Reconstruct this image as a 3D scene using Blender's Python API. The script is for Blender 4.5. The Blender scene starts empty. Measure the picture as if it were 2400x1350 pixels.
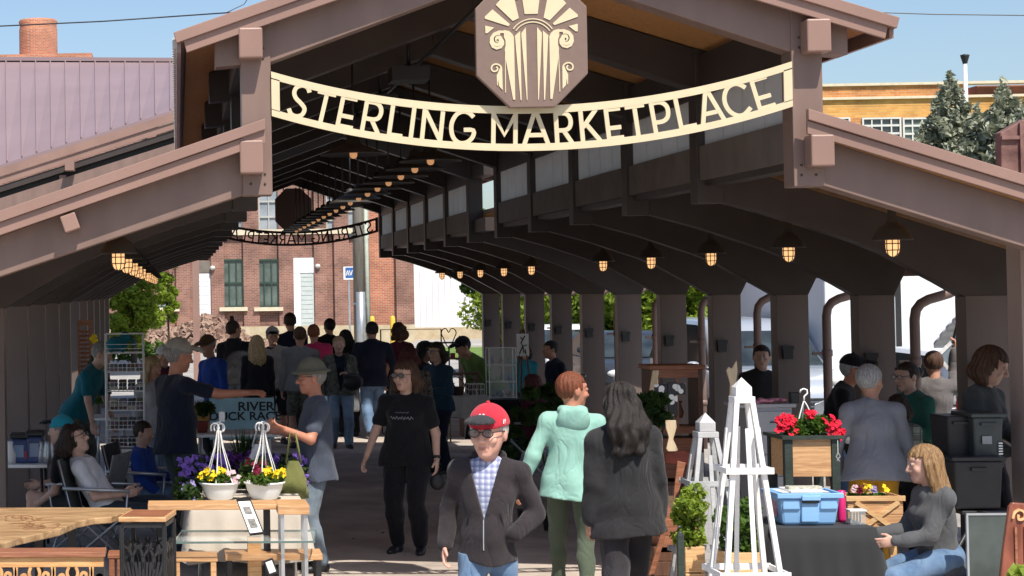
import bpy, math, random
import numpy as np
from mathutils import Vector, Matrix, Euler
R = math.radians
random.seed(7)
scn = bpy.context.scene
C = scn.collection

# ------------------------------------------------------------------ camera
FPX, YAW, PITCH, ROLL = 4424.1, -.0541, .0253, .0132
CX, CY, CZ = -2.4914, -13.3896, 2.3
PPX, PPY = -1025.9, 98.1
cam_d = bpy.data.cameras.new('camera'); cam = bpy.data.objects.new('camera', cam_d); C.objects.link(cam)
scn.camera = cam
cam_d.sensor_width = 36.0; cam_d.lens = FPX / 2400 * 36
cam_d.shift_x = -PPX / 2400; cam_d.shift_y = -PPY / 2400
cam_d.clip_start = .1; cam_d.clip_end = 3000
cam.location = (CX, CY, CZ)
_f = Vector((math.sin(YAW) * math.cos(PITCH), math.cos(YAW) * math.cos(PITCH), math.sin(PITCH)))
_r = Vector((math.cos(YAW), -math.sin(YAW), 0)); _u = _r.cross(_f)
_r2 = _r * math.cos(-ROLL) + _u * math.sin(-ROLL); _u2 = _u * math.cos(-ROLL) - _r * math.sin(-ROLL)
cam.rotation_euler = Matrix((_r2, _u2, -_f)).transposed().to_euler()

# measuring helpers: where a line of sight of the photograph meets a real plane of the place
def ray(px, py):
    uu = (px - 1200 - PPX) / FPX; vv = (675 - py - PPY) / FPX
    return _f + _r2 * uu + _u2 * vv
def atY(px, py, Y):
    r = ray(px, py); t = (Y - CY) / r.y; return Vector((CX, CY, CZ)) + r * t
def atZ(px, py, Z):
    r = ray(px, py); t = (Z - CZ) / r.z; return Vector((CX, CY, CZ)) + r * t
def Yof(s): return FPX / s + CY          # depth whose scale is s pixels per metre
def atS(px, py, s): return atY(px, py, Yof(s))

# ------------------------------------------------------------------ world, sun, exposure
SUN = Vector((.36, -1.0, 1.62)).normalized()
w = bpy.data.worlds.new('World'); scn.world = w; w.use_nodes = True
nt = w.node_tree; bg = nt.nodes['Background']
sky = nt.nodes.new('ShaderNodeTexSky'); sky.sky_type = 'NISHITA'; sky.sun_disc = False
sky.sun_elevation = math.asin(SUN.z); sky.sun_rotation = math.atan2(SUN.x, SUN.y)
sky.air_density = 1.0; sky.dust_density = 1.6; sky.ozone_density = 3.2; sky.altitude = 100
nt.links.new(sky.outputs[0], bg.inputs[0]); bg.inputs[1].default_value = .112
sd = bpy.data.lights.new('sun', 'SUN'); sd.energy = 4.6; sd.angle = R(.53); sd.color = (1, .93, .83)
so = bpy.data.objects.new('sun', sd); C.objects.link(so); so.rotation_euler = SUN.to_track_quat('Z', 'Y').to_euler()
so.location = (0, -10, 30)
scn.view_settings.view_transform = 'Standard'; scn.view_settings.look = 'None'
scn.view_settings.exposure = .48; scn.view_settings.gamma = 1
scn.cycles.max_bounces = 8; scn.cycles.diffuse_bounces = 6; scn.cycles.transparent_max_bounces = 12

# ------------------------------------------------------------------ materials
MATS = {}
def mat(name, col, rough=.7, var=.12, scale=6, bump=.0, bscale=60, metal=0, spec=.4, kind='noise', col2=None, stretch=(1, 1, 1), sheen=0):
    if name in MATS: return MATS[name]
    m = bpy.data.materials.new(name); m.use_nodes = True; MATS[name] = m
    n = m.node_tree.nodes; l = m.node_tree.links; b = n['Principled BSDF']
    b.inputs['Roughness'].default_value = rough; b.inputs['Metallic'].default_value = metal
    b.inputs['Specular IOR Level'].default_value = spec
    if sheen: b.inputs['Sheen Weight'].default_value = sheen
    tc = n.new('ShaderNodeTexCoord'); mp = n.new('ShaderNodeMapping'); mp.inputs['Scale'].default_value = stretch
    l.new(tc.outputs['Object'], mp.inputs[0])
    if kind == 'wood':
        t = n.new('ShaderNodeTexNoise'); t.inputs['Scale'].default_value = scale; t.inputs['Detail'].default_value = 7; t.inputs['Distortion'].default_value = .6
    else:
        t = n.new('ShaderNodeTexNoise'); t.inputs['Scale'].default_value = scale; t.inputs['Detail'].default_value = 6
    l.new(mp.outputs[0], t.inputs[0])
    cr = n.new('ShaderNodeValToRGB'); cr.color_ramp.elements[0].position = .32; cr.color_ramp.elements[1].position = .68
    c2 = col2 or tuple(min(1, c * (1 + var)) for c in col)
    c1 = col if col2 else tuple(c * (1 - var) for c in col)
    cr.color_ramp.elements[0].color = (*c1, 1); cr.color_ramp.elements[1].color = (*c2, 1)
    l.new(t.outputs[0], cr.inputs[0]); l.new(cr.outputs[0], b.inputs['Base Color'])
    if bump:
        t2 = n.new('ShaderNodeTexNoise'); t2.inputs['Scale'].default_value = bscale; t2.inputs['Detail'].default_value = 4
        l.new(mp.outputs[0], t2.inputs[0]); bp = n.new('ShaderNodeBump'); bp.inputs['Strength'].default_value = bump; bp.inputs['Distance'].default_value = .02
        l.new(t2.outputs[0], bp.inputs['Height']); l.new(bp.outputs[0], b.inputs['Normal'])
    return m
def brick(name, c1, c2, mortar, bw=.22, bh=.075, axis='XZ', blot=.5):
    m = bpy.data.materials.new(name); m.use_nodes = True; MATS[name] = m
    n = m.node_tree.nodes; l = m.node_tree.links; b = n['Principled BSDF']; b.inputs['Roughness'].default_value = .9
    tc = n.new('ShaderNodeTexCoord'); sp = n.new('ShaderNodeSeparateXYZ'); cb = n.new('ShaderNodeCombineXYZ')
    l.new(tc.outputs['Object'], sp.inputs[0])
    ad = n.new('ShaderNodeMath'); l.new(sp.outputs['X'], ad.inputs[0]); l.new(sp.outputs['Y'], ad.inputs[1])
    l.new(ad.outputs[0], cb.inputs[0]); l.new(sp.outputs['Z'], cb.inputs[1])
    t = n.new('ShaderNodeTexBrick'); l.new(cb.outputs[0], t.inputs[0]); t.inputs['Scale'].default_value = 1
    t.inputs['Brick Width'].default_value = bw; t.inputs['Row Height'].default_value = bh; t.inputs['Mortar Size'].default_value = .009
    t.inputs['Color1'].default_value = (*c1, 1); t.inputs['Color2'].default_value = (*c2, 1); t.inputs['Mortar'].default_value = (*mortar, 1)
    no = n.new('ShaderNodeTexNoise'); no.inputs['Scale'].default_value = .9; no.inputs['Detail'].default_value = 9; l.new(tc.outputs['Object'], no.inputs[0])
    mr = n.new('ShaderNodeMapRange'); mr.inputs[1].default_value = .3; mr.inputs[2].default_value = .7; mr.inputs[3].default_value = 1 - blot; mr.inputs[4].default_value = 1 + blot * .6
    l.new(no.outputs[0], mr.inputs[0]); mx = n.new('ShaderNodeVectorMath'); mx.operation = 'SCALE'
    l.new(t.outputs['Color'], mx.inputs[0]); l.new(mr.outputs[0], mx.inputs['Scale']); l.new(mx.outputs[0], b.inputs['Base Color'])
    bp = n.new('ShaderNodeBump'); bp.inputs['Strength'].default_value = .5; bp.inputs['Distance'].default_value = .01
    l.new(t.outputs['Fac'], bp.inputs['Height']); bp.invert = True; l.new(bp.outputs[0], b.inputs['Normal'])
    return m
def emis(name, col, s):
    m = bpy.data.materials.new(name); m.use_nodes = True; MATS[name] = m; b = m.node_tree.nodes['Principled BSDF']
    b.inputs['Base Color'].default_value = (*col, 1); b.inputs['Emission Color'].default_value = (*col, 1); b.inputs['Emission Strength'].default_value = s
    return m
def glass(name, tint=(.9, .95, .95), alpha=.25, rough=.03):
    m = bpy.data.materials.new(name); m.use_nodes = True; MATS[name] = m; b = m.node_tree.nodes['Principled BSDF']
    b.inputs['Base Color'].default_value = (*tint, 1); b.inputs['Roughness'].default_value = rough; b.inputs['Alpha'].default_value = alpha
    b.inputs['Specular IOR Level'].default_value = .8
    return m
colm = mat('shaded_column_steel', (.135, .102, .090), .45, .16, 1.1, .12, 260, spec=.35, stretch=(4, 4, .6))  # same steel for the columns, part of the roof's shade in its colour
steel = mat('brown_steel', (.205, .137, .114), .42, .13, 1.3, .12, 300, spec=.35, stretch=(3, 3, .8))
steel2 = mat('brown_steel_shaded', (.050, .039, .035), .45, .15, 3, .08, 200, spec=.35)  # same brown steel, darkened in colour for the shade under the roof
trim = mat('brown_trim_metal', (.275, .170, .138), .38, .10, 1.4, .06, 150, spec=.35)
deck = mat('wood_deck', (.34, .155, .055), .65, .0, 9, .2, 40, kind='wood', col2=(.52, .27, .10), stretch=(.15, 9, 9))
cream = mat('cream_paint', (.62, .525, .345), .5, .04, 8)
emb = mat('emblem_brown', (.185, .125, .102), .5, .05, 20)
darkm = mat('dark_metal', (.022, .022, .024), .45, .2, 5)
blackp = mat('black_plastic', (.018, .018, .02), .4, .2, 8)
whitep = mat('white_plastic', (.78, .78, .76), .4, .03, 8)
whitew = mat('white_painted_wood', (.78, .77, .75), .55, .06, 12, .15, 60)
greyw = mat('grey_wood', (.42, .42, .42), .6, .08, 12, .15, 60)  # flat grey for the small obelisk, the stakes and one board
pine = mat('pine_wood', (.52, .30, .13), .5, 0, 5, .15, 50, kind='wood', col2=(.74, .48, .24), stretch=(1, 1, 12))
pineh = mat('pine_wood_long', (.42, .22, .10), .45, 0, 5, .15, 50, kind='wood', col2=(.66, .40, .20), stretch=(1, 12, 12))
redwood = mat('reddish_wood', (.20, .075, .04), .45, 0, 5, .15, 50, kind='wood', col2=(.36, .15, .08), stretch=(1, 12, 12))
oldwood = mat('old_dark_wood', (.07, .032, .02), .5, 0, 5, .15, 50, kind='wood', col2=(.15, .07, .04), stretch=(8, 8, 1))
alu = mat('galvanised_metal', (.5, .52, .54), .35, .1, 6, metal=.7)
glassm = glass('table_glass', (.75, .85, .85), .22)
winglass = mat('window_glass', (.03, .04, .045), .12, .5, 2, spec=.8)

# ------------------------------------------------------------------ mesh builder
class MB:
    def __init__(s): s.v = []; s.f = []; s.m = []; s.mi = 0; s.sm = False; s.fs = []
    def add(s, vs, fs):
        b = len(s.v); s.v += [tuple(x) for x in vs]
        for f in fs: s.f.append([b + i for i in f]); s.m.append(s.mi); s.fs.append(s.sm)
        return s
    def hexa(s, p):  # 4 bottom, 4 top
        return s.add(p, [(3, 2, 1, 0), (4, 5, 6, 7), (0, 1, 5, 4), (1, 2, 6, 5), (2, 3, 7, 6), (3, 0, 4, 7)])
    def box(s, a, b, M=None):
        x0, y0, z0 = a; x1, y1, z1 = b
        p = [Vector(q) for q in ((x0, y0, z0), (x1, y0, z0), (x1, y1, z0), (x0, y1, z0), (x0, y0, z1), (x1, y0, z1), (x1, y1, z1), (x0, y1, z1))]
        if M is not None: p = [M @ q for q in p]
        return s.hexa(p)
    def cbox(s, c, d, M=None):
        return s.box([c[i] - d[i] / 2 for i in range(3)], [c[i] + d[i] / 2 for i in range(3)], M)
    def bar(s, a, b, w, t, up=(0, 0, 1)):  # rectangular bar from a to b
        a = Vector(a); b = Vector(b); z = (b - a).normalized(); u = Vector(up)
        if abs(z.dot(u)) > .95: u = Vector((0, 1, 0))
        x = z.cross(u).normalized() * (w / 2); y = x.cross(z).normalized() * (t / 2)
        return s.hexa([a - x - y, a + x - y, a + x + y, a - x + y, b - x - y, b + x - y, b + x + y, b - x + y])
    def prism(s, poly, d):  # 3D planar polygon extruded by vector d
        n = len(poly); p = [Vector(q) for q in poly]; d = Vector(d)
        nrm = Vector((0, 0, 0))
        for i in range(n): nrm += p[i].cross(p[(i + 1) % n])
        if nrm.dot(d) > 0: p.reverse()
        s.add(p + [q + d for q in p], [tuple(range(n)), tuple(range(2 * n - 1, n - 1, -1))] + [(i, i + n, (i + 1) % n + n, (i + 1) % n) for i in range(n)])
        return s
    def tube(s, pts, r, n=8, cap=True):
        pts = [Vector(p) for p in pts]; rs = r if isinstance(r, (list, tuple)) else [r] * len(pts); vs = []; fs = []; N = len(pts)
        pu = None
        for i, p in enumerate(pts):
            t = ((pts[min(i + 1, N - 1)] - pts[max(i - 1, 0)])).normalized()
            if pu is None: pu = t.orthogonal().normalized()
            u = (pu - t * pu.dot(t)); u = u.normalized() if u.length > 1e-6 else t.orthogonal().normalized(); pu = u; v = t.cross(u)
            for k in range(n):
                a = 2 * math.pi * k / n; vs.append(p + (u * math.cos(a) + v * math.sin(a)) * rs[i])
        for i in range(N - 1):
            for k in range(n): fs.append((i * n + k, i * n + (k + 1) % n, (i + 1) * n + (k + 1) % n, (i + 1) * n + k))
        if cap: fs += [tuple(range(n - 1, -1, -1)), tuple((N - 1) * n + k for k in range(n))]
        o = s.sm; s.sm = n > 5; s.add(vs, fs); s.sm = o; return s
    def lathe(s, prof, c=(0, 0, 0), n=20, sx=1, sy=1):
        c = Vector(c); vs = []; fs = []
        for (r, z) in prof:
            for k in range(n):
                a = 2 * math.pi * k / n; vs.append(c + Vector((r * math.cos(a) * sx, r * math.sin(a) * sy, z)))
        for i in range(len(prof) - 1):
            for k in range(n): fs.append((i * n + k, i * n + (k + 1) % n, (i + 1) * n + (k + 1) % n, (i + 1) * n + k))
        o = s.sm; s.sm = True; s.add(vs, fs); s.sm = o; return s
    def ball(s, c, r, n=10, m=7):
        r = (r, r, r) if not isinstance(r, (tuple, list)) else r; c = Vector(c)
        vs = [c - Vector((0, 0, r[2]))]; fs = []
        for i in range(1, m):
            t = math.pi * i / m
            for k in range(n):
                a = 2 * math.pi * k / n; vs.append(c + Vector((r[0] * math.sin(t) * math.cos(a), r[1] * math.sin(t) * math.sin(a), -r[2] * math.cos(t))))
        vs.append(c + Vector((0, 0, r[2]))); L = len(vs) - 1
        for k in range(n): fs.append((0, 1 + (k + 1) % n, 1 + k))
        for i in range(m - 2):
            for k in range(n): fs.append((1 + i * n + k, 1 + i * n + (k + 1) % n, 1 + (i + 1) * n + (k + 1) % n, 1 + (i + 1) * n + k))
        b = 1 + (m - 2) * n
        for k in range(n): fs.append((b + k, b + (k + 1) % n, L))
        o = s.sm; s.sm = True; s.add(vs, fs); s.sm = o; return s
    def mesh(s, name, mats, off=None):
        me = bpy.data.meshes.new(name); vs = s.v
        if off is not None: vs = [(x - off[0], y - off[1], z - off[2]) for x, y, z in vs]
        me.from_pydata(vs, [], s.f)
        for m in mats: me.materials.append(m)
        me.polygons.foreach_set('material_index', s.m); me.polygons.foreach_set('use_smooth', s.fs); me.update()
        return me
def obj(name, mb, m, parent=None, world=False, bev=0):
    mats = m if isinstance(m, (list, tuple)) else [m]
    me = mb.mesh(name, mats, parent.location if (world and parent is not None) else None)
    o = bpy.data.objects.new(name, me); C.objects.link(o)
    if parent is not None: o.parent = parent
    if bev:
        md = o.modifiers.new('bevel', 'BEVEL'); md.width = bev; md.segments = 2; md.limit_method = 'ANGLE'
    return o
def tag(o, label=None, cat=None, group=None, kind=None):
    if label: o['label'] = label
    if cat: o['category'] = cat
    if group: o['group'] = group
    if kind: o['kind'] = kind
    return o
def thing(name, label, cat, loc=(0, 0, 0), rz=0, group=None):
    o = bpy.data.objects.new(name, None); C.objects.link(o); o.location = loc; o.rotation_euler = (0, 0, rz); o.empty_display_size = .1
    return tag(o, label, cat, group)
def kids(o): return [c for c in bpy.data.objects if c.parent == o]
def dup(root, loc, rz=None, label=None, sc=None):
    r = root.copy(); C.objects.link(r); r.location = loc
    if rz is not None: r.rotation_euler = (0, 0, rz)
    if sc: r.scale = (sc, sc, sc)
    if label: r['label'] = label
    for ch in kids(root):
        c = ch.copy(); C.objects.link(c); c.parent = r
        for g in kids(ch):
            d = g.copy(); C.objects.link(d); d.parent = c
    return r
def struct(name, mb, m, kind='structure'):
    o = obj(name, mb, m); o['kind'] = kind; return o
# ================================================================== GROUND
def ground_mat(name, c1, c2, scale=3, crack=None, bump=.15, rough=.85):
    return mat(name, c1, rough, 0, scale, bump, 90, col2=c2)
asph = ground_mat('asphalt', (.27, .26, .245), (.37, .36, .34), 1.2)
floor_m = ground_mat('brown_paver_floor', (.43, .36, .31), (.60, .52, .45), 1.1, rough=.75)
def joints(m, w_, h_, dark=.72):
    n = m.node_tree.nodes; l = m.node_tree.links; b = n['Principled BSDF']; src = b.inputs['Base Color'].links[0].from_socket
    tc = n.new('ShaderNodeTexCoord'); br = n.new('ShaderNodeTexBrick'); br.offset = 0; l.new(tc.outputs['Object'], br.inputs[0]); br.inputs['Scale'].default_value = 1
    br.inputs['Brick Width'].default_value = w_; br.inputs['Row Height'].default_value = h_; br.inputs['Mortar Size'].default_value = .008
    br.inputs['Color1'].default_value = (1, 1, 1, 1); br.inputs['Color2'].default_value = (.9, .9, .9, 1); br.inputs['Mortar'].default_value = (dark, dark, dark, 1)
    no = n.new('ShaderNodeTexNoise'); no.inputs['Scale'].default_value = .45; no.inputs['Detail'].default_value = 8; no.inputs['Roughness'].default_value = .7; l.new(tc.outputs['Object'], no.inputs[0])
    mr = n.new('ShaderNodeMapRange'); mr.inputs[1].default_value = .35; mr.inputs[2].default_value = .6; mr.inputs[3].default_value = .62; mr.inputs[4].default_value = 1.08; l.new(no.outputs[0], mr.inputs[0])
    m1 = n.new('ShaderNodeVectorMath'); m1.operation = 'MULTIPLY'; l.new(src, m1.inputs[0]); l.new(br.outputs[0], m1.inputs[1])
    m2 = n.new('ShaderNodeVectorMath'); m2.operation = 'SCALE'; l.new(m1.outputs[0], m2.inputs[0]); l.new(mr.outputs[0], m2.inputs['Scale']); l.new(m2.outputs[0], b.inputs['Base Color'])
joints(floor_m, 1.5, 2.444)
conc_m = ground_mat('concrete', (.36, .34, .315), (.50, .475, .445), 1.3)
joints(conc_m, 2.0, 2.444, .6)
g = MB().add([(-900, -60, 0), (900, -60, 0), (900, 1500, 0), (-900, 1500, 0)], [(0, 1, 2, 3)]); struct('ground', g, asph)
g = MB().box((-4.9, -30, -.2), (5.1, 28, .006)); struct('concrete_apron', g, conc_m)
g = MB().box((-2.3, -30, -.1), (3.0, 14.5, .012))
struct('paved_walkway', g, floor_m)
g = MB().box((-2.3, 14.72, -.1), (3.0, 28, .012)); struct('far_paved_walkway', g, floor_m)
g = MB().box((-2.3, 14.5, -.1), (3.0, 14.72, .010)); struct('sun_line_strip', g, mat('pale_sun_line', (.42, .40, .37), .8, .1, 4))  # pale strip paints the line of sun falling through the roof gap
grass_m = mat('grass', (.07, .13, .025), .9, 0, 2, .3, 30, col2=(.16, .26, .05))
g = MB().box((6.5, 42, -.1), (40, 60, .05)); struct('lawn', g, grass_m)
g = MB().box((-14, 60, -.1), (30, 63.5, .12)); struct('pavement', g, conc_m)

# ================================================================== PAVILION
d = 2.444; FY = [0.0] + [2.44 + k * d for k in range(11)]
pav = thing('market_pavilion', 'long brown steel open market pavilion with a raised central roof and lower side roofs', 'pavilion', (0, 0, 0))
S = .33
def zu(x, base): return base - S * abs(x)     # sloping line through peak height base
TOPU = 4.945; LOW0 = 3.494 + S * 1.9          # lower roof plane: z = LOW0 - S|x|
def frame_mesh(front=False):
    t = .20
    b = MB()
    for sg in (-1, 1):
        # upper rafter
        b.prism([(0, 0, 4.56), (0, 0, 4.86), (sg * 2.2, 0, 4.86 - S * 2.2), (sg * 2.2, 0, 4.62 - S * 2.2), (sg * 1.80, 0, 3.925)], (0, t, 0))
        # aisle beam with haunched knee
        xo = 4.45
        if front and sg > 0:
            pts = [(2.0, 3.30), (2.0, 2.99), (3.205, 2.59), (xo, 2.19), (xo, LOW0 - .17 - S * xo)]
        elif front:
            pts = [(2.0, 3.30), (2.0, 2.99), (3.75, 2.43), (4.28, 2.2), (4.6, 2.2), (xo + .15, LOW0 - .17 - S * (xo + .15))]
        else:
            pts = [(1.98, 3.42), (1.98, 3.0), (2.5, 2.85), (3.10, 2.64), (3.32, 2.545), (3.50, 2.44), (3.75, 2.30), (3.95, 2.18), (4.29, 2.18), (4.45, 2.5), (xo, LOW0 - .14 - S * xo)]
            pts[0] = (1.98, LOW0 - .14 - S * 1.98)
        if front: pts[0] = (2.0, LOW0 - .15 - S * 2.0)
        b.prism([(sg * x, .01, z) for x, z in pts], (0, t - .02, 0))
    return b
def post_mesh(sg):
    return MB().box((sg * 1.808 if sg > 0 else -2.018, -.012, 2.98), (2.018 if sg > 0 else -1.808, .212, 4.26))
def col_mesh(sg, x0=3.95, x1=4.29):
    a, c = (x0, x1) if sg > 0 else (-x1, -x0)
    return MB().box((a, .003, 0), (c, .217, 2.19))
def make_frame(name, front, m):
    f = obj(name, frame_mesh(front), m, pav, bev=.006)
    for sg in (-1, 1):
        obj('post', post_mesh(sg), m, f, bev=.006)
        if front:
            x0 = 3.875 if sg > 0 else 4.28; yc = 1.24 if sg > 0 else -.02
            obj('column', MB().box((min(sg * x0, sg * (x0 + .34)), yc, 0), (max(sg * x0, sg * (x0 + .34)), yc + .25, 2.60 if sg > 0 else 2.42)), mat('skylit_column_steel', (.34, .27, .25), .45, .12, 1.1, .12, 260, stretch=(4, 4, .6)) if sg > 0 else m, f, bev=.006)  # right column coloured lighter for the sky light falling on it
        else:
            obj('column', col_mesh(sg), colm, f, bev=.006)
    return f
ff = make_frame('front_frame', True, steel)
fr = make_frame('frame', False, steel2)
# junction box and plate on the right column
for zz, hh in ((1.55, .12),):
    jb = MB().box((4.0, -.045, 1.50), (4.10, .003, 1.64)); jb.box((3.99, -.052, 1.60), (4.11, -.045, 1.645))
    obj('socket_box', jb, darkm, fr)
fr.location = (0, FY[1], 0)
for k in range(2, 12):
    c = fr.copy(); C.objects.link(c); c.parent = pav; c.location = (0, FY[k], 0)
    for g_ in kids(fr):
        q = g_.copy(); C.objects.link(q); q.parent = c
# brackets / purlin blocks on the front posts
bb = [((-2.035, 3.935, -1.868), 4.15), ((-2.04, 3.125, -1.875), 3.36), ((1.87, 3.90, 2.035), 4.13), ((1.88, 3.11, 2.04), 3.33)]
for (x0, z0, x1), z1 in bb:
    obj('purlin_end', MB().box((x0, -.165, z0), (x1, -.0125, z1)), trim, pav, bev=.012)
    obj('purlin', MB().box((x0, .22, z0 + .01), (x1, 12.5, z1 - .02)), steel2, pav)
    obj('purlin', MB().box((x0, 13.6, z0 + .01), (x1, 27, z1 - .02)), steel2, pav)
p = atY(180, 480, -.2); q = atY(222, 512, -.2)
for (a_, b_) in ((-3.24, 2.73),):
    M = Matrix.Translation((a_, 0, LOW0 - .17 - S * abs(a_) - .07)) @ Matrix.Rotation(-.32, 4, 'Y')
    obj('purlin_end', MB().box((-.055, -.16, -.07), (.055, 0, .05), M), trim, pav, bev=.008)
# roofs
def slab(x0, x1, zt, th, y0, y1, sg):
    return MB().prism([(sg * x0, y0, zt - S * x0), (sg * x1, y0, zt - S * x1), (sg * x1, y0, zt - th - S * x1), (sg * x0, y0, zt - th - S * x0)], (0, y1 - y0, 0))
SECT = ((-.12, 12.5), (13.6, 27.25))
for (y0, y1) in SECT:
    for sg in (-1, 1):
        obj('upper_roof', slab(0, 2.44, TOPU - .004, .05, y0, y1, sg), trim, pav)
        obj('upper_ceiling', slab(0, 2.40, TOPU - .056, .02, y0 + .02, y1 - .02, sg), deck, pav)
        obj('side_roof', slab(2.02, 4.80, LOW0 - .004, .05, y0, y1, sg), trim, pav)
        obj('side_ceiling', slab(2.03, 4.75, LOW0 - .056, .02, y0 + .02, y1 - .02, sg), deck, pav)
        # eave fascias
        ex = sg * 2.44
        obj('eave', MB().box((min(ex, ex + sg * .03), y0, TOPU - S * 2.44 - .15), (max(ex, ex + sg * .03), y1, TOPU - S * 2.44 - .01)), trim, pav)
        ex = sg * 4.8
        obj('eave', MB().box((min(ex, ex + sg * .03), y0, LOW0 - S * 4.8 - .17), (max(ex, ex + sg * .03), y1, LOW0 - S * 4.8 - .01)), trim, pav)
# corrugated edge of the upper roof on the left: closely set standing ribs
rb = MB()
for i in range(90):
    y = -.10 + i * .14; rb.box((-2.50, y, 4.02), (-2.472, y + .07, 4.095))
obj('corrugated_edge', rb, mat('pale_edge_metal', (.5, .47, .44), .5, .1), pav)
# rake fascias: an upper lip and a board under it
def rake(y, x0, x1, zt, sg, m=trim):
    lip = MB().prism([(sg * x0, y - .06, zt - S * x0), (sg * x1, y - .06, zt - S * x1), (sg * (x1 - .02), y - .06, zt - .075 - S * x1), (sg * x0, y - .06, zt - .075 - S * x0)], (0, .06, 0))
    obj('fascia_lip', lip, m, pav, bev=.004)
    lo = MB().prism([(sg * (x0), y - .03, zt - .079 - S * x0), (sg * (x1 - .07), y - .03, zt - .079 - S * (x1 - .07)), (sg * (x1 - .09), y - .03, zt - .17 - S * (x1 - .09)), (sg * x0, y - .03, zt - .17 - S * x0)], (0, .03, 0))
    obj('fascia_board', lo, m, pav, bev=.004)
for sg in (-1, 1):
    rake(-.125, 0, 2.49, TOPU, sg); rake(-.125, 1.86, 4.85, LOW0, sg)
# clerestory on both sides
wp = mat('translucent_white_board', (.62, .62, .60), .7, .08, 5, .1, 40)
wallb = mat('grey_brown_board', (.13, .11, .095), .75, .15, 4)
for k in range(0, 11):
    y0, y1 = FY[k] + .21, FY[k + 1] - .01
    if k == 5: continue
    for sg in (-1, 1):
        x = sg * 1.9
        a, b_ = (1.86, 1.90) if sg > 0 else (-1.90, -1.86)
        obj('clerestory_beam', MB().box((a - .02, y0, 3.86), (b_ + .02, y1, 4.2)), steel2, pav)
        obj('clerestory_board', MB().box((a - .03, y0, 3.17), (b_ + .03, y1, 3.45)), wallb, pav)
        wm = MB(); n = 4; L = (y1 - y0 - .1) / n
        for i in range(n): wm.box((a, y0 + .05 + i * L, 3.452), (b_, y0 + .05 + (i + 1) * L - .014, 3.858))
        o = obj('clerestory_panel', wm, wp, pav)
# the panels let daylight through
n = wp.node_tree.nodes; l = wp.node_tree.links
tr = n.new('ShaderNodeBsdfTranslucent'); tr.inputs[0].default_value = (.8, .8, .78, 1); mx = n.new('ShaderNodeMixShader'); mx.inputs[0].default_value = .55
l.new(n['Principled BSDF'].outputs[0], mx.inputs[1]); l.new(tr.outputs[0], mx.inputs[2]); l.new(mx.outputs[0], n['Material Output'].inputs[0])
# downspouts: from the eave bending back to each column and down beside it
def spout(y):
    pts = [(4.98, y - .05, 2.33), (4.93, y - .03, 2.245), (4.84, y, 2.195), (4.74, y, 2.165), (4.65, y, 2.14), (4.575, y, 2.10), (4.53, y, 2.04), (4.515, y, 1.95), (4.515, y, 1.0), (4.515, y, .12)]
    b = MB().tube(pts, .047, 12)
    for z in (1.52, .7): b.tube([(4.515, y, z), (4.515, y, z + .07)], .056, 12)
    b.cbox((4.42, y, 1.55), (.12, .03, .03))
    return b
for k in range(1, 12): obj('downspout', spout(FY[k] + .12), trim if k == 6 else steel, pav)

# dark equipment under the nave ridge
for i, y in enumerate((2.9, 5.2, 7.6)):
    eq = MB(); eq.box((-.62, y, 4.10), (-.30, y + .35, 4.22)); eq.tube([(-.46, y + .15, 4.2), (-.46, y + .15, 4.6)], .015, 6)
    obj('conduit_box', eq, darkm, pav)
obj('conduit', MB().tube([(-.2, .3, 4.42), (-.2, 12.3, 4.42)], .02, 6), darkm, pav)

# ------------------------------------------------------------------ pendant lamps
bulb = emis('lamp_glow', (1.0, .55, .24), 0.8)
def make_lamp(label, group):
    t = thing('pendant_lamp', label, 'lamp', (0, 0, 0), 0, group)
    sh = MB().lathe([(.012, .40), (.03, .38), (.035, .27), (.06, .245), (.10, .22), (.145, .135), (.15, .125), (.14, .13), (.09, .20), (.03, .22)], n=20)
    obj('lamp_shade', sh, mat('lamp_shade_metal', (.05, .045, .04), .5, .2), t)
    obj('stem', MB().tube([(0, 0, .38), (0, 0, .78)], .011, 8), darkm, t)
    obj('bulb', MB().lathe([(.0, 0), (.03, .008), (.046, .04), (.05, .075), (.05, .13), (.0, .14)], n=14), bulb, t)
    cg = MB()
    for a in range(4):
        A = a * math.pi / 4 + .4
        cg.tube([(math.cos(A) * r, math.sin(A) * r, z) for r, z in ((.056, .13), (.056, .06), (.044, .015), (0, -.008), (-.044, .015), (-.056, .06), (-.056, .13))], .004, 5)
    for z in (.05, .10): cg.tube([(.056 * math.cos(i * math.pi / 6), .056 * math.sin(i * math.pi / 6), z) for i in range(13)], .004, 5)
    obj('cage', cg, darkm, t)
    return t
W = ['first', 'second', 'third', 'fourth', 'fifth', 'sixth', 'seventh', 'eighth', 'ninth', 'tenth', 'eleventh']
la0 = make_lamp('lit caged lamp under the right side roof, first and nearest of its row', 'lamps in rows under the roofs')
ly = [1.27 + k * d for k in range(11)]
la0.location = (2.943, ly[0], 2.50)
for k in range(1, 11):
    if k == 5: continue
    dup(la0, (2.943, ly[k], 2.50), 0, 'lit caged lamp under the right side roof, %s of its row from the entrance' % W[k])
for k in range(0, 11):
    if k == 5: continue
    dup(la0, (-2.943, ly[k], 2.48), 0, 'lit caged lamp under the left side roof, %s of its row from the entrance' % W[k])
NW = W + ['twelfth', 'thirteenth', 'fourteenth', 'fifteenth', 'sixteenth', 'seventeenth', 'eighteenth', 'nineteenth', 'twentieth']
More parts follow.
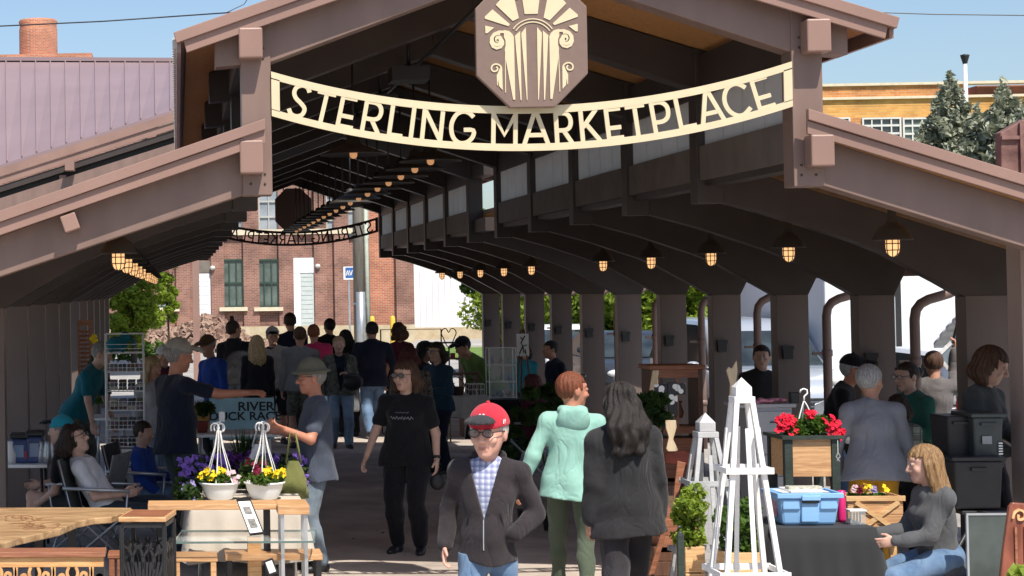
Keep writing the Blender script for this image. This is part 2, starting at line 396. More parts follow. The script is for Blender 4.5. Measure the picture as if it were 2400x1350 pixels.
def make_wide(label, group):
    t = thing('pendant_lamp', label, 'lamp', (0, 0, 0), 0, group)
    obj('lamp_shade', MB().lathe([(.012, .26), (.05, .24), (.07, .15), (.20, .10), (.30, .055), (.305, .045), (.20, .08), (.03, .12)], n=24), MATS['lamp_shade_metal'], t)
    obj('stem', MB().tube([(0, 0, .25), (0, 0, .95)], .011, 8), darkm, t)
    obj('bulb', MB().lathe([(0, .012), (.02, .016), (.034, .035), (.036, .06), (.036, .11), (0, .12)], n=12), emis('dim_lamp_glow', (.9, .45, .2), .3), t)
    return t
lw = make_wide('wide shaded lamp hanging under the central ridge, first of the line from the entrance', 'wide lamps under the central ridge')
lw.location = (0, 5.2, 3.50)
for i in range(1, 18):
    dup(lw, (0, 5.2 + 1.222 * i, 3.50), 0, 'wide shaded lamp hanging under the central ridge, %s of the line from the entrance' % NW[i])
dup(lw, (-.85, 4.1, 3.50), 0, 'wide shaded lamp just below the left half of the marketplace sign')

# ================================================================== ARCHED NAME SIGN
def arcz(x, z0=3.26): return z0 + 6.0 - math.sqrt(36 - x * x)
LET = {
 'S': [[(.9, .84), (.74, .97), (.45, 1), (.18, .9), (.12, .72), (.28, .56), (.6, .44), (.86, .3), (.82, .1), (.55, 0), (.25, .03), (.06, .18)]],
 'T': [[(0, .95), (1, .95)], [(.5, .95), (.5, 0)]],
 'E': [[(.12, 0), (.12, 1)], [(.12, .95), (.95, .95)], [(.12, .36), (.9, .36)], [(.12, .03), (1, .03)]],
 'R': [[(.12, 0), (.12, 1)], [(.12, .95), (.6, .95), (.85, .85), (.93, .68), (.85, .5), (.6, .42), (.12, .42)], [(.5, .42), (.95, 0)]],
 'L': [[(.15, 1), (.15, 0)], [(.15, .03), (1, .03)]],
 'I': [[(.5, 0), (.5, 1)]],
 'N': [[(.1, 0), (.1, 1)], [(.1, .98), (.9, .02)], [(.9, 0), (.9, 1)]],
 'G': [[(.93, .84), (.72, .97), (.48, 1), (.22, .9), (.05, .66), (.03, .4), (.15, .14), (.4, 0), (.7, .03), (.93, .2), (.95, .42), (.55, .42)]],
 'M': [[(.06, 0), (.06, 1)], [(.06, .97), (.5, .3), (.94, .97)], [(.94, 1), (.94, 0)]],
 'A': [[(0, 0), (.45, 1)], [(.55, 1), (1, 0)], [(.18, .3), (.82, .3)]],
 'K': [[(.12, 0), (.12, 1)], [(.9, 1), (.18, .46)], [(.36, .56), (1, 0)]],
 'P': [[(.12, 0), (.12, 1)], [(.12, .95), (.6, .95), (.88, .82), (.94, .64), (.85, .44), (.58, .34), (.12, .34)]],
 'C': [[(.95, .8), (.74, .96), (.5, 1), (.24, .92), (.06, .7), (.02, .45), (.12, .2), (.36, .02), (.64, 0), (.95, .16)]],
}
XS = [('S', 663, 714), ('T', 722, 772), ('E', 779, 826), ('R', 836, 888), ('L', 900, 942), ('I', 953, 966), ('N', 977, 1038), ('G', 1048, 1112),
      ('M', 1147, 1214), ('A', 1224, 1288), ('R', 1298, 1346), ('K', 1358, 1411), ('E', 1421, 1467), ('T', 1472, 1524), ('P', 1531, 1582), ('L', 1590, 1640), ('A', 1647, 1705), ('C', 1707, 1775), ('E', 1778, 1828)]
def smooth(pts, n=3):
    if len(pts) < 5: return pts
    out = []
    for i in range(len(pts) - 1):
        p0 = pts[max(i - 1, 0)]; p1 = pts[i]; p2 = pts[i + 1]; p3 = pts[min(i + 2, len(pts) - 1)]
        for t in [j / n for j in range(n)]:
            out.append(tuple(.5 * ((2 * p1[q]) + (-p0[q] + p2[q]) * t + (2 * p0[q] - 5 * p1[q] + 4 * p2[q] - p3[q]) * t * t + (-p0[q] + 3 * p1[q] - 3 * p2[q] + p3[q]) * t ** 3) for q in (0, 1)))
    return out + [pts[-1]]
def ribbon(mb, pts, w, y, th, f):
    """flat stroke of width w along 2D pts, mapped by f to (x,z), extruded in y"""
    P = [Vector(f(p)) for p in pts]; n = len(P); L = []; Rr = []
    for i in range(n):
        t = (P[min(i + 1, n - 1)] - P[max(i - 1, 0)]).normalized(); nn = Vector((-t.y, t.x)) * (w / 2); L.append(P[i] + nn); Rr.append(P[i] - nn)
    for i in range(n - 1):
        mb.hexa([(Rr[i].x, y, Rr[i].y), (L[i].x, y, L[i].y), (L[i + 1].x, y, L[i + 1].y), (Rr[i + 1].x, y, Rr[i + 1].y), (Rr[i].x, y + th, Rr[i].y), (L[i].x, y + th, L[i].y), (L[i + 1].x, y + th, L[i + 1].y), (Rr[i + 1].x, y + th, Rr[i + 1].y)][::-1])
def build_sign(label, ybase, loc_y, m, flip):
    t = thing('marketplace_sign', label, 'sign', (0, loc_y, 0), math.pi if flip else 0)
    fb = MB(); N = 48
    xs = [-1.806 + 3.612 * i / N for i in range(N + 1)]
    for z0, z1 in ((0, .050), (.262, .315)):
        for i in range(N):
            a, b_ = xs[i], xs[i + 1]
            A = [(a, arcz(a) + z0), (b_, arcz(b_) + z0), (b_, arcz(b_) + z1), (a, arcz(a) + z1)]
            fb.hexa([(A[0][0], 0, A[0][1]), (A[1][0], 0, A[1][1]), (A[1][0], .02, A[1][1]), (A[0][0], .02, A[0][1]), (A[3][0], 0, A[3][1]), (A[2][0], 0, A[2][1]), (A[2][0], .02, A[2][1]), (A[3][0], .02, A[3][1])])
    for sg in (-1, 1):
        a, b_ = sorted((sg * 1.806, sg * 1.748))
        fb.hexa([(a, 0, arcz(a) + .045), (b_, 0, arcz(b_) + .045), (b_, .02, arcz(b_) + .045), (a, .02, arcz(a) + .045), (a, 0, arcz(a) + .27), (b_, 0, arcz(b_) + .27), (b_, .02, arcz(b_) + .27), (a, .02, arcz(a) + .27)])
    obj('sign_frame', fb, m, t)
    for ch, x0, x1 in XS:
        xa = atY(x0, 270, -.03).x; xb = atY(x1, 270, -.03).x
        lb = MB(); xm = (xa + xb) / 2; th = -math.asin(xm / 6.0)
        for j, st in enumerate(LET[ch]):
            def f(p):
                lx = (p[0] - .5) * (xb - xa) * .88; lz = .044 + p[1] * .222
                tl = xm / 6.0
                return (xm + lx * math.cos(tl) - lz * math.sin(tl), arcz(xm) + lx * math.sin(tl) + lz * math.cos(tl))
            ribbon(lb, smooth(st), .030, .001 + .0013 * j, .0165, f)
        obj('letter', lb, m, t)
    return t
build_sign('cream arched name sign reading STERLING MARKETPLACE over the entrance', -.03, -.03, cream, False)
bs = build_sign('dark arched name sign at the far end of the pavilion, read from behind', 27.1, 27.12, mat('dark_brown_paint', (.045, .022, .022), .5, .1), True)

# ------------------------------------------------------------------ octagonal emblem
def octa(y, label, front=True):
    t = thing('emblem_sign', label, 'sign', (0, y, 0))
    cz, hx, hz, cx_, czz = 4.02, .385, .465, .155, .235
    pts = [(-hx, cz - czz), (-cx_, cz - hz), (cx_, cz - hz), (hx, cz - czz), (hx, cz + czz), (cx_, cz + hz), (-cx_, cz + hz), (-hx, cz + czz)]
    obj('plate', MB().prism([(x, 0, z) for x, z in pts], (0, .05, 0)), emb, t, bev=.008)
    obj('hanger', MB().tube([(-.2, .03, 4.4), (-.2, .03, 4.7)], .012, 6).tube([(.2, .03, 4.4), (.2, .03, 4.7)], .012, 6), darkm, t)
    if not front: return t
    K = 5.192
    def q(p, mir):
        u = atY(1060 + p[0] / K, p[1] / K, -.12); x = u.x
        x -= .0; return ((-x if mir else x), u.z)
    shapes = [  # traced on the right half, mirrored to the left
        [(1030, 330), (1088, 400), (1088, 440), (1052, 1215), (1043, 1215), (1030, 420)],
        [(1100, 372), (1168, 430), (1165, 460), (1128, 1215), (1115, 1215), (1106, 700)],
        [(1478, 1225 - 1225 + 300 + 95 - 15), (1525, 290), (1525, 380), (1500, 380), (1420, 318)],
        [(1428, 95), (1525, 180), (1525, 205), (1240, 308), (1222, 285)],
        [(1155, -20), (1330, -20), (1385, 42), (1185, 248), (1110, 215)],
        [(1296, 640), (1305, 850), (1312, 1115), (1302, 1115), (1296, 900), (1290, 700)],
    ]
    shapes[2] = [(1415, 318), (1525, 290), (1525, 382), (1498, 382)]
    eb = MB()
    for sh in shapes:
        for mir in (0, 1): eb.prism([(x, -.006, z) for x, z in (q(p, mir) for p in sh)], (0, .0055, 0))
    top = [(905, -20), (1060, -20), (1052, 190), (885, 190)]
    def qs(p):
        u = q(p, 0); return u
    c0 = q((985 - (1525 - 985), 0), 0)
    eb.prism([(x, -.006, z) for x, z in ((-.062, q((0, -30), 0)[1]), (.062, q((0, -30), 0)[1]), (.045, q((0, 190), 0)[1]), (-.045, q((0, 190), 0)[1]))], (0, .0055, 0))
    # fan blades beyond the frame edge
    for mir in (-1, 1):
        eb.prism([(mir * x, -.0085, z) for x, z in ((.085, 4.318), (.10, 4.40), (.20, 4.36), (.225, 4.318))], (0, .0055, 0))
    eb.prism([(x, -.0092, z) for x, z in ((-.062, 4.318), (.062, 4.318), (.07, 4.42), (-.07, 4.42))], (0, .0052, 0))
    # arches
    def arc(cx_, cy_, r, a0, a1, n=14): return [(cx_ + r * math.cos(R(a0 + (a1 - a0) * i / n)), cy_ - r * math.sin(R(a0 + (a1 - a0) * i / n))) for i in range(n + 1)]
    XC = 978
    for r, wd in ((290, .0075), (252, .0075)):
        ribbon(eb, [(p[0], p[1]) for p in arc(XC, 520, r, 35, 145)], wd, -.006, .0055, lambda p: q(p, 0))
    # columns with volutes
    for mir in (0, 1):
        big = [(1180, 470), (1185, 900), (1190, 1210), (1215, 1210), (1280, 740), (1296, 640), (1290, 560), (1300, 510)]
        big = [(1180, 480), (1178, 450), (1196, 405), (1235, 368), (1300, 352), (1300, 440), (1284, 480), (1284, 540), (1297, 590), (1292, 690), (1218, 1205), (1192, 1205)]
        eb.prism([(x, -.006, z) for x, z in (q(p, mir) for p in big)], (0, .0055, 0))
        sp = []
        for i in range(27):
            a = R(120 - i * 22); rr = 112 - i * 3.6
            sp.append((1380 + rr * 0.62 * math.cos(a), 470 - rr * 0.72 * math.sin(a)))
        ribbon(eb, sp, .028, -.0063, .0055, lambda p: q(p, mir))
        ribbon(eb, [(1250, 400), (1300, 375), (1360, 372), (1420, 395), (1455, 440), (1462, 500), (1440, 550), (1395, 572), (1345, 560), (1318, 525), (1316, 490), (1335, 462)], .018, -.0066, .0055, lambda p: q(p, mir))
        sm_ = [(1345, 850), (1350, 800), (1385, 768), (1430, 765), (1462, 790), (1466, 830), (1440, 852), (1405, 845), (1392, 815), (1408, 795)]
        ribbon(eb, smooth(sm_, 2), .0105, -.006, .0055, lambda p: q(p, mir))
        eb.prism([(x, -.0058, z) for x, z in (q(p, mir) for p in [(1338, 800), (1358, 800), (1380, 850), (1408, 905), (1408, 1020), (1398, 1030), (1392, 950), (1382, 1035), (1340, 1085)])], (0, .0053, 0))
    obj('emblem', eb, cream, t)
    return t
octa(-.12, 'brown octagonal emblem sign with a cream column and sunburst above the name sign')
octa(26.9, 'dark octagonal sign silhouetted at the far end of the pavilion', False)
# ================================================================== FOLIAGE
def leafmat(name, c1, c2, trans=.35):
    m = mat(name, c1, .6, 0, 9, 0, col2=c2, spec=.25)
    n = m.node_tree.nodes; l = m.node_tree.links
    tr = n.new('ShaderNodeBsdfTranslucent'); tr.inputs[0].default_value = (c2[0] * 1.3, c2[1] * 1.3, c2[2], 1); mx = n.new('ShaderNodeMixShader'); mx.inputs[0].default_value = trans
    l.new(n['Principled BSDF'].outputs[0], mx.inputs[1]); l.new(tr.outputs[0], mx.inputs[2]); l.new(mx.outputs[0], n['Material Output'].inputs[0])
    return m
leaf_y = leafmat('spring_leaves', (.10, .17, .02), (.26, .34, .04))
leaf_g = leafmat('green_leaves', (.035, .08, .015), (.10, .18, .03))
leaf_s = leafmat('spruce_needles', (.15, .17, .12), (.38, .40, .31), .15)
leaf_d = leafmat('dark_leaves', (.012, .03, .01), (.045, .085, .02))
bark = mat('bark', (.05, .035, .025), .9, .3, 8, .4, 20)
rs = np.random.RandomState(5)
def leaves(pts, size, flat=.3, asp=1.6):
    """many small leaf faces at given points (N,3)"""
    pts = np.asarray(pts, float); N = len(pts); n = rs.normal(size=(N, 3)); n[:, 2] = np.abs(n[:, 2]) + flat; n /= np.linalg.norm(n, axis=1)[:, None]
    a = np.cross(n, rs.normal(size=(N, 3))); a /= np.linalg.norm(a, axis=1)[:, None]; b = np.cross(n, a)
    s = (size * rs.uniform(.6, 1.4, N))[:, None]
    q = np.stack([pts - a * s * asp / 2, pts - b * s / 2, pts + a * s * asp / 2 , pts + b * s / 2], 1).reshape(-1, 3)
    mb = MB(); mb.v = [tuple(x) for x in q]; mb.f = [[4 * i, 4 * i + 1, 4 * i + 2, 4 * i + 3] for i in range(N)]; mb.m = [0] * N; mb.fs = [False] * N
    return mb
def clump_pts(cs, rr, per):
    out = []
    for c, r in zip(cs, rr):
        v = rs.normal(size=(per, 3)); v /= np.linalg.norm(v, axis=1)[:, None]; v *= (rs.uniform(.45, 1.0, per) ** .5)[:, None] * r
        out.append(v * np.array([1, 1, .8]) + c)
    return np.concatenate(out)
def tree(label, x, y, h, r, lm, ls=.1, per=170, ncl=38, group=None, zc=.62, name='broadleaf_tree', lo=.3):
    t = thing(name, label, 'tree', (x, y, 0), 0, group)
    cs = []; rr = []
    for i in range(ncl):
        v = rs.normal(size=3); v /= np.linalg.norm(v); v *= rs.uniform(.35, 1) * r * .85
        c = np.array([v[0], v[1], h * zc + v[2] * (h * (1 - zc)) / r * .95])
        cs.append(c); rr.append(r * rs.uniform(.2, .38))
    obj('crown', leaves(clump_pts(cs, rr, per), ls), lm, t)
    tb = MB().tube([(0, 0, -.1), (.02, 0, h * .2), (0, .03, h * .45), (0, 0, h * .8)], [r * .09, r * .07, r * .05, r * .015], 8)
    for c in cs[::4]: tb.tube([(0, 0, h * lo + .1 * h * rs.rand()), tuple(np.array(c) * .6 + np.array([0, 0, h * .2])), tuple(c)], [r * .035, r * .02, r * .008], 5)
    obj('trunk', tb, bark, t)
    return t
def spruce(label, x, y, h, r, n=15000):
    t = thing('spruce_tree', label, 'tree', (x, y, 0), 0, 'blue spruces')
    pts = []
    nb = int(h * 16)
    for i in range(nb):
        f = (i + .5) / nb; z = h * (.06 + .92 * f); L = r * (1 - f) ** .8 * rs.uniform(.75, 1.12) + .12; a = i * 2.4 + rs.rand()
        m = int(n / nb * (1.9 * (1 - f) + .15)); u = rs.uniform(.12, 1, m) ** .6
        w_ = (.09 + .22 * u * (1 - u)) * L
        dx = np.cos(a) * u * L; dy = np.sin(a) * u * L; ox = rs.normal(size=m) * w_; oy = rs.normal(size=m) * w_
        dz = -.22 * u * L + .16 * (u ** 3) * L + rs.normal(size=m) * .08
        pts.append(np.stack([dx + ox * .8, dy + oy * .8, z + dz], 1))
    pts.append(np.stack([rs.normal(size=40) * .03, rs.normal(size=40) * .03, h * rs.uniform(.93, 1.03, 40)], 1))
    obj('crown', leaves(np.concatenate(pts), .12, .1, 2.2), leaf_s, t)
    obj('trunk', MB().tube([(0, 0, 0), (0, 0, h * .98)], [r * .08, .01], 8), bark, t)
    return t

# ================================================================== BACKGROUND BUILDINGS
br1 = brick('old_brown_brick', (.30, .135, .095), (.20, .085, .065), (.30, .24, .20), blot=.45)
br2 = brick('orange_red_brick', (.50, .17, .085), (.36, .11, .06), (.46, .36, .28), blot=.3)
br3 = brick('orange_brick', (.58, .26, .08), (.46, .17, .05), (.50, .34, .20), .3, .1, blot=.35)
br4 = brick('buff_orange_brick', (.66, .36, .09), (.56, .26, .06), (.50, .34, .18), .3, .1, blot=.25)
stone = mat('yellow_stone', (.40, .33, .21), .9, 0, 3, .3, 12, col2=(.52, .45, .32))
sill = mat('cream_stone_sill', (.62, .54, .40), .8, .08, 6)
greenf = mat('green_window_frame', (.03, .06, .045), .5, .2, 4)
oldpane = mat('weathered_pane', (.05, .07, .065), .2, 0, 1.3, 0, col2=(.14, .18, .16), spec=.7)
blockp = mat('grey_glass_block', (.22, .25, .28), .35, 0, 1.2, .1, 8, col2=(.36, .39, .42), spec=.6)
whited = mat('white_door_paint', (.74, .76, .80), .5, .04, 6)
BY = 70.0
def rect(mb, x0, y0, x1, y1, Y, dep, off=0):
    """box whose face lies on the plane Y, measured from the photograph's edges"""
    a = atY(x0, y1, Y); b = atY(x1, y0, Y)
    return mb.box((a.x, Y + off, a.z), (b.x, Y + off + dep, b.z))
bb_ = thing('brick_factory', 'large old brown brick factory building with tall green windows seen through the pavilion', 'building', (0, BY, 0))
xr = atY(970, 700, BY).x; xm = atY(868, 700, BY).x; xl = -24
obj('wall', MB().box((xl, 0, 0), (xm, 9, 9.6)), br1, bb_)
m_ = MB().box((xm + .005, .25, 0), (xr, 8, 9.3)); obj('wall', m_, br2, bb_)
obj('corner_pier', MB().box((xr - .75, .02, 0), (xr + .02, .22, 9.3)), br1, bb_)
# piers and spandrels in relief
for x0, x1 in ((352, 366), (414, 440), (496, 520), (572, 602), (655, 682), (738, 760), (785, 812)):
    mb = MB(); rect(mb, x0, 300, x1, 765, BY, .18, -.18); mb2 = MB(); mb2.v = [(a, b - BY, c) for a, b, c in mb.v]; mb2.f = mb.f; mb2.m = mb.m; mb2.fs = mb.fs
    obj('pier', mb2, br1, bb_)
mb = MB(); mb.box((xl, -.26, 0), (xr, -.185, 0.0 + 2.3 - (765 - 684) / 53.0)); obj('stone_base', mb, stone, bb_)
def loc(mb, t):
    mb.v = [(a - t.location[0], b - t.location[1], c - t.location[2]) for a, b, c in mb.v]; return mb
def bwindow(x0, y0, x1, y1, nx, ny, T, Y, fm, pm, sl=True, name='window', mt=.05):
    wf = MB(); a = atY(x0, y1, Y); b = atY(x1, y0, Y); f = mt * 1.3
    wf.box((a.x, Y - .10, a.z), (a.x + f, Y - .02, b.z)).box((b.x - f, Y - .10, a.z), (b.x, Y - .02, b.z)).box((a.x + f, Y - .10, a.z), (b.x - f, Y - .02, a.z + f)).box((a.x + f, Y - .10, b.z - f), (b.x - f, Y - .02, b.z))
    for i in range(1, nx):
        x = a.x + (b.x - a.x) * i / nx; wf.box((x - mt / 2, Y - .08, a.z + f), (x + mt / 2, Y - .03, b.z - f))
    for j in range(1, ny):
        z = a.z + (b.z - a.z) * j / ny; wf.box((a.x + f, Y - .085, z - mt * .8), (b.x - f, Y - .025, z + mt * .8))
    o = obj(name, loc(wf, T), fm, T)
    obj('pane', loc(MB().box((a.x + .01, Y - .018, a.z + .01), (b.x - .01, Y - .004, b.z - .01)), T), pm, o)
    if sl: obj('sill', loc(MB().box((a.x - .15, Y - .3, a.z - .17), (b.x + .15, Y - .001, a.z - .005)), T), sill, o)
    return o
bwindow(522, 607, 570, 720, 3, 2, bb_, BY, greenf, oldpane)
bwindow(603, 607, 653, 720, 3, 2, bb_, BY, greenf, oldpane)
bwindow(368, 678, 412, 721, 4, 2, bb_, BY, greenf, blockp)
bwindow(606, 400, 652, 545, 2, 4, bb_, BY, mat('pale_mortar', (.4, .4, .38), .8), blockp, False)
bwindow(522, 430, 568, 545, 2, 4, bb_, BY, MATS['pale_mortar'], blockp, False)
bwindow(764, 430, 784, 545, 1, 4, bb_, BY, MATS['pale_mortar'], blockp, False)
bwindow(813, 430, 862, 560, 2, 4, bb_, BY, MATS['pale_mortar'], blockp, False)
def bdoor(x0, y0, x1, y1, T, Y, m):
    mb = MB(); rect(mb, x0, y0, x1, y1, Y, .08, -.09); o = obj('door', loc(mb, T), m, T)
    mb = MB(); a = atY(x0, y1, Y); b = atY(x1, y0, Y); n = 12
    for i in range(n): mb.box((a.x + .06, Y - .105, a.z + .05 + (b.z - a.z) * i / n), (b.x - .06, Y - .091, a.z + (b.z - a.z) * (i + 1) / n))
    obj('door_panel', loc(mb, T), m, o); return o
bdoor(461, 641, 493, 770, bb_, BY, whited)
mb = MB(); rect(mb, 453, 612, 495, 640, BY, .1, -.12); obj('lintel', loc(mb, bb_), mat('weathered_grey', (.16, .14, .12), .8, .2, 2), bb_)
bdoor(704, 641, 735, 770, bb_, BY, mat('pale_grey_door', (.48, .53, .52), .5, .05))
mb = MB(); rect(mb, 686, 604, 736, 640, BY, .1, -.115); rect(mb, 686, 640.5, 703, 772, BY, .1, -.115); obj('door_surround', loc(mb, bb_), whited, bb_)
for (x, y) in ((498, 628), (744, 624)):
    p = atY(x, y, BY); obj('wall_lamp', loc(MB().ball((p.x, BY - .22, p.z), (.12, .16, .1)), bb_), mat('pale_lamp_housing', (.6, .6, .55), .4), bb_)
mb = MB(); rect(mb, -300, 547, 860, 552, BY, .1, -.22); obj('string_course', loc(mb, bb_), sill, bb_)
obj('cornice', loc(MB().box((xl, BY - .35, 9.62), (xm, BY + 9, 9.8)), bb_), sill, bb_)

wb = thing('white_shed', 'plain white metal building to the right of the brick factory', 'building', (0, 74, 0))
a = atY(971, 790, 74); b = atY(1106, 610, 74)
obj('wall', loc(MB().prism([(a.x, 74, -.1), (b.x, 74, -.1), (b.x, 74, 3.2), (b.x - 1.3, 74, 4.6), (a.x, 74, 6.5)], (0, 8, 0)), wb), mat('white_siding', (.72, .74, .76), .6, .02, 2), wb)
rb = MB()
for i in range(9): rb.box((a.x + .3 + i * .28, 73.97, 0), (a.x + .33 + i * .28, 73.998, 3.1))
obj('siding_rib', loc(rb, wb), MATS['white_siding'], wb)
obj('base_course', loc(MB().box((a.x, 73.9, 0), (b.x + 2.5, 73.96, .55)), wb), stone, wb)

# left: chimney and parapet beyond the lilac roof
ch = thing('brick_building', 'far red brick building whose round chimney rises above the metal roof', 'building', (0, 80, 0))
a = atY(42, 150, 80); b = atY(131, 40, 80); cx_ = (a.x + b.x) / 2; rr_ = (b.x - a.x) / 2
obj('chimney', loc(MB().lathe([(rr_, 0), (rr_ * 1.0, b.z - .5), (rr_ * .96, b.z - .3), (rr_ * 1.02, b.z - .1), (rr_ * .98, b.z), (rr_ * .8, b.z), (0, b.z - .1)], (cx_, 81, 0), 28), ch), br2, ch)
a2 = atY(-120, 128, 80); b2 = atY(216, 126, 80)
obj('wall', loc(MB().box((a2.x, 80 - .4, 0), (b2.x, 83, b2.z)), ch), br2, ch)
# neighbouring pavilion with the lilac standing-seam roof
lil = mat('lilac_metal_roof', (.25, .18, .19), .42, .05, .6, .05, 4, spec=.5)
NY = 36.0
nb = thing('neighbour_pavilion', 'second pavilion with a lilac standing seam metal roof beyond the left eave', 'pavilion', (0, NY, 0))
p0 = atY(-260, 476, NY); p1 = atY(560, 215, NY)
def line(px): # rake top line at pixel x
    return atY(px, 395 - (395 - 262) * px / 418.0, NY)
A = line(-260); B = line(470)
T1 = atY(-260, 149, 47); T2 = atY(470, 153, 47)
roof = MB(); QS = []
sm = MB()
for i in range(22):
    f = i / 21.0; q0 = A.lerp(B, f); 
    xx = q0.x * 1.0; g2 = (T2.x - T1.x); ft = min(1, max(0, (q0.x - CX) * (47 - CY) / (NY - CY) + CX - T1.x) / g2)
    q1 = T1.lerp(T2, ft)
    QS.append((q0 + Vector((0, .05, 0)), q1.copy())); sm.bar(q0 + Vector((0, .05, .105)), q1 + Vector((0, 0, .105)), .035, .10)
for (c0, c1), (c2, c3) in zip(QS, QS[1:]):
    up = Vector((0, 0, .1)); roof.hexa([c0, c2, c3, c1, c0 + up, c2 + up, c3 + up, c1 + up])
obj('roof', loc(roof, nb), lil, nb)
obj('seam', loc(sm, nb), lil, nb)
obj('ridge_cap', loc(MB().bar(T1 + Vector((0, 0, .16)), T2 + Vector((0, 0, .16)), .3, .12), nb), lil, nb)
dn = Vector((0, 0, -1))
obj('fascia_lip', loc(MB().prism([A, B, B + dn * .22, A + dn * .22], (0, -.1, 0)), nb), trim, nb)
obj('fascia_board', loc(MB().prism([A + dn * .23, B + dn * .23, B + dn * .42, A + dn * .42], (0, -.05, 0)), nb), trim, nb)
bm = MB().prism([A + dn * .45, B + dn * .45, B + dn * .62, A + dn * .62], (0, .3, 0)); obj('beam', loc(bm, nb), steel2, nb)
bm = MB().prism([A + dn * .78, B + dn * .78, B + dn * 1.15, A + dn * 1.15], (0, .3, 0)); obj('beam', loc(bm, nb), steel, nb)
q = line(165); obj('purlin_end', loc(MB().cbox((q.x, NY - .3, q.z - .55), (.24, .5, .24), None), nb), trim, nb)
obj('void_shade', loc(MB().prism([A + dn * .46 + Vector((0, .32, 0)), B + dn * .46 + Vector((0, .32, 0)), B + dn * 1.3 + Vector((0, .32, 0)), A + dn * 1.3 + Vector((0, .32, 0))], (0, .1, 0)), nb), darkm, nb)  # dark sheet painting the shaded void behind the beams
for px in (458, 150, -200):
    q = atY(px, 600, NY + .2); zt = line(px).z - .7
    obj('post', loc(MB().box((q.x - .09, NY + .1, 0), (q.x + .09, NY + .3, zt)), nb), trim, nb)

# right: orange brick factory, lamp post, spruces
RY = 62.0
ob = thing('orange_factory', 'orange brick factory with cream bands and a row of windows above the right roof', 'building', (0, RY, 0))
def rp(x0, y0, x1, y1, off, dep, name, m):
    a = atY(x0, y1, RY); b = atY(x1, y0, RY); a.z = atY(2150, y1, RY).z; b.z = atY(2150, y0, RY).z; obj(name, loc(MB().box((a.x, RY + off, min(a.z, b.z)), (b.x, RY + off + dep, max(a.z, b.z))), ob), m, ob)
za = atY(2200, 330, RY).z
rp(1700, 247, 2560, 276, 0, 8, 'wall', br4); rp(1700, 276.3, 1960, 333, .002, 8, 'wall', br4); rp(1700, 230, 2560, 246.6, 0.003, 8, 'wall', br4)
rp(1700, 199, 2262, 232, .006, 6, 'parapet', br3)
rp(1700, 193, 2560, 199, -.1, .6, 'coping', sill); rp(1700, 225, 2560, 231, -.12, 1.1, 'coping', sill)
a = atY(1700, 300, RY); b = atY(2560, 300, RY)
obj('wall', loc(MB().box((a.x, RY + .01, 0), (b.x, RY + 8, a.z - 1.2)), ob), br4, ob)
rp(1700, 300, 2560, 330, .35, .2, 'window_backing', darkm)
pf = mat('pale_window_frame', (.6, .6, .58), .5, .05)
for i, (x0, x1) in enumerate(((1960, 1991), (2020, 2110), (2115, 2205), (2210, 2300), (2310, 2400))):
    bwindow(x0, 275, x1, 333, 4 if i else 2, 3, ob, RY - .01, pf, winglass if i % 2 else oldpane, False)
for x0, x1 in ((1991, 2019), (2110.5, 2114.5), (2205, 2210)): rp(x0, 274, x1, 333, -.02, .3, 'pier', br3)
rp(2305, 200, 2560, 226, .6, 3, 'roof_tank', mat('rusty_red_metal', (.30, .12, .07), .7, .3, 1, .2, 8))
lp = thing('lamp_post', 'tall pale floodlight pole standing in front of the orange factory', 'lamp post', (atY(2264, 240, 55).x, 55, 0))
q = atY(2264, 150, 55)
obj('pole', MB().tube([(0, 0, 0), (0, 0, q.z)], [.10, .07], 10), mat('pale_pole_metal', (.6, .62, .64), .4, .05), lp)
obj('lamp_head', MB().lathe([(.07, 0), (.15, .28), (.16, .32), (.05, .35)], (0, 0, q.z), 12), darkm, lp)
for lab, px, ptop, Y, r in (('pointed blue spruce in front of the orange factory', 2226, 182, 44, 1.55), ('taller blue spruce at the right edge above the side roof', 2352, 205, 42, 1.9), ('low dense spruce at the right edge between the other spruces', 2420, 225, 41, 1.9), ('short blue spruce half hidden by the right roof slope', 2290, 262, 43, 1.5)):
    p = atY(px, ptop, Y); spruce(lab, p.x, Y, p.z, r * 1.75, 34000)
for i, px in enumerate((1995, 2075, 2135)):
    p = atY(px, 178, 90); tree('distant treetop %s above the orange factory coping' % ['farthest left', 'in the middle', 'nearest the lamp post'][i], p.x, 90, p.z, 1.6, leaf_g, .25, 80, 18, 'distant treetops')
# far green belt so that the ground never ends in a bare line
fb = []
for i in range(80):
    x = -160 + i * 5.2; fb.append(np.array([x, 250 + 12 * math.sin(i), 3.0]))
o = obj('distant_woods', leaves(clump_pts(fb, [6.5 + 2 * math.sin(i * 1.7) for i in range(80)], 240), 1.1), leaf_g); o['kind'] = 'stuff'
# trees outside
p = atY(312, 700, 45); tree('bright green young tree left of the rubble pile', p.x, 45, 3.2, 1.1, leaf_y, .10, 230, 40, zc=.55)
p = atY(392, 640, 55); tree('small spring tree beside the factory corner window', p.x, 55, 3.9, .6, leaf_y, .10, 120, 20)
p = atY(1112, 690, 38); tree('broad green tree in front of the white shed', p.x + .6, 38, 5.2, 1.5, leaf_g, .1, 330, 46, zc=.6)
for i, (px, Y, h, r) in enumerate(((1230, 36, 4.4, 1.7), (1395, 33, 4.2, 1.7), (1560, 31, 4.3, 1.8), (1740, 34, 4.8, 2.0), (1900, 33, 4.6, 1.8))):
    p = atY(px, 700, Y); tree('sunlit yellow green tree, %s of the row behind the parked cars' % W[i], p.x, Y, h, r, leaf_y, .085, 420, 60, 'trees behind the parked cars', zc=.48)
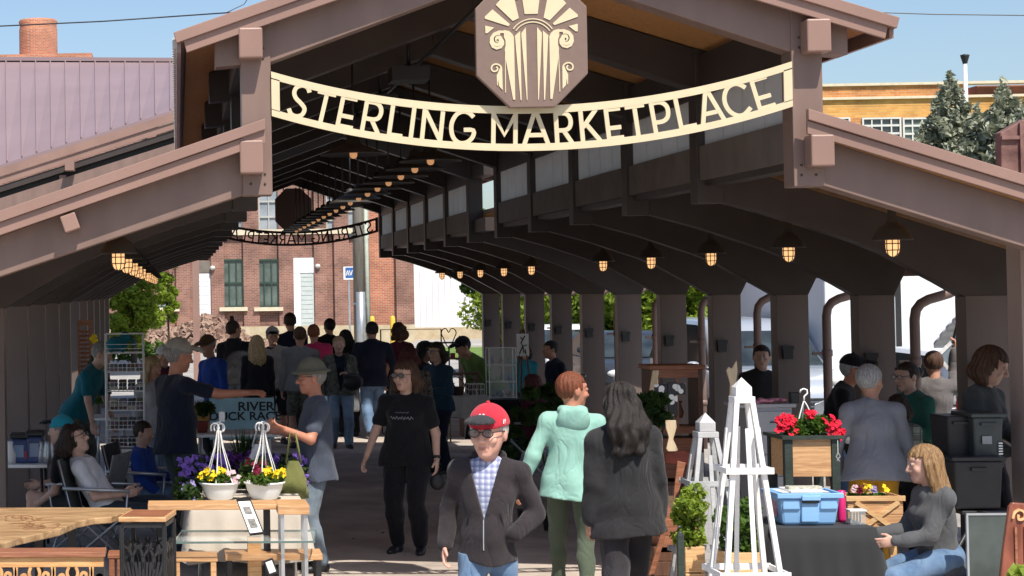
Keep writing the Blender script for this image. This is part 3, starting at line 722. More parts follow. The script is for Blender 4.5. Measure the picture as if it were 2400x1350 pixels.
# low hedge
hp = []
p = atY(255, 760, 48)
sh = thing('shrub', 'low scrubby shrub at the foot of the bright green tree', 'shrub', (p.x + .3, 47, 0))
obj('foliage', leaves(clump_pts([np.array([-.8 + .4 * i, 0, .45]) for i in range(6)], [.42] * 6, 260), .09), leaf_g, sh)
# rubble pile
rub = MB(); cen = atY(462, 800, 60)
for i in range(1500):
    u = rs.uniform(-1, 1); v = rs.uniform(-1, 1); hgt = max(0, 1 - (abs(u) ** 1.4 + abs(v) ** 1.6)) 
    if hgt <= 0: continue
    z = 1.28 * hgt ** .8 * (1 + .2 * math.sin(u * 7)) ; M = Matrix.Translation((cen.x + u * 3.1, 60 + v * 2.0, z * rs.uniform(.85, 1))) @ Euler(rs.uniform(0, 3, 3)).to_matrix().to_4x4()
    s_ = rs.uniform(.08, .2); rub.cbox((0, 0, 0), (s_ * 1.7, s_, s_ * .6), M)
o = obj('rubble_pile', rub, mat('broken_brick', (.20, .12, .09), .9, 0, .8, .2, 10, col2=(.36, .25, .19))); o['kind'] = 'stuff'
# yellow bollards
byel = mat('yellow_paint', (.65, .42, .05), .6, .1, 5)
for i, px in enumerate((873, 921)):
    p = atY(px, 800, 60); t = thing('bollard', 'yellow bollard by the factory wall, %s' % ['nearer the utility pole' if i == 0 else 'nearer the white shed'][0], 'bollard', (p.x, 60, 0), 0, 'yellow bollards')
    obj('post', MB().lathe([(.1, 0), (.1, 1.2), (.07, 1.28), (0, 1.3)], n=14), byel, t)
    obj('base', MB().lathe([(.2, 0), (.2, .08), (.1, .1)], n=14), conc_m, t)
# utility pole with galvanised guard
p = atY(842, 700, 40)
up = thing('utility_pole', 'weathered wooden utility pole with a grey metal cable guard', 'utility pole', (p.x, 40, 0))
obj('pole', MB().tube([(0, 0, 0), (0, 0, 10)], [.17, .13], 14), mat('weathered_pole_wood', (.20, .18, .15), .9, .2, 3, .4, 15, stretch=(6, 6, .5)), up)
obj('cable_guard', MB().tube([(.02, -.19, 0), (.02, -.18, 2.25)], .13, 12), alu, up)
obj('conduit', MB().tube([(.24, -.05, 0), (.2, -.05, 6)], .06, 8), mat('pale_conduit', (.42, .46, .38), .5), up)
obj('strap', MB().lathe([(.19, 1.9), (.19, 1.95)], n=14), alu, up)
p = atY(818, 640, 45)
sg_ = thing('parking_sign', 'small blue and white parking sign left of the utility pole', 'sign', (p.x, 45, 0))
obj('post', MB().box((-.03, .02, 0), (.03, .06, p.z + .2)), alu, sg_)
obj('plate', MB().box((-.17, 0, p.z - .2), (.17, .015, p.z + .2)), whitep, sg_)
obj('blue_field', MB().box((-.11, -.006, p.z - .15), (.13, -.001, p.z + .17)), mat('sign_blue', (.03, .12, .38), .5), sg_)
lb = MB()
for k_, ch_ in enumerate('AV'):
    for st in ([[(0, 0), (.5, 1)], [(.5, 1), (1, 0)], [(.2, .3), (.8, .3)]] if ch_ == 'A' else [[(0, 1), (.5, 0)], [(.5, 0), (1, 1)]]):
        ribbon(lb, st, .022, -.012, .005, lambda q: (-.09 + k_ * .1 + q[0] * .09, p.z - .08 + q[1] * .17))
obj('lettering', lb, whitep, sg_)
# cable from upper left to the roof, a second at the right
cb = thing('power_line', 'thick black power cable running to the roof edge at the upper left', 'cable', (-4, 6, 5))
a = atY(-60, 64, 6); b = atY(545, 29, 6); c_ = atY(545, 30, 6); e_ = atY(620, -60, 6)
obj('cable', MB().tube([a + (a - b) * 14 + Vector((0, 0, 1.2)), a + (a - b) * 5, a, a.lerp(b, .5) + Vector((0, 0, -.015)), b], .007, 6), darkm, cb, world=True)
obj('lead', MB().tube([b + Vector((-.06, 0, -.0)), atY(572, 10, 6), e_], .004, 5), darkm, cb, world=True)
cb = thing('power_line', 'thin power line crossing the sky at the upper right', 'cable', (9, 30, 8))
a = atY(1900, 24, 30); b = atY(2480, 37, 30)
obj('cable', MB().tube([a + (a - b) * 6 + Vector((0, 0, 1)), a, a.lerp(b, .5) + Vector((0, 0, -.03)), b, b + (b - a) * 8 + Vector((0, 0, 1.5))], .012, 5), darkm, cb, world=True)
# rusty cabinet at the right edge above the roof
rc = thing('rusty_tank', 'weathered rusty brown metal bin at the right edge behind the side roof', 'tank', (atY(2400, 400, 3).x, 3.2, 0))
a = atY(2347, 395, 3); b = atY(2420, 282, 3)
rust = mat('rusty_brown_metal', (.09, .04, .035), .7, 0, 5, .3, 20, col2=(.24, .13, .11))
obj('body', loc(MB().prism([(a.x, 3, 1.0), (a.x + .9, 3, 1.0), (a.x + .9, 3, b.z + .3), (a.x + .18, 3, b.z), (a.x, 3, b.z - .10)], (0, .12, 0)), rc), rust, rc, bev=.01)
obj('rib', loc(MB().box((a.x + .15, 2.97, 1.0), (a.x + .19, 2.999, b.z - .02)), rc), rust, rc)
obj('rib', loc(MB().box((a.x, 2.97, b.z - .16), (a.x + .145, 2.999, b.z - .13)), rc), rust, rc)
for sx in (.1, .8): obj('leg', loc(MB().box((a.x + sx - .04, 3.02, 0), (a.x + sx + .04, 3.1, 1.0)), rc), rust, rc)

# ================================================================== VEHICLES
def car(name, label, x, y, rz, L, Wd, prof, paint, cabin, group='parked vehicles', gm=None):
    """prof: lower body side outline (x along length, z); cabin: greenhouse outline"""
    t = thing(name, label, 'car', (x, y, 0), rz, group)
    def loft(pr, ws, n=6):
        mb = MB(); mb.sm = True; vs = []; m_ = len(pr)
        us = [-1, -.96, -.8, 0, .8, .96, 1]; ins = [.07, .015, 0, 0, 0, .015, .07]
        cx0 = sum(p[0] for p in pr) / m_; cz0 = sum(p[1] for p in pr) / m_
        for u, i_ in zip(us, ins):
            for (px_, pz_) in pr: vs.append((px_ + (cx0 - px_) * i_, u * ws(pz_) / 2, pz_ + (cz0 - pz_) * i_ * 1.0))
        fs = []
        for a_ in range(len(us) - 1):
            for k in range(m_): fs.append((a_ * m_ + k, a_ * m_ + (k + 1) % m_, (a_ + 1) * m_ + (k + 1) % m_, (a_ + 1) * m_ + k))
        fs += [tuple(range(m_ - 1, -1, -1)), tuple((len(us) - 1) * m_ + k for k in range(m_))]
        mb.add(vs, fs); return mb
    bd = loft(prof, lambda z: Wd - .10 * abs(z - .65)); obj('body', bd, paint, t)
    zb = min(p[1] for p in cabin); zt = max(p[1] for p in cabin)
    cw = lambda z: Wd * (.97 - .22 * (z - zb) / (zt - zb))
    obj('cabin', loft(cabin, cw), paint, t)
    # side glass, windscreen, rear glass
    gb = MB(); x0 = cabin[0]; 
    inner = [(p[0] * .93 + .02 * 0 + sum(c[0] for c in cabin) / len(cabin) * .07, zb + .03 + (p[1] - zb) * .86) for p in cabin]
    for sgn in (-1, 1):
        gb.add([(p[0], sgn * (cw(p[1]) / 2 + .012), p[1]) for p in inner], [tuple(range(len(inner)))])
    o = obj('side_glass', gb, winglass, t)
    pb = [p for p in cabin]
    a_, b_ = pb[0], pb[1]; c1, c2 = pb[-1], pb[-2]
    for (q0, q1, dx) in ((a_, b_, .03), (c1, c2, -.03)):
        fr_ = MB(); dx = .03 if q0[0] > 0 else -.03; k0, k1 = .1, .88
        e0 = (q0[0] + (q1[0] - q0[0]) * k0 + dx, q0[1] + (q1[1] - q0[1]) * k0); e1 = (q0[0] + (q1[0] - q0[0]) * k1 + dx, q0[1] + (q1[1] - q0[1]) * k1)
        fr_.add([(e0[0], -cw(e0[1]) * .43, e0[1]), (e0[0], cw(e0[1]) * .43, e0[1]), (e1[0], cw(e1[1]) * .43, e1[1]), (e1[0], -cw(e1[1]) * .43, e1[1])], [(0, 1, 2, 3)])
        obj('windscreen' if dx > 0 else 'rear_window', fr_, winglass, t)
    xs_ = [p[0] for p in prof]; xf, xb = max(xs_), min(xs_)
    for wx in (xf - .85, xb + .8):
        for sy in (-1, 1):
            ty = MB(); ty.lathe([(.20, -.1), (.33, -.1), (.35, -.06), (.35, .06), (.33, .1), (.2, .1), (.2, -.1)], n=22)
            M = Matrix.Translation((wx, sy * (Wd / 2 - .10), .34)) @ Matrix.Rotation(math.pi / 2, 4, 'X'); ty.v = [tuple(M @ Vector(v)) for v in ty.v]
            o = obj('wheel', ty, mat('tyre_rubber', (.02, .02, .02), .8, .1), t)
            rm = MB(); rm.lathe([(0, .11), (.05, .115), (.07, .08), (.2, .09), (.2, -.09), (0, -.1)], n=12); rm.v = [tuple(M @ Vector((v[0], v[1], -sy * v[2]))) for v in rm.v]
            obj('rim', rm, alu, o)
    for sy in (-1, 1):
        obj('headlight', MB().ball((xf - .10, sy * (Wd / 2 - .25), .68), (.10, .20, .08)), mat('headlight_glass', (.7, .75, .8), .1, .05, spec=.9), t)
        obj('tail_light', MB().ball((xb + .05, sy * (Wd / 2 - .18), .95), (.06, .10, .17)), mat('red_light', (.35, .02, .02), .2, .1), t)
        obj('mirror', MB().ball((xf - 1.45, sy * (Wd / 2 + .10), 1.08), (.07, .12, .08)), paint, t)
    gr_ = MB(); 
    for i in range(4): gr_.box((xf - .005, -.42, .42 + i * .07), (xf + .02, .42, .46 + i * .07))
    obj('grille', gr_, darkm, t); obj('bumper', MB().box((xf - .1, -Wd / 2 + .12, .28), (xf + .03, Wd / 2 - .12, .40)), darkm, t)
    obj('number_plate', MB().box((xf + .03, -.15, .30), (xf + .04, .15, .38)), whitep, t)
    return t
silver = mat('silver_car_paint', (.42, .46, .52), .18, .04, 1, metal=.3, spec=.8)
whitec = mat('white_car_paint', (.75, .77, .80), .2, .02, 1, spec=.7)
darkc = mat('dark_car_paint', (.03, .035, .045), .15, .1, 1, spec=.8)
van_p = [(-2.4, .3), (2.3, .3), (2.42, .55), (2.38, .85), (1.55, 1.05), (-2.3, 1.12), (-2.45, .8)]
van_c = [(1.5, 1.04), (.62, 1.68), (.2, 1.76), (-1.8, 1.78), (-2.2, 1.6), (-2.36, 1.1)]
sed_p = [(-2.25, .28), (2.15, .28), (2.28, .5), (2.2, .72), (1.2, .92), (-1.4, .95), (-2.2, .92), (-2.32, .6)]
sed_c = [(1.05, .9), (.3, 1.38), (-.1, 1.44), (-.9, 1.42), (-1.75, .96)]
D90 = math.pi / 2
car('minivan', 'silver minivan parked nose first beside the right hand columns', 6.3, 16.6, -D90, 4.8, 1.85, van_p, silver, van_c)
car('sport_utility_vehicle', 'white utility vehicle parked behind the silver minivan', 9.0, 23.0, -D90 - .12, 4.8, 1.85, van_p, whitec, van_c)
car('saloon_car', 'dark saloon car parked beyond the bright column', 6.3, 24.5, -D90, 4.5, 1.75, sed_p, darkc, sed_c)
car('saloon_car', 'white saloon car parked farthest down the right side', 6.6, 31.5, -D90, 4.5, 1.75, sed_p, whitec, sed_c)
hb = car('hatchback', 'white hatchback with its rear door raised beside the front right column', 6.75, 9.9, D90, 4.5, 1.8, sed_p, whitec, [(1.05, .9), (.3, 1.46), (-.1, 1.54), (-1.5, 1.52), (-2.1, .96)])
tg = MB(); tg.sm = True
for i in range(6):
    a_, b_ = i / 6, (i + 1) / 6; f_ = lambda t_: (-1.45 - 1.05 * t_, 1.56 + .42 * math.sin(t_ * 1.4) )
    (xa, za), (xb_, zb_) = f_(a_), f_(b_)
    tg.hexa([(xa, -.72, za), (xb_, -.72, zb_), (xb_, .72, zb_), (xa, .72, za), (xa, -.72, za + .06), (xb_, -.72, zb_ + .06), (xb_, .72, zb_ + .06), (xa, .72, za + .06)])
obj('rear_door', tg, whitec, hb)
obj('gas_strut', MB().tube([(-1.6, .66, 1.3), (-2.0, .68, 1.82)], .015, 6), darkm, hb)
# white box trailer
tr_ = thing('box_trailer', 'tall white box trailer with a dark-painted side doorway behind the hatchback', 'trailer', (8.45, 15.2, 0), 0, 'parked vehicles')
obj('body', MB().box((-1.35, 0, .5), (1.9, 5.5, 2.75)), mat('white_trailer_skin', (.72, .74, .76), .35, .02, 1), tr_, bev=.03)
obj('doorway_shade', MB().box((-.95, -.03, .6), (-.25, -.003, 2.35)), darkm, tr_)  # flat dark sheet paints the unlit inside of the doorway
dc = MB()
for i, x in enumerate((-.9, -.78, -.66, -.5, -.4)): dc.box((x, -.07, .65 + .05 * i), (x + .05, -.04, 2.2 - .1 * (i % 3)))
obj('rack', dc, alu, tr_)
obj('stripe', MB().box((-1.35, -.01, 2.42), (1.9, -.004, 2.5)), alu, tr_)
for x in (-.9, 1.3):
    ty = MB().lathe([(.0, -.12), (.36, -.12), (.38, 0), (.36, .12), (0, .12)], n=20); M = Matrix.Translation((x, 1.6, .38)) @ Matrix.Rotation(math.pi / 2, 4, 'Y'); ty.v = [tuple(M @ Vector(v)) for v in ty.v]
    obj('wheel', ty, MATS['tyre_rubber'], tr_)
# ================================================================== PEOPLE: bodies grown as one smooth surface
F32 = np.float32
class Grid:
    def __init__(s, lo, hi, h):
        s.h = h; s.o = np.array(lo, float); n = [max(4, int(math.ceil((hi[i] - lo[i]) / h)) + 1) for i in range(3)]
        s.D = np.full(n, 1.0, F32); s.ax = [(s.o[i] + h * np.arange(n[i])).astype(F32) for i in range(3)]
    def reg(s, lo, hi):
        sl = []
        for i in range(3):
            a = max(0, int((lo[i] - s.o[i]) / s.h)); b = min(s.D.shape[i], int((hi[i] - s.o[i]) / s.h) + 2)
            if b <= a: return None
            sl.append(slice(a, b))
        return tuple(sl)
    def pts(s, sl):
        return s.ax[0][sl[0]][:, None, None], s.ax[1][sl[1]][None, :, None], s.ax[2][sl[2]][None, None, :]
    def put(s, lo, hi, fn, k, op):
        m = k + 3 * s.h
        sl = s.reg([v - m for v in lo], [v + m for v in hi])
        if sl is None: return
        x, y, z = s.pts(sl); d = fn(x, y, z); A = s.D[sl]
        if op == 'sub': d = -d; s.D[sl] = np.maximum(A, d) if k <= 0 else np.maximum(A, d) + np.maximum(k - np.abs(A - d), 0) ** 2 / (4 * k)
        elif k > 0:
            hh = np.maximum(k - np.abs(A - d), 0); s.D[sl] = np.minimum(A, d) - hh * hh / (4 * k)
        else: s.D[sl] = np.minimum(A, d)
    def cap(s, a, b, r0, r1=None, k=.02, op='add'):
        a = np.array(a, float); b = np.array(b, float); r1 = r0 if r1 is None else r1; ab = b - a; L = max(1e-9, ab.dot(ab)); R_ = max(r0, r1)
        def fn(x, y, z):
            px, py, pz = x - a[0], y - a[1], z - a[2]; t = np.clip((px * ab[0] + py * ab[1] + pz * ab[2]) / L, 0, 1)
            return np.sqrt((px - t * ab[0]) ** 2 + (py - t * ab[1]) ** 2 + (pz - t * ab[2]) ** 2) - (r0 + (r1 - r0) * t)
        s.put(np.minimum(a, b) - R_, np.maximum(a, b) + R_, fn, k, op)
    def ell(s, c, r, M=None, k=.02, op='add'):
        c = np.array(c, float); r = np.array(r, float); R_ = r.max(); M = np.eye(3) if M is None else np.array(M)
        def fn(x, y, z):
            p = (x - c[0], y - c[1], z - c[2]); q = [p[0] * M[0, i] + p[1] * M[1, i] + p[2] * M[2, i] for i in range(3)]
            k0 = np.sqrt(sum((q[i] / r[i]) ** 2 for i in range(3))); k1 = np.sqrt(sum((q[i] / r[i] ** 2) ** 2 for i in range(3))) + 1e-6
            return k0 * (k0 - 1) / k1
        s.put(c - R_, c + R_, fn, k, op)
    def plane(s, p, n):  # keep the side where (x-p).n < 0
        x, y, z = s.pts((slice(None),) * 3); n = np.array(n, float); n /= np.linalg.norm(n)
        s.D = np.maximum(s.D, ((x - p[0]) * n[0] + (y - p[1]) * n[1] + (z - p[2]) * n[2]).astype(F32))
    def folds(s, amp, seed, fr=(9, 26), stretch=(1, 1, .6)):
        r_ = np.random.RandomState(seed); x, y, z = s.pts((slice(None),) * 3); acc = 0
        for i in range(7):
            f = r_.uniform(*fr); v = r_.normal(size=3); v /= np.linalg.norm(v); v = v * f * np.array(stretch)
            acc = acc + np.sin(v[0] * x + v[1] * y + v[2] * z + r_.uniform(0, 6)) * (fr[0] / f) ** .5
        s.D = s.D + (amp * acc / 2.2).astype(F32)
    def nets(s):
        D = s.D; I = D < 0
        c = np.zeros(tuple(n - 1 for n in D.shape), np.int8); offs = [(i, j, k) for i in (0, 1) for j in (0, 1) for k in (0, 1)]
        n = D.shape
        for (i, j, k) in offs: c += I[i:n[0] - 1 + i, j:n[1] - 1 + j, k:n[2] - 1 + k]
        act = (c > 0) & (c < 8); ai = np.argwhere(act); N = len(ai)
        if N == 0: return np.zeros((0, 3)), np.zeros((0, 4), int)
        idx = -np.ones(act.shape, int); idx[act] = np.arange(N)
        V = np.stack([D[ai[:, 0] + i, ai[:, 1] + j, ai[:, 2] + k] for (i, j, k) in offs], 1); O = np.array(offs, float)
        P = np.zeros((N, 3)); cnt = np.zeros(N)
        for a in range(8):
            for b in range(a + 1, 8):
                if abs(O[a] - O[b]).sum() != 1: continue
                va, vb = V[:, a], V[:, b]; m = (va < 0) != (vb < 0); t = np.where(m, va / np.where(m, va - vb, 1), 0)
                P += np.where(m[:, None], O[a] + (O[b] - O[a]) * t[:, None], 0); cnt += m
        P = (ai + P / cnt[:, None]) * s.h + s.o; Q = []
        for ax in range(3):
            sa = [slice(None)] * 3; sb = [slice(None)] * 3; sa[ax] = slice(0, -1); sb[ax] = slice(1, None)
            A = I[tuple(sa)]; B = I[tuple(sb)]; e = np.argwhere(A != B); u, v = (ax + 1) % 3, (ax + 2) % 3
            e = e[(e[:, u] > 0) & (e[:, v] > 0) & (e[:, u] < n[u] - 1) & (e[:, v] < n[v] - 1)]
            if len(e) == 0: continue
            def cell(du, dv):
                q = e.copy(); q[:, u] -= du; q[:, v] -= dv; return idx[q[:, 0], q[:, 1], q[:, 2]]
            q = np.stack([cell(1, 1), cell(0, 1), cell(0, 0), cell(1, 0)], 1); fl = A[e[:, 0], e[:, 1], e[:, 2]]
            q[~fl] = q[~fl][:, ::-1]; Q.append(q)
        Q = np.concatenate(Q) if Q else np.zeros((0, 4), int)
        return P, Q[(Q >= 0).all(1)]
def grown(name, grids, m, parent, mfun=None, mats=None):
    V = []; Fq = []; b = 0
    for g in grids:
        p, q = g.nets(); V.append(p); Fq.append(q + b); b += len(p)
    V = np.concatenate(V); Fq = np.concatenate(Fq)
    if len(V) == 0: return None
    me = bpy.data.meshes.new(name); me.vertices.add(len(V)); me.vertices.foreach_set('co', V.astype(F32).ravel())
    me.loops.add(len(Fq) * 4); me.loops.foreach_set('vertex_index', Fq.astype(np.int32).ravel()); me.polygons.add(len(Fq))
    me.polygons.foreach_set('loop_start', np.arange(0, len(Fq) * 4, 4, dtype=np.int32)); me.polygons.foreach_set('loop_total', np.full(len(Fq), 4, np.int32))
    for mm in (mats or [m]): me.materials.append(mm)
    if mfun is not None: me.polygons.foreach_set('material_index', mfun(V[Fq].mean(1)).astype(np.int32))
    me.polygons.foreach_set('use_smooth', np.ones(len(Fq), bool)); me.update(calc_edges=True)
    o = bpy.data.objects.new(name, me); C.objects.link(o); o.parent = parent; return o
def nrm(v): v = np.array(v, float); return v / (np.linalg.norm(v) + 1e-9)
def rotm(ax, a): return np.array(Matrix.Rotation(a, 3, ax))
def skin(c):
    n = 'skin_%02d_%02d' % (int(c[0] * 99), int(c[1] * 99)); m = mat(n, c, .5, .08, 18, .08, 90, spec=.35)
    b = m.node_tree.nodes['Principled BSDF']; b.inputs['Subsurface Weight'].default_value = .08; b.inputs['Subsurface Radius'].default_value = (.6, .25, .12); b.inputs['Subsurface Scale'].default_value = .02
    return m
lipm = mat('lip_skin', (.38, .17, .13), .5, .05); eyem = mat('eye_white', (.55, .52, .5), .3, .03); pupil = mat('dark_eye', (.02, .015, .012), .2, .1)
def crumple(m, strength=.9):
    """creases: a distorted noise pushed through a ridge, as bump"""
    n = m.node_tree.nodes; l = m.node_tree.links; b = n['Principled BSDF']
    tc = n.new('ShaderNodeTexCoord'); mp = n.new('ShaderNodeMapping'); mp.inputs['Scale'].default_value = (1, 1, .62); mp.inputs['Rotation'].default_value = (.3, .5, 0); l.new(tc.outputs['Object'], mp.inputs[0])
    t = n.new('ShaderNodeTexNoise'); t.inputs['Scale'].default_value = 5.0; t.inputs['Detail'].default_value = 3; t.inputs['Distortion'].default_value = .7; l.new(mp.outputs[0], t.inputs[0])
    a = n.new('ShaderNodeMath'); a.operation = 'SUBTRACT'; a.inputs[1].default_value = .5; l.new(t.outputs[0], a.inputs[0])
    ab = n.new('ShaderNodeMath'); ab.operation = 'ABSOLUTE'; l.new(a.outputs[0], ab.inputs[0]); pw = n.new('ShaderNodeMath'); pw.operation = 'POWER'; pw.inputs[1].default_value = .8; l.new(ab.outputs[0], pw.inputs[0])
    bp = n.new('ShaderNodeBump'); bp.inputs['Strength'].default_value = strength; bp.inputs['Distance'].default_value = .035; l.new(pw.outputs[0], bp.inputs['Height'])
    if b.inputs['Normal'].links: l.new(b.inputs['Normal'].links[0].from_socket, bp.inputs['Normal'])
    l.new(bp.outputs[0], b.inputs['Normal'])
def cloth(name, c, var=.14, bump=.3, col2=None, scale=5, rough=.92, stretch=(1, 1, 1), cr=.85):
    new = name not in MATS
    m = mat(name, c, rough, var, scale, bump, 260, col2=col2, spec=.15, sheen=.12, stretch=stretch)
    if new: crumple(m, cr)
    return m
denim = cloth('blue_denim', (.08, .14, .24), col2=(.17, .26, .39), scale=7); ldenim = cloth('light_denim', (.13, .20, .30), col2=(.30, .40, .52), scale=4)
greyjean = cloth('grey_blue_denim', (.12, .155, .19), col2=(.20, .25, .30), scale=6)
blackc = cloth('black_cloth', (.012, .012, .015)); navy = cloth('navy_cloth', (.012, .016, .032)); charc = cloth('charcoal_cloth', (.035, .035, .038))
def plaid(name, base, c1, c2, f=16.0):
    m = bpy.data.materials.new(name); m.use_nodes = True; MATS[name] = m; n = m.node_tree.nodes; l = m.node_tree.links; b = n['Principled BSDF']; b.inputs['Roughness'].default_value = .9
    tc = n.new('ShaderNodeTexCoord'); sp = n.new('ShaderNodeSeparateXYZ'); l.new(tc.outputs['Object'], sp.inputs[0]); fac = []
    for ax, w_ in (('X', .42), ('Z', .42), ('X', .14), ('Z', .14)):
        mu = n.new('ShaderNodeMath'); mu.operation = 'MULTIPLY'; mu.inputs[1].default_value = f * (1 if w_ > .2 else 2); l.new(sp.outputs[ax], mu.inputs[0])
        fr_ = n.new('ShaderNodeMath'); fr_.operation = 'FRACT'; l.new(mu.outputs[0], fr_.inputs[0]); lt = n.new('ShaderNodeMath'); lt.operation = 'LESS_THAN'; lt.inputs[1].default_value = w_; l.new(fr_.outputs[0], lt.inputs[0]); fac.append(lt)
    prev = None
    for i, (fc, col) in enumerate(zip(fac, (c1, c1, c2, c2))):
        mx = n.new('ShaderNodeMix'); mx.data_type = 'RGBA'; sc_ = n.new('ShaderNodeMath'); sc_.operation = 'MULTIPLY'; sc_.inputs[1].default_value = .5 if i < 2 else .8; l.new(fc.outputs[0], sc_.inputs[0]); l.new(sc_.outputs[0], mx.inputs[0])
        if prev is None: mx.inputs[6].default_value = (*base, 1)
        else: l.new(prev, mx.inputs[6])
        mx.inputs[7].default_value = (*col, 1); prev = mx.outputs[2]
    l.new(prev, b.inputs['Base Color']); crumple(m, .6); return m
SK = (.42, .22, .15); SKR = (.46, .20, .13); SKP = (.55, .34, .26)
HC = {'grey': (.22, .21, .20), 'white': (.45, .44, .42), 'brown': (.07, .035, .02), 'auburn': (.16, .05, .025), 'blonde': (.36, .25, .13), 'black': (.012, .011, .012), 'darkbrown': (.03, .018, .012), 'sable': (.022, .018, .016), 'golden': (.23, .135, .062), 'silver': (.30, .30, .30), 'wine': (.10, .03, .035)}
def hairm(c):
    return mat('hair_' + c, tuple(v * .6 for v in HC[c]), .55, 0, 22, .5, 45, col2=tuple(min(1, v * 1.5) for v in HC[c]), stretch=(5, 5, .7), spec=.3)
ARMS = {'down': ((.13, .04, -1), (.08, -.15, -1)), 'pocket': ((.36, .30, -1), (-.50, -.80, -.60)), 'front': ((.16, -.12, -1), (-.35, -1, .12)), 'low': ((.1, -.25, -1), (-.25, -.7, -.45)),
        'fold': ((.2, .05, -1), (-.9, -.55, .15)), 'reach': ((.15, -1, -.15), (0, -1, 0)), 'swingf': ((.12, -.35, -1), (.02, -.55, -1)), 'swingb': ((.12, .4, -1), (.06, .15, -1)), 'up': ((.3, -.7, .5), (0, -.5, 1)), 'out': ((.38, -.1, -1), (.34, -.22, -1))}
PN = [0]
def person(label, px, s, rz, h=1.72, fem=False, w=1.0, lean=0, side=0, head=(0, 0), arms=('down', 'down'), legs='stand', hip=None, top=None, sleeve='long', hem=.07, loose=.02,
           pants=denim, ploose=.02, shorts=False, shoes=blackp, hair='short', hc='brown', sk=SK, cap=None, hat=None, glasses=None, hero=False, belly=0, vox=None, open_=None, hood=None, XY=None, z0=0, bare=None, wr=.010, group=None, ankles=None, knee=(0, -1, 0), beard=False, nohand=(), hs=1.10):
    PN[0] += 1; seed = PN[0]
    if not hero:
        q_ = np.random.RandomState(seed * 3 + 1); side += q_.uniform(-4, 4); head = (head[0] + q_.uniform(-14, 14), head[1] + q_.uniform(-4, 8)); rz += q_.uniform(-8, 8)
    if XY is None: Y = Yof(s); X = atY(px, 900, Y).x
    else: X, Y = XY
    t = thing('person', label, 'person', (X, Y, z0), R(rz), group)
    k = h / 1.75; vx = vox or (.0085 if hero else .013); sk_m = skin(sk)
    sw = (.165 if fem else .19) * k * (.5 + .5 * w); hw = (.092 if fem else .085) * k
    hz = hip if hip is not None else .93 * k
    Hc = np.array([0, 0, hz]); la, ls_ = R(lean), R(side)
    T = nrm((math.sin(ls_), -math.sin(la) * math.cos(ls_), math.cos(la) * math.cos(ls_))); Xv = nrm(np.cross(np.array([0, 1, 0]) + 0, T)); Xv = nrm(np.cross(np.cross(T, [1, 0, 0]), T)) if False else nrm(np.array([1, 0, 0]) - T * T[0]); Yv = np.cross(T, Xv); M = np.stack([Xv, Yv, T], 1)
    at = lambda x, y, z: Hc + M @ np.array([x * k, y * k, z * k])
    nb = at(0, 0, .545); sh = [at(0, 0, .452) - Xv * sw, at(0, 0, .452) + Xv * sw]
    hyaw, hpit = R(head[0]), R(head[1])
    Hd = nrm(T * .6 + np.array([0, 0, .5]) + np.array([0, -.12 - .35 * math.sin(hpit) * 1.0, 0]))
    hcn = nb + Hd * .155 * k; hcn[1] -= .02 * k
    HM = rotm('Z', hyaw) @ rotm('X', hpit); hk = k * hs
    hp = lambda x, y, z: hcn + HM @ (np.array([x, y, z]) * hk)
    # limbs
    el, wr_, hd = [], [], []
    for i, a in enumerate(arms):
        u, f = ARMS[a] if isinstance(a, str) else a[:2]
        mir = np.array([-1 if i == 0 else 1, 1, 1]); u = nrm(np.array(u) * mir); f = nrm(np.array(f) * mir)
        if isinstance(a, str) and a not in ('reach', 'up'): u = nrm(u + (T - [0, 0, 1]) * -.4)
        e = sh[i] + u * .285 * k; q = e + f * .245 * k; el.append(e); wr_.append(q); hd.append(f)
    if ankles is None:
        ankles = {'stand': ((-.10, .0, .09), (.11, -.02, .09)), 'walk': ((-.08, -.24, .09), (.09, .26, .13)), 'walk2': ((-.09, .24, .13), (.09, -.24, .09)), 'sit': ((-.12, -.48, .09), (.12, -.42, .09)), 'close': ((-.07, 0, .09), (.07, .01, .09))}[legs]
    an = [np.array(a) * np.array([1, 1, 1]) for a in ankles]; hj = [Hc - Xv * hw, Hc + Xv * hw]; kn = []
    for i in range(2):
        dv = an[i] - hj[i]; Ld = np.linalg.norm(dv); l1 = l2 = .435 * k; 
        if hip is not None: l1 = .44 * k; l2 = .43 * k
        Lc = min(Ld, (l1 + l2) * .999); a_ = (l1 * l1 - l2 * l2 + Lc * Lc) / (2 * Lc); hh = math.sqrt(max(0, l1 * l1 - a_ * a_)); kd = np.array(knee, float) + np.array([(-.1 if i == 0 else .1), 0, 0]); kd = nrm(kd - nrm(dv) * kd.dot(nrm(dv)))
        kn.append(hj[i] + nrm(dv) * a_ + kd * hh)
    allp = np.array([Hc, nb, hcn, *sh, *el, *wr_, *an, *kn])
    def G(lo, hi, h_): return Grid(np.array(lo), np.array(hi), h_)
    def torso(g, o, full=True):
        b_ = belly
        g.ell(at(0, .0, .02), ((.150 if not fem else .165) * k * w + o, .115 * k * (.7 + .3 * w) + o, .12 * k + o), M, .05)
        g.ell(at(0, -.01 - b_ * .4, .16), (.140 * k * w + o + b_ * .5, .105 * k * (.6 + .4 * w) + o + b_, .14 * k + o), M, .06)
        g.ell(at(0, -.005, .34), ((.150 if fem else .165) * k * (.4 + .6 * w) + o, .112 * k * (.6 + .4 * w) + o, .165 * k + o), M, .06)
        if fem:
            for sx in (-1, 1): g.ell(at(sx * .07, -.095 * (.6 + .4 * w), .33), (.058 * k + o * .6, .05 * k + o * .6, .055 * k + o * .6), M, .05)
        for i in (0, 1): g.cap(at(0, .005, .46), sh[i], .066 * k + o, .046 * k + o, .05); g.cap(at(0, .01, .53), at(0, .01, .53) + (sh[i] - at(0, .01, .53)) * .6, .034 * k + o * .6, .03 * k + o * .6, .05)
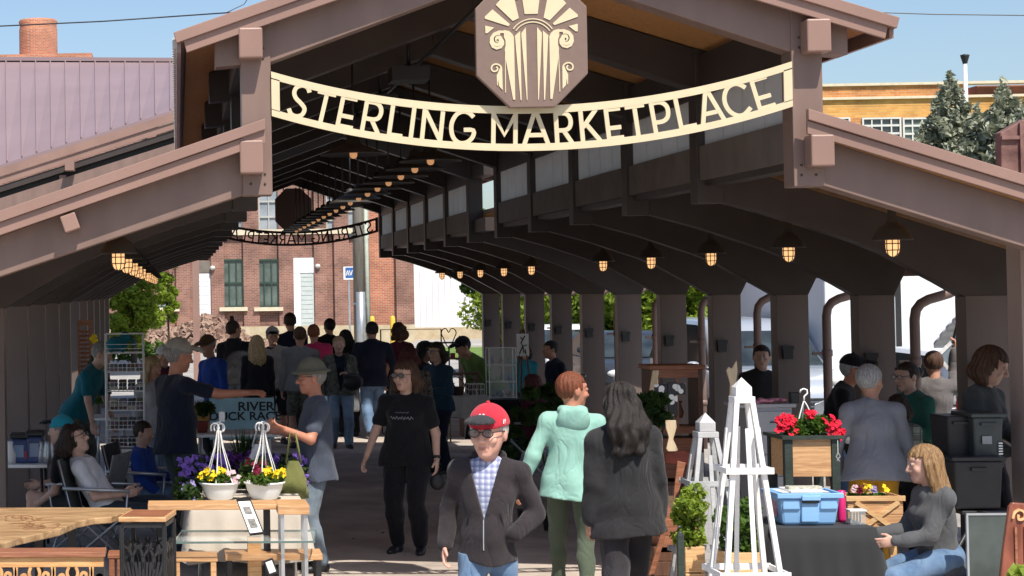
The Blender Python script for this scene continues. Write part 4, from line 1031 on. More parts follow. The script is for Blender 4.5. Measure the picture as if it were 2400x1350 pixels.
    def arm(g, o, upto=1.0, k_=.03):
        o = o - (.006 if sleeve == 'long' else .0)
        for i in (0, 1):
            fat = .85 + .15 * w
            g.cap(sh[i], el[i], .052 * k * fat + o, .041 * k * fat + o, k_)
            if upto > 0: g.cap(el[i], el[i] + (wr_[i] - el[i]) * upto, .040 * k * fat + o, (.040 - .014 * upto) * k * fat + o, .015)
    # body
    lo = allp.min(0) - np.array([.20, .28, .16]) * k * max(1, w * .9); hi = allp.max(0) + np.array([.20, .28, .16]) * k * max(1, w * .9); lo[2] = -.01
    lo[2] = 0.0
    legskin = shorts or bare
    blo = lo.copy()
    if not legskin: blo[2] = max(0, hz - .25)
    g = G(blo, hi, vx); torso(g, -.018 if top is not None else -.004); arm(g, 0)
    g.cap(nb - T * .05 * k, hcn - HM @ np.array([0, -.012, .03]) * hk, .058 * k, .050 * k, .03)
    for i in (0, 1):
        g.cap(hj[i], kn[i], .080 * k, .052 * k, .04)
        if legskin: g.cap(kn[i], kn[i] + (an[i] - kn[i]) * .4, .050 * k, .054 * k, .03); g.cap(kn[i] + (an[i] - kn[i]) * .4, an[i], .054 * k, .034 * k, .02)
    # head
    hg = G(hcn - .19 * hk, hcn + .19 * hk, .0052 if hero else .0085)
    hg.cap(nb - T * .02 * k, hp(0, .015, -.04), .058 * k, .050 * k, .03)
    hg.ell(hp(0, .012, .022), (.077 * hk, .095 * hk, .096 * hk), HM, .02)
    hg.ell(hp(0, -.020, -.045), (.060 * hk, .068 * hk, .068 * hk), HM, .035)
    hg.ell(hp(0, -.062, -.092), (.026 * hk, .022 * hk, .018 * hk), HM, .03)
    hg.ell(hp(0, -.066, .045), (.05 * hk, .02 * hk, .016 * hk), HM, .025)
    for sx in (-1, 1):
        hg.ell(hp(sx * .032, -.098, .018), (.017 * hk, .014 * hk, .011 * hk), HM, .014, 'sub')
        hg.ell(hp(sx * .040, -.068, -.022), (.022 * hk, .016 * hk, .020 * hk), HM, .02)
        hg.ell(hp(sx * .079, .008, .0), (.011 * hk, .021 * hk, .033 * hk), HM, .008)
        hg.ell(hp(sx * .032, -.080, .018), (.013 * hk,) * 3, HM, .003)
    hg.cap(hp(0, -.083, .024), hp(0, -.108, -.022), .009 * hk, .013 * hk, .012)
    for sx in (-1, 1): hg.ell(hp(sx * .012, -.094, -.026), (.009 * hk,) * 3, HM, .008)
    hg.cap(hp(-.017, -.081, -.0545), hp(.017, -.081, -.0545), .0085 * hk, None, .006); hg.cap(hp(-.014, -.080, -.068), hp(.014, -.080, -.068), .009 * hk, None, .006)
    grids = [g, hg]
    # hands
    for i in (0, 1):
        if i in nohand: continue
        f = hd[i]; W_ = wr_[i]; ref = np.array([1.0 if i else -1.0, 0, 0]) if abs(f[0]) < .8 else np.array([0, -1.0, 0])
        # thumb side: forward / up
        up = nrm(np.array([0, -1, .35]) - f * np.array([0, -1, .35]).dot(f)); n_ = nrm(np.cross(f, up))
        if (i == 0) != (n_[0] > 0): n_ = -n_                  # palm normal points to the body
        c = W_ + f * .055 * k; H_ = np.stack([up, n_, f], 1)
        q = G(c - .15 * k, c + .15 * k, .0062 if hero else .008)
        q.cap(W_ - f * .08 * k, W_ + f * .01, .028 * k, .024 * k, .01); q.ell(W_ + f * .052 * k, (.040 * k, .017 * k, .052 * k), H_, .015)
        for j, (off, L) in enumerate(((.030, .066), (.010, .074), (-.010, .070), (-.029, .056))):
            r_ = .0088 * k if hero else .0095 * k; cu = .35 + .12 * j; b0 = W_ + f * .088 * k + up * off * k
            d1 = nrm(f * math.cos(cu * .7) + n_ * math.sin(cu * .7)); d2 = nrm(f * math.cos(cu * 2) + n_ * math.sin(cu * 2))
            b1 = b0 + d1 * L * .52 * k; q.cap(b0 - f * .01, b1, r_ * 1.08, r_, .004); q.cap(b1, b1 + d2 * L * .5 * k, r_, r_ * .82, .003)
        th0 = W_ + f * .02 * k + up * .026 * k; th1 = th0 + nrm(f * .75 + up * .6 + n_ * .35) * .045 * k; q.cap(th0, th1, .014 * k, .011 * k, .008); q.cap(th1, th1 + nrm(f + n_ * .45 + up * .1) * .03 * k, .011 * k, .009 * k, .003)
        grids.append(q)
    lc = hp(0, -.088, -.061)
    def mf(c_):
        d_ = (c_ - lc) @ HM / hk; return ((np.abs(d_[:, 0]) < .019) & (np.abs(d_[:, 2]) < .008) & (np.abs(d_[:, 1]) < .02)).astype(int)
    body = grown('body', grids, sk_m, t, mf, [sk_m, lipm])
    for sx in (-1, 1):
        e_ = hp(sx * .032, -.0845, .018); eb = MB(); eb.ball(tuple(e_), .0100 * hk, 8, 6); eb.mi = 1; eb.ball(tuple(hp(sx * .032, -.0885, .018)), .0070 * hk, 8, 6); obj('eye', eb, [eyem, pupil], t)
    # trousers
    pg = G([lo[0], lo[1], 0], [hi[0], hi[1], hz + .16], vx)
    o = ploose
    pg.ell(Hc + T * .01, ((.150 if not fem else .168) * k * w + o, .118 * k * (.7 + .3 * w) + o, .12 * k + o), M, .04)
    for i in (0, 1):
        wl = .75 + .25 * w
        pg.cap(hj[i], kn[i], .090 * k * wl + o, .060 * k * wl + o, .03)
        ft = .45 if shorts else 1.0
        if shorts: pg.plane_done = 1
        if not shorts:
            pg.cap(kn[i], kn[i] + (an[i] - kn[i]) * .35, .058 * k * wl + o, .060 * k * wl + o, .02); pg.cap(kn[i] + (an[i] - kn[i]) * .35, an[i] - nrm(an[i] - kn[i]) * .015, .058 * k * wl + o, .042 * k + o, .015)
    pg.plane(Hc + T * (.12 if top is None or hem <= .04 or hip is not None else -(hem - .03)) * k, T)
    pg.folds(wr * .9, seed + 50, (10, 30), (1, 1, 1.6)); grown('trousers' if not shorts else 'shorts', [pg], pants, t)
    # shoes
    for i in (0, 1):
        a = an[i]; yaw_ = (-.2 if i == 0 else .2); sb = G(a - [.14, .26, .10], a + [.14, .14, .06], .009 if hero else .012); fd = np.array([math.sin(yaw_), -math.cos(yaw_), 0])
        if legs == 'walk' and i == 1 or legs == 'walk2' and i == 0: fd = nrm(fd + np.array([0, 0, -.45]))
        sb.cap(a + [0, 0, -.02], a + [0, 0, -.05], .040 * k, .036 * k, .02); sb.cap(a - fd * .03 + [0, 0, -.045], a + fd * .10 + [0, 0, -.055], .040 * k, .036 * k, .03); sb.cap(a + fd * .10 + [0, 0, -.058], a + fd * .155 + [0, 0, -.062], .040 * k, .030 * k, .02)
        sb.plane((0, 0, a[2] - .088), (0, 0, -1)); grown('shoe', [sb], shoes, t)
    # top garment
    def topg(o, hem_, sl, vx_=vx, neck=True, fold=wr, sd=0, flare=0):
        zl = Hc - T * (hem_ + .02) * k; lo_ = lo.copy(); lo_[2] = max(0, min(zl[2], min(q[2] for q in wr_)) - .08); hi_ = hi.copy(); hi_[2] = nb[2] + .12
        for q in el + wr_ + sh: hi_[2] = max(hi_[2], q[2] + .12)
        g = G(lo_, hi_, vx_); torso(g, o)
        if hem_ > 0: g.ell(Hc - T * (hem_ + .04) * k, ((.176 if fem else .160) * k * w + o + .016, .126 * k * (.7 + .3 * w) + o + .016, .30 * k), M, .04)
        if hem_ > -.5: g.plane(zl, -T)
        up_ = {'long': .97, 'short': 0, 'half': .15, 'none': -1, '3q': .6}[sl]
        if up_ >= 0:
            for i in (0, 1):
                fat = .85 + .15 * w; r_ = (.047 * k * fat + o * .7, .041 * k * fat + o * .7)
                if sl == 'short':
                    g.cap(sh[i], sh[i] + (el[i] - sh[i]) * .62, r_[0] + .002, r_[1] + .012, .03)
                else:
                    g.cap(sh[i], el[i], r_[0], r_[1], .04); g.cap(el[i], el[i] + (wr_[i] - el[i]) * up_, r_[1], .034 * k + o * .7, .02)
        if neck:
            nc = nb + T * .02; g.cap(nc, nc + Hd * .2, .052 * k + o * .3, .08 * k, .01, 'sub')
            g.ell(nb + np.array([0, -.05, .035]) * k, (.055 * k, .06 * k, .05 * k), None, .015, 'sub')
        g.folds(fold, seed * 7 + sd, (11, 48), (1, 1, .8)); return g
    if top is not None:
        if open_:  # jacket worn open over an inner shirt
            ig = topg(.006, 0.05, 'half', neck=True, fold=.002); grown('shirt', [ig], open_['inner'], t)
            g = topg(loose + .014, hem, sleeve, neck=True)
            x, y, z = g.pts((slice(None),) * 3); rel = (z - (nb[2] - open_['drop'] * k))
            wdg = np.maximum(np.abs(x - 0) - np.clip(rel, 0, None) * open_['slope'], (y - (nb[1] - .01)))
            g.D = np.maximum(g.D, -np.where(rel > 0, wdg, 1)).astype(F32)
            top_o = grown('jacket', [g], top, t)
        else:
            g = topg(loose, hem, sleeve); top_o = grown('shirt' if sleeve in ('short', 'none', 'half') else 'sweater', [g], top, t)
        if hood:
            hg_ = G(nb - .22, nb + .2, .009 if hero else .012)
            bk = nb + np.array([0, .055, -.01]) * k
            for a in range(9):
                A = math.pi * (a / 8.0); p0 = nb + np.array([math.cos(A) * .085, .01 + math.sin(A) * .085, .012 + .0 * math.sin(A)]) * k; A2 = math.pi * ((a + 1) / 8.0); p1 = nb + np.array([math.cos(A2) * .085, .01 + math.sin(A2) * .085, .012]) * k
                if a < 8: hg_.cap(p0, p1, .028, .028, .02)
            hg_.ell(bk + np.array([0, .045, -.045]) * k, (.125 * k, .052 * k, .11 * k), rotm('X', -.25), .04); hg_.ell(bk + np.array([0, .05, .045]) * k, (.055 * k, .03 * k, .03 * k), None, .03, 'sub')
            hg_.folds(.005, seed + 9, (20, 45)); grown('hood', [hg_], hood if hood is not True else top, t)
    # hair
    hm = hairm(hc)
    HR = lambda g: None
    def hair_grid(lo_, hi_): 
        cs = np.array([hp(*c) for c in ((lo_[0], lo_[1], lo_[2]), (hi_[0], hi_[1], hi_[2]), (lo_[0], hi_[1], lo_[2]), (hi_[0], lo_[1], hi_[2]), (lo_[0], lo_[1], hi_[2]), (hi_[0], hi_[1], lo_[2]))]); return G(cs.min(0) - .02, cs.max(0) + .05, .0075 if hero else .0105)
    def cutface(g, zc, yc=-.028, xc=.2, hold=.012):
        x, y, z = g.pts((slice(None),) * 3); q = [((x - hcn[0]) * HM[0, i] + (y - hcn[1]) * HM[1, i] + (z - hcn[2]) * HM[2, i]) / hk for i in range(3)]
        d_ = np.maximum(np.maximum(q[1] - yc - .25 * (q[2] - zc) * 0, q[2] - zc), np.abs(q[0]) - xc) * hk; g.D = np.maximum(g.D, -d_).astype(F32); return q
    def strands(g, amp=.004):
        x, y, z = g.pts((slice(None),) * 3); a = np.arctan2(y - hcn[1], x - hcn[0]); g.D = (g.D + amp * np.sin(a * 23 + np.sin(z * 30 + seed) * 1.5) + amp * .7 * np.sin(a * 11 + z * 18)).astype(F32)
    if hair and hair != 'bald':
        if hair == 'short':
            g = hair_grid((-.13, -.15, -.12), (.13, .16, .16)); g.ell(hp(0, .018, .032), (.087 * hk, .103 * hk, .101 * hk), HM, 0)
            q = cutface(g, .062); g.D = np.maximum(g.D, np.maximum(-(q[2] + .065 - .0 * q[1]), -1) * hk).astype(F32)
            x0 = np.maximum(q[1] - .03, (q[2] - .012)) * hk; g.D = np.maximum(g.D, -np.where(np.abs(q[0]) > .055, x0, 1)).astype(F32); strands(g, .0025); grown('hair', [g], hm, t)
        elif hair in ('long', 'bob', 'curly', 'shag', 'wavy'):
            L = {'long': .40, 'bob': .12, 'curly': .10, 'shag': .13, 'wavy': .27}[hair]
            g = hair_grid((-.17, -.16, -L - .12), (.17, .19, .17)); g.ell(hp(0, .02, .033), (.094 * hk, .108 * hk, .104 * hk), HM, 0)
            bd = np.array([0, .01, -1.0])
            for sx, yy, rr in ((-.062, .03, .045), (.062, .03, .045), (0, .065, .055), (-.035, .06, .05), (.035, .06, .05), (-.075, .0, .028), (.075, .0, .028)):
                a_ = hp(sx, yy, .0); b_ = a_ + np.array([sx * .25, .02 + (.02 if L > .2 else 0) + (.085 if hood else 0), -L]) * hk * (1 if L > .2 else 1) - (T - [0, 0, 1]) * L * .8 * 0
                mid = (a_ + b_) / 2 + np.array([sx * .25, .03 + (.03 if hood else 0), 0]) * hk
                g.cap(a_, mid, rr * hk, rr * .95 * hk, .03); g.cap(mid, b_, rr * .95 * hk, rr * .55 * hk, .03)
            cutface(g, .058, -.02, .078); cutface(g, .058, -.062, .2); strands(g, .006 if hair in ('curly', 'shag', 'wavy') else .0045)
            if hair in ('curly', 'shag', 'wavy'): g.folds(.008, seed + 3, (40, 70), (1, 1, 1))
            grown('hair', [g], hm, t)
        elif hair in ('bun', 'topknot', 'pony'):
            g = hair_grid((-.13, -.15, -.15), (.13, .24, .21)); g.ell(hp(0, .02, .032), (.086 * hk, .102 * hk, .101 * hk), HM, 0)
            if hair == 'bun': g.ell(hp(0, .135, .03), (.045 * hk,) * 3, HM, .012)
            elif hair == 'topknot': g.ell(hp(.0, .03, .158), (.032 * hk, .032 * hk, .036 * hk), HM, .012)
            else: g.cap(hp(0, .12, .03), hp(0, .15, -.14), .035 * hk, .02 * hk, .02)
            q = cutface(g, .065, -.03); g.D = np.maximum(g.D, -(q[2] + .07) * hk).astype(F32); strands(g, .0025); grown('hair', [g], hm, t)
    if beard:
        g = hair_grid((-.09, -.14, -.16), (.09, .05, 0)); g.ell(hp(0, -.03, -.055), (.066 * hk, .072 * hk, .07 * hk), HM, 0); q = cutface(g, 1, -1)
        g.D = np.maximum(g.D, (q[2] + .034) * hk); g.D = np.maximum(g.D, (q[1] - .01) * hk).astype(F32); g.ell(hp(0, -.11, -.06), (.02 * hk, .03 * hk, .008 * hk), HM, 0, 'sub'); strands(g, .003); grown('beard', [g], hm, t)
    if cap:
        g = hair_grid((-.13, -.15, 0), (.13, .16, .19)); g.ell(hp(0, .014, .045), (.095 * hk, .110 * hk, .103 * hk), HM, 0)
        n_ = HM @ np.array([0, .12, -1.0]); g.plane(hp(0, 0, .042), n_); g.folds(.0015, seed, (30, 50)); c_o = grown('cap', [g], cap['m'], t)
        b = G(hcn - .26 * hk, hcn + .26 * hk, .0065 if hero else .009); sgn = -1 if not cap.get('back') else 1
        b.ell(hp(0, sgn * .112, .052), (.078 * hk, .088 * hk, .050 * hk), HM, 0); b.ell(hp(0, sgn * .108, .038), (.085 * hk, .098 * hk, .052 * hk), HM, 0, 'sub'); b.ell(hp(0, .014, .045), (.086 * hk, .10 * hk, .1 * hk), HM, 0, 'sub'); b.plane(hp(0, 0, .045), HM @ np.array([0, .1, -1.]) if sgn < 0 else HM @ np.array([0, -.1, -1.]))
        grown('brim', [b], cap.get('brim', cap['m']), c_o)
        MBb = MB(); MBb.ball(tuple(hp(0, .01, .150)), .010 * hk, 8, 5); obj('button', MBb, cap['m'], c_o)
    if hat:
        g = G(hcn - .30 * hk, hcn + .30 * hk, .010); g.ell(hp(0, .012, .06), (.096 * hk, .112 * hk, .105 * hk), HM, 0); g.plane(hp(0, 0, .05), HM @ np.array([0, .1, -1.0]))
        g.ell(hp(0, .0, .052), (.145 * hk, .158 * hk, .024 * hk), HM, .02); g.folds(.006, seed, (14, 24)); grown('hat', [g], hat, t)
    if glasses:
        gm, lm = glasses; rb_ = MB()
        for sx in (-1, 1):
            ring = [tuple(hp(sx * .034 + .026 * math.cos(a * math.pi / 7), -.106, .014 + .019 * math.sin(a * math.pi / 7))) for a in range(15)]; rb_.tube(ring, .0024 * hk, 5)
            rb_.tube([tuple(hp(sx * .060, -.104, .02)), tuple(hp(sx * .083, -.03, .02)), tuple(hp(sx * .084, .02, .014))], .0025 * hk, 5)
        rb_.tube([tuple(hp(-.010, -.108, .02)), tuple(hp(.010, -.108, .02))], .0024 * hk, 5); go = obj('glasses', rb_, gm, t)
        for sx in (-1, 1):
            lb_ = MB(); lb_.add([tuple(hp(sx * .034 + .025 * math.cos(a * math.pi / 7), -.1055, .014 + .018 * math.sin(a * math.pi / 7))) for a in range(14)], [tuple(range(14))]); obj('lens', lb_, lm, go)
    t_info = dict(t=t, hp=hp, nb=nb, Hc=Hc, T=T, k=k, wr=wr_, hd=hd, sh=sh, el=el, at=at, HM=HM, hk=hk, an=an, kn=kn)
    return t_info
sunl = mat('dark_lens', (.02, .012, .012), .08, .1, spec=.8); clearl = glass('clear_lens', (.7, .75, .8), .25)
# ================================================================== THE PEOPLE IN THE PICTURE
redc = cloth('red_cap_cloth', (.50, .03, .05), .08)
brownj = cloth('brown_black_jersey', (.022, .018, .020), col2=(.040, .033, .036))
mint = cloth('mint_fleece', (.28, .51, .43), .06); olive = cloth('olive_leggings', (.075, .095, .065), .12)
slate = cloth('slate_blue_jersey', (.062, .075, .105), .1); tealp = cloth('teal_polo', (.012, .13, .17), .1)
greys = cloth('grey_fleece', (.21, .22, .25), .07); greyd = cloth('dark_grey_knit', (.05, .055, .055), .1); greyt = cloth('grey_knit', (.17, .175, .18), .08)
maroon = cloth('maroon_cloth', (.08, .015, .03), .2); pinkc = cloth('pink_cloth', (.42, .03, .10), .1); blueb = cloth('bright_blue_cloth', (.02, .06, .30), .15)
whitet = cloth('white_tee', (.62, .62, .63), .05); gremb = cloth('dark_green_knit', (.03, .12, .09), .12); camo = cloth('mottled_camo', (.05, .055, .045), col2=(.16, .16, .14), scale=22)
tanc = cloth('tan_grey_cap', (.26, .24, .20), col2=(.36, .34, .30), scale=12); olhat = cloth('olive_hat', (.12, .12, .09), .12); tealcap = cloth('turquoise_cap', (.02, .28, .36), .1)
ochre = cloth('ochre_cloth', (.42, .22, .02), .25); floral = cloth('dark_floral', (.03, .02, .022), col2=(.20, .17, .15), scale=34); pale = cloth('pale_grey_pink', (.30, .30, .31), .15)
blueplaid = plaid('blue_white_plaid', (.55, .58, .68), (.06, .08, .22), (.16, .18, .38), 30.0); bwplaid = plaid('black_green_plaid', (.32, .34, .28), (.03, .035, .03), (.06, .10, .08), 9.0)
P1 = person('old man in red cap and dark zip jacket over a plaid shirt', 1136, 398, -16, 1.565, w=.94, hero=True, vox=.0062, top=brownj, open_=dict(inner=blueplaid, drop=.40, slope=.26), hem=.10, loose=.016,
    arms=(((.30, .16, -1), (.06, -.45, -.90)), 'pocket'), nohand=(1,), cap=dict(m=redc, brim=charc), glasses=(darkm, glass('grey_lens', (.10, .09, .09), .75)), hair='short', hc='white', sk=(.60, .33, .25), legs='walk', head=(-12, 2), pants=denim, hs=1.36, side=2, hood=brownj)
P2 = person('woman in a mint green hooded sweatshirt and olive leggings seen from behind', 1332, 318, 170, 1.66, fem=True, w=1.12, hero=True, top=mint, hood=True, hem=.10, arms=('down', ((.46, .1, -1), (.42, -.05, -1))), hair='short', hc='auburn', head=(-62, 4), legs='walk2', pants=olive, ploose=.004, sk=SKR, hs=1.15, side=-3, loose=.024)
P3 = person('woman in a black hooded jacket with long dark wavy hair, seen from behind', 1466, 358, 186, 1.66, fem=True, w=1.22, hero=True, top=cloth('soft_black_jacket', (.026, .026, .028)), hood=True, hem=.17, arms=('down', 'down'), hair='wavy', hc='sable', legs='walk', pants=cloth('washed_black_denim', (.035, .033, .038), .25), head=(10, 0), side=3, hs=1.12, loose=.035)
P4 = person('woman in black t-shirt, black trousers and sunglasses walking with her arms out', 952, 266, -22, 1.66, fem=True, w=1.30, hero=True, top=blackc, sleeve='short', hem=.10, pants=blackc, hair='bob', hc='brown', glasses=(darkm, sunl), arms=('out', ((.25, .1, -1), (.1, -.3, -1))), head=(-18, 2), legs='stand', hs=1.15, sk=SKP)
P5 = person('man in a slate blue t-shirt, grey jeans and olive hat reaching towards the vendor', 740, 284, -82, 1.70, w=1.05, hero=True, top=slate, sleeve='short', hem=.13, pants=greyjean, hat=olhat, glasses=(darkm, clearl), hair='short', hc='grey', arms=(((.05, -.12, -1), (.0, -1, .30)), ((.35, -.45, -1), (.15, -1, .42))), head=(0, 4), sk=SKR, belly=.02, legs='close', hs=1.12)
P6 = person('vendor in a dark printed t-shirt and tan cap stretching his arm over the flower table', 410, 255, 118, 1.84, w=1.36, hero=True, top=navy, sleeve='short', hem=.12, pants=cloth('grey_green_denim', (.06, .08, .085), .25), cap=dict(m=tanc), hair='short', hc='grey', beard=False, arms=(((.55, -1, -.30), (.72, -1, .05)), ((.15, -.1, -1), (-.05, -.35, -1))), head=(-8, 10), sk=SKR, belly=.02, hs=1.15)
P7 = person('young man in a white t-shirt and glasses lounging in a camp chair', 252, 270, 82, 1.72, w=.92, hero=True, top=whitet, sleeve='short', hem=.04, pants=cloth('dark_jeans', (.03, .045, .06), .2), hip=.42, lean=-30, legs='sit', hair='curly', hc='darkbrown', glasses=(darkm, clearl), arms=(((.1, -.55, -1), (-.1, -1, .1)), ((.1, -.5, -1), (-.2, -1, .05))), head=(-10, -22), sk=SKP, ankles=((-.12, -.70, .09), (.12, -.60, .09)))
P8 = person('seated person in a turquoise cap and dark shirt facing away to the left', 182, 262, -105, 1.66, w=1.15, top=blackc, sleeve='short', hem=.04, pants=greyd, shorts=True, hip=.42, lean=12, legs='sit', hair='short', hc='grey', cap=dict(m=tealcap, brim=blackc), arms=(((.1, -.6, -1), (-.1, -1, -.2)), 'low'), sk=SKP)
P9 = person('man in a teal polo shirt bending over the goods by the left columns', 176, 205, 72, 1.80, w=1.15, top=tealp, sleeve='short', hem=.06, pants=camo, lean=26, arms=(((.1, -.15, -1), (0, -.2, -1)), ((.1, -.3, -1), (0, -.3, -1))), hair='short', hc='grey', head=(0, 18), sk=SKP)
P10 = person('blonde woman in a pale top standing behind the wire rack', 356, 212, 25, 1.58, fem=True, w=.9, top=pale, hair='long', hc='blonde', arms=('down', 'low'), pants=ldenim, head=(10, 12))
P11 = person('man in a bright blue jacket and brown cap looking down to the left', 507, 180, -58, 1.72, w=1.1, top=blueb, hem=.14, cap=dict(m=cloth('brown_cap', (.10, .06, .035))), hair='short', hc='grey', arms=('front', 'down'), head=(0, 20), pants=charc, lean=5)
P12 = person('person in a black hooded top with a topknot, standing in the line', 556, 152, 170, 1.84, w=1.15, top=blackc, hood=True, hair='topknot', hc='darkbrown', arms=('down', 'down'), head=(-45, 0), pants=greyjean)
P13 = person('blonde woman in black seen from behind in the line', 603, 160, 182, 1.64, fem=True, w=1.1, top=blackc, hair='long', hc='blonde', hem=.22, pants=blackc)
P14 = person('man in a black cap, black jacket and shorts facing the viewer', 645, 155, 10, 1.74, w=1.1, top=blackc, hem=.12, pants=blackc, shorts=True, cap=dict(m=blackc), hair='short', hc='grey', arms=('down', 'pocket'))
P15 = person('tallest man in the crowd in a navy jacket, seen from behind', 688, 140, 205, 1.92, w=1.1, top=navy, hair='short', hc='darkbrown', pants=charc, head=(-30, 0))
P16 = person('man in a grey sweater seen from behind beside the pink shirt', 703, 160, 176, 1.76, w=1.2, top=greyt, hair='short', hc='brown', pants=camo, shorts=True, arms=(((.3, -.2, -1), (-.1, -.9, -.4)), 'down'))
P17 = person('person in a bright pink shirt seen from behind', 742, 150, 178, 1.76, w=1.15, top=pinkc, sleeve='half', hair='short', hc='auburn', arms=('low', ((.25, -.1, -1), (-.1, -.8, -.5))))
P18 = person('person all in black behind the pink shirt', 770, 135, 190, 1.80, w=1.25, top=blackc, hair='short', hc='black', pants=blackc)
P19 = person('woman in a grey green jacket, light jeans and black shoulder bag facing the viewer', 797, 160, 6, 1.62, fem=True, w=1.15, top=camo, open_=dict(inner=navy, drop=.6, slope=.16), hair='short', hc='blonde', pants=ldenim, arms=(((.35, .1, -1), (.0, -.3, -1)), ((.25, .1, -1), (-.7, -.8, .3))), sk=SKP)
P20 = person('dark haired person half hidden behind the woman in light jeans', 816, 148, 175, 1.66, w=1.05, top=blackc, hair='bob', hc='black', pants=blackc)
P21 = person('broad man in a navy jacket and blue jeans walking away', 873, 150, 184, 1.79, w=1.35, top=navy, hair='short', hc='black', pants=denim, arms=(((.3, .1, -1), (.05, -.1, -1)), ((.3, .1, -1), (.05, -.1, -1))), hem=.12, legs='walk')
P22 = person('person in a maroon top behind the stall rail', 938, 148, 200, 1.76, w=1.1, top=maroon, sleeve='short', hair='curly', hc='brown', pants=blackc, fem=True)
P23 = person('woman with curly auburn hair in a dark floral blouse', 966, 196, 165, 1.60, fem=True, w=1.3, top=floral, sleeve='3q', hem=.16, hair='curly', hc='wine', pants=blackc)
P24 = person('dark haired woman in navy looking at the stall', 994, 182, 60, 1.62, fem=True, w=1.1, top=navy, hair='bob', hc='black', arms=('front', 'low'), pants=navy)
P25 = person('woman with glasses and a dark denim shirt folding her hands', 1030, 186, -48, 1.62, fem=True, w=1.2, top=cloth('dark_denim_shirt', (.02, .05, .085), .2), hair='bob', hc='darkbrown', glasses=(darkm, clearl), arms=('front', 'front'), pants=navy, sk=SKP)
P26 = person('person in a black cap and green shirt bending over the display cases', 1150, 165, -62, 1.74, w=1.05, top=cloth('moss_green_cloth', (.10, .17, .04), .2), cap=dict(m=blackc), hair='short', hc='black', lean=38, arms=('down', 'down'), pants=blackc, head=(0, 20))
P27 = person('woman in maroon sitting in a grey camp chair with her back to the viewer', 1262, 186, -140, 1.62, fem=True, w=1.3, top=maroon, hair='bob', hc='wine', hip=.45, legs='sit', lean=8, arms=(((.35, -.5, -1), (-.1, -1, .1)), 'low'), pants=navy)
P28 = person('man in a dark grey polo shirt with a moustache standing behind the columns', 1785, 206, -22, 1.60, w=1.25, top=charc, sleeve='short', hair='short', hc='darkbrown', arms=('down', 'down'), pants=blackc, sk=SKP, hs=1.2, beard=False)
P29 = person('man in a black cap and black jacket with pale shoulder stripes leaning forward', 1936, 250, 62, 1.66, w=1.1, top=blackc, cap=dict(m=blackc), hair='short', hc='silver', lean=20, arms=('low', 'front'), glasses=(darkm, clearl), sk=SKR, hs=1.12)
P30 = person('older woman in a grey sweatshirt and ochre skirt seen from behind', 2046, 292, 172, 1.64, fem=True, w=1.32, hero=True, top=greys, hair='short', hc='silver', hem=.10, arms=(((.30, -.12, -1), (-.1, -.5, -1)), ((.30, -.12, -1), (-.1, -.6, -1))), pants=ochre, head=(-40, 6), ploose=.012, hs=1.15, lean=6)
P31 = person('woman with glasses and a bun in a dark green sweater turned to the left', 2150, 262, -66, 1.60, fem=True, w=1.15, top=gremb, hair='bun', hc='darkbrown', glasses=(darkm, clearl), arms=('low', 'front'), lean=10, sk=SKP, pants=blackc, hs=1.12)
P35 = person('person in a black and green plaid shirt between the sweatshirt and the green sweater', 2104, 276, 150, 1.36, fem=True, w=1.1, top=bwplaid, hair='bob', hc='darkbrown', pants=blackc, lean=8)
P32 = person('person beyond the columns holding a grey cloth up high', 2192, 236, 165, 1.62, w=1.0, top=cloth('grey_brown_jacket', (.12, .11, .11), .2), hair='short', hc='brown', arms=(((.25, -.9, .5), (.05, -.2, 1)), ((.2, -.5, -1), (-.3, -1, .3))), pants=blackc)
P33 = person('woman with a brown bob in a dark grey sweater beside the front right column', 2292, 290, 42, 1.77, fem=True, w=1.2, hero=True, top=greyd, hair='bob', hc='brown', arms=('low', 'low'), head=(22, 24), sk=SKP, hs=1.15, lean=5, pants=blackc)
P34 = person('girl with long golden hair in a grey shirt sitting on a folding chair', 2196, 361, -84, 1.50, fem=True, w=1.0, hero=True, vox=.0075, top=cloth('grey_girl_shirt', (.085, .088, .092), .1), hem=.10, hair='long', hc='golden', hip=.555, legs='sit', lean=7, arms=(((.05, -.45, -1), (-.05, -1, -.10)), ((.05, -.5, -1), (-.1, -1, -.15))), sk=(.50, .30, .23), hs=1.12, pants=denim, head=(-4, 8), wr=.012)
P36 = person('man in a white cap half hidden behind the vendor', 383, 188, 10, 1.62, w=1.0, top=maroon, cap=dict(m=whitet), hair='short', hc='brown')
P37 = person('child in a blue top sitting behind the vendor', 338, 248, 75, 1.45, w=.85, top=blueb, hip=.40, legs='sit', lean=-5, hair='short', hc='darkbrown', arms=('low', 'front'), sk=SKP)
P38 = person('person in navy leaning beside a column of the right row', 1314, 172, -80, 1.58, w=1.2, top=navy, hair='short', hc='black', lean=10, pants=blackc)
P39 = person('small figure in a turquoise top behind the display cases', 1226, 150, 0, 1.42, w=.9, top=tealp, hair='bob', hc='black', pants=blackc)
# details worn or carried by them
def onp(Pn, name, mb, m): return obj(name, mb, m, Pn['t'])
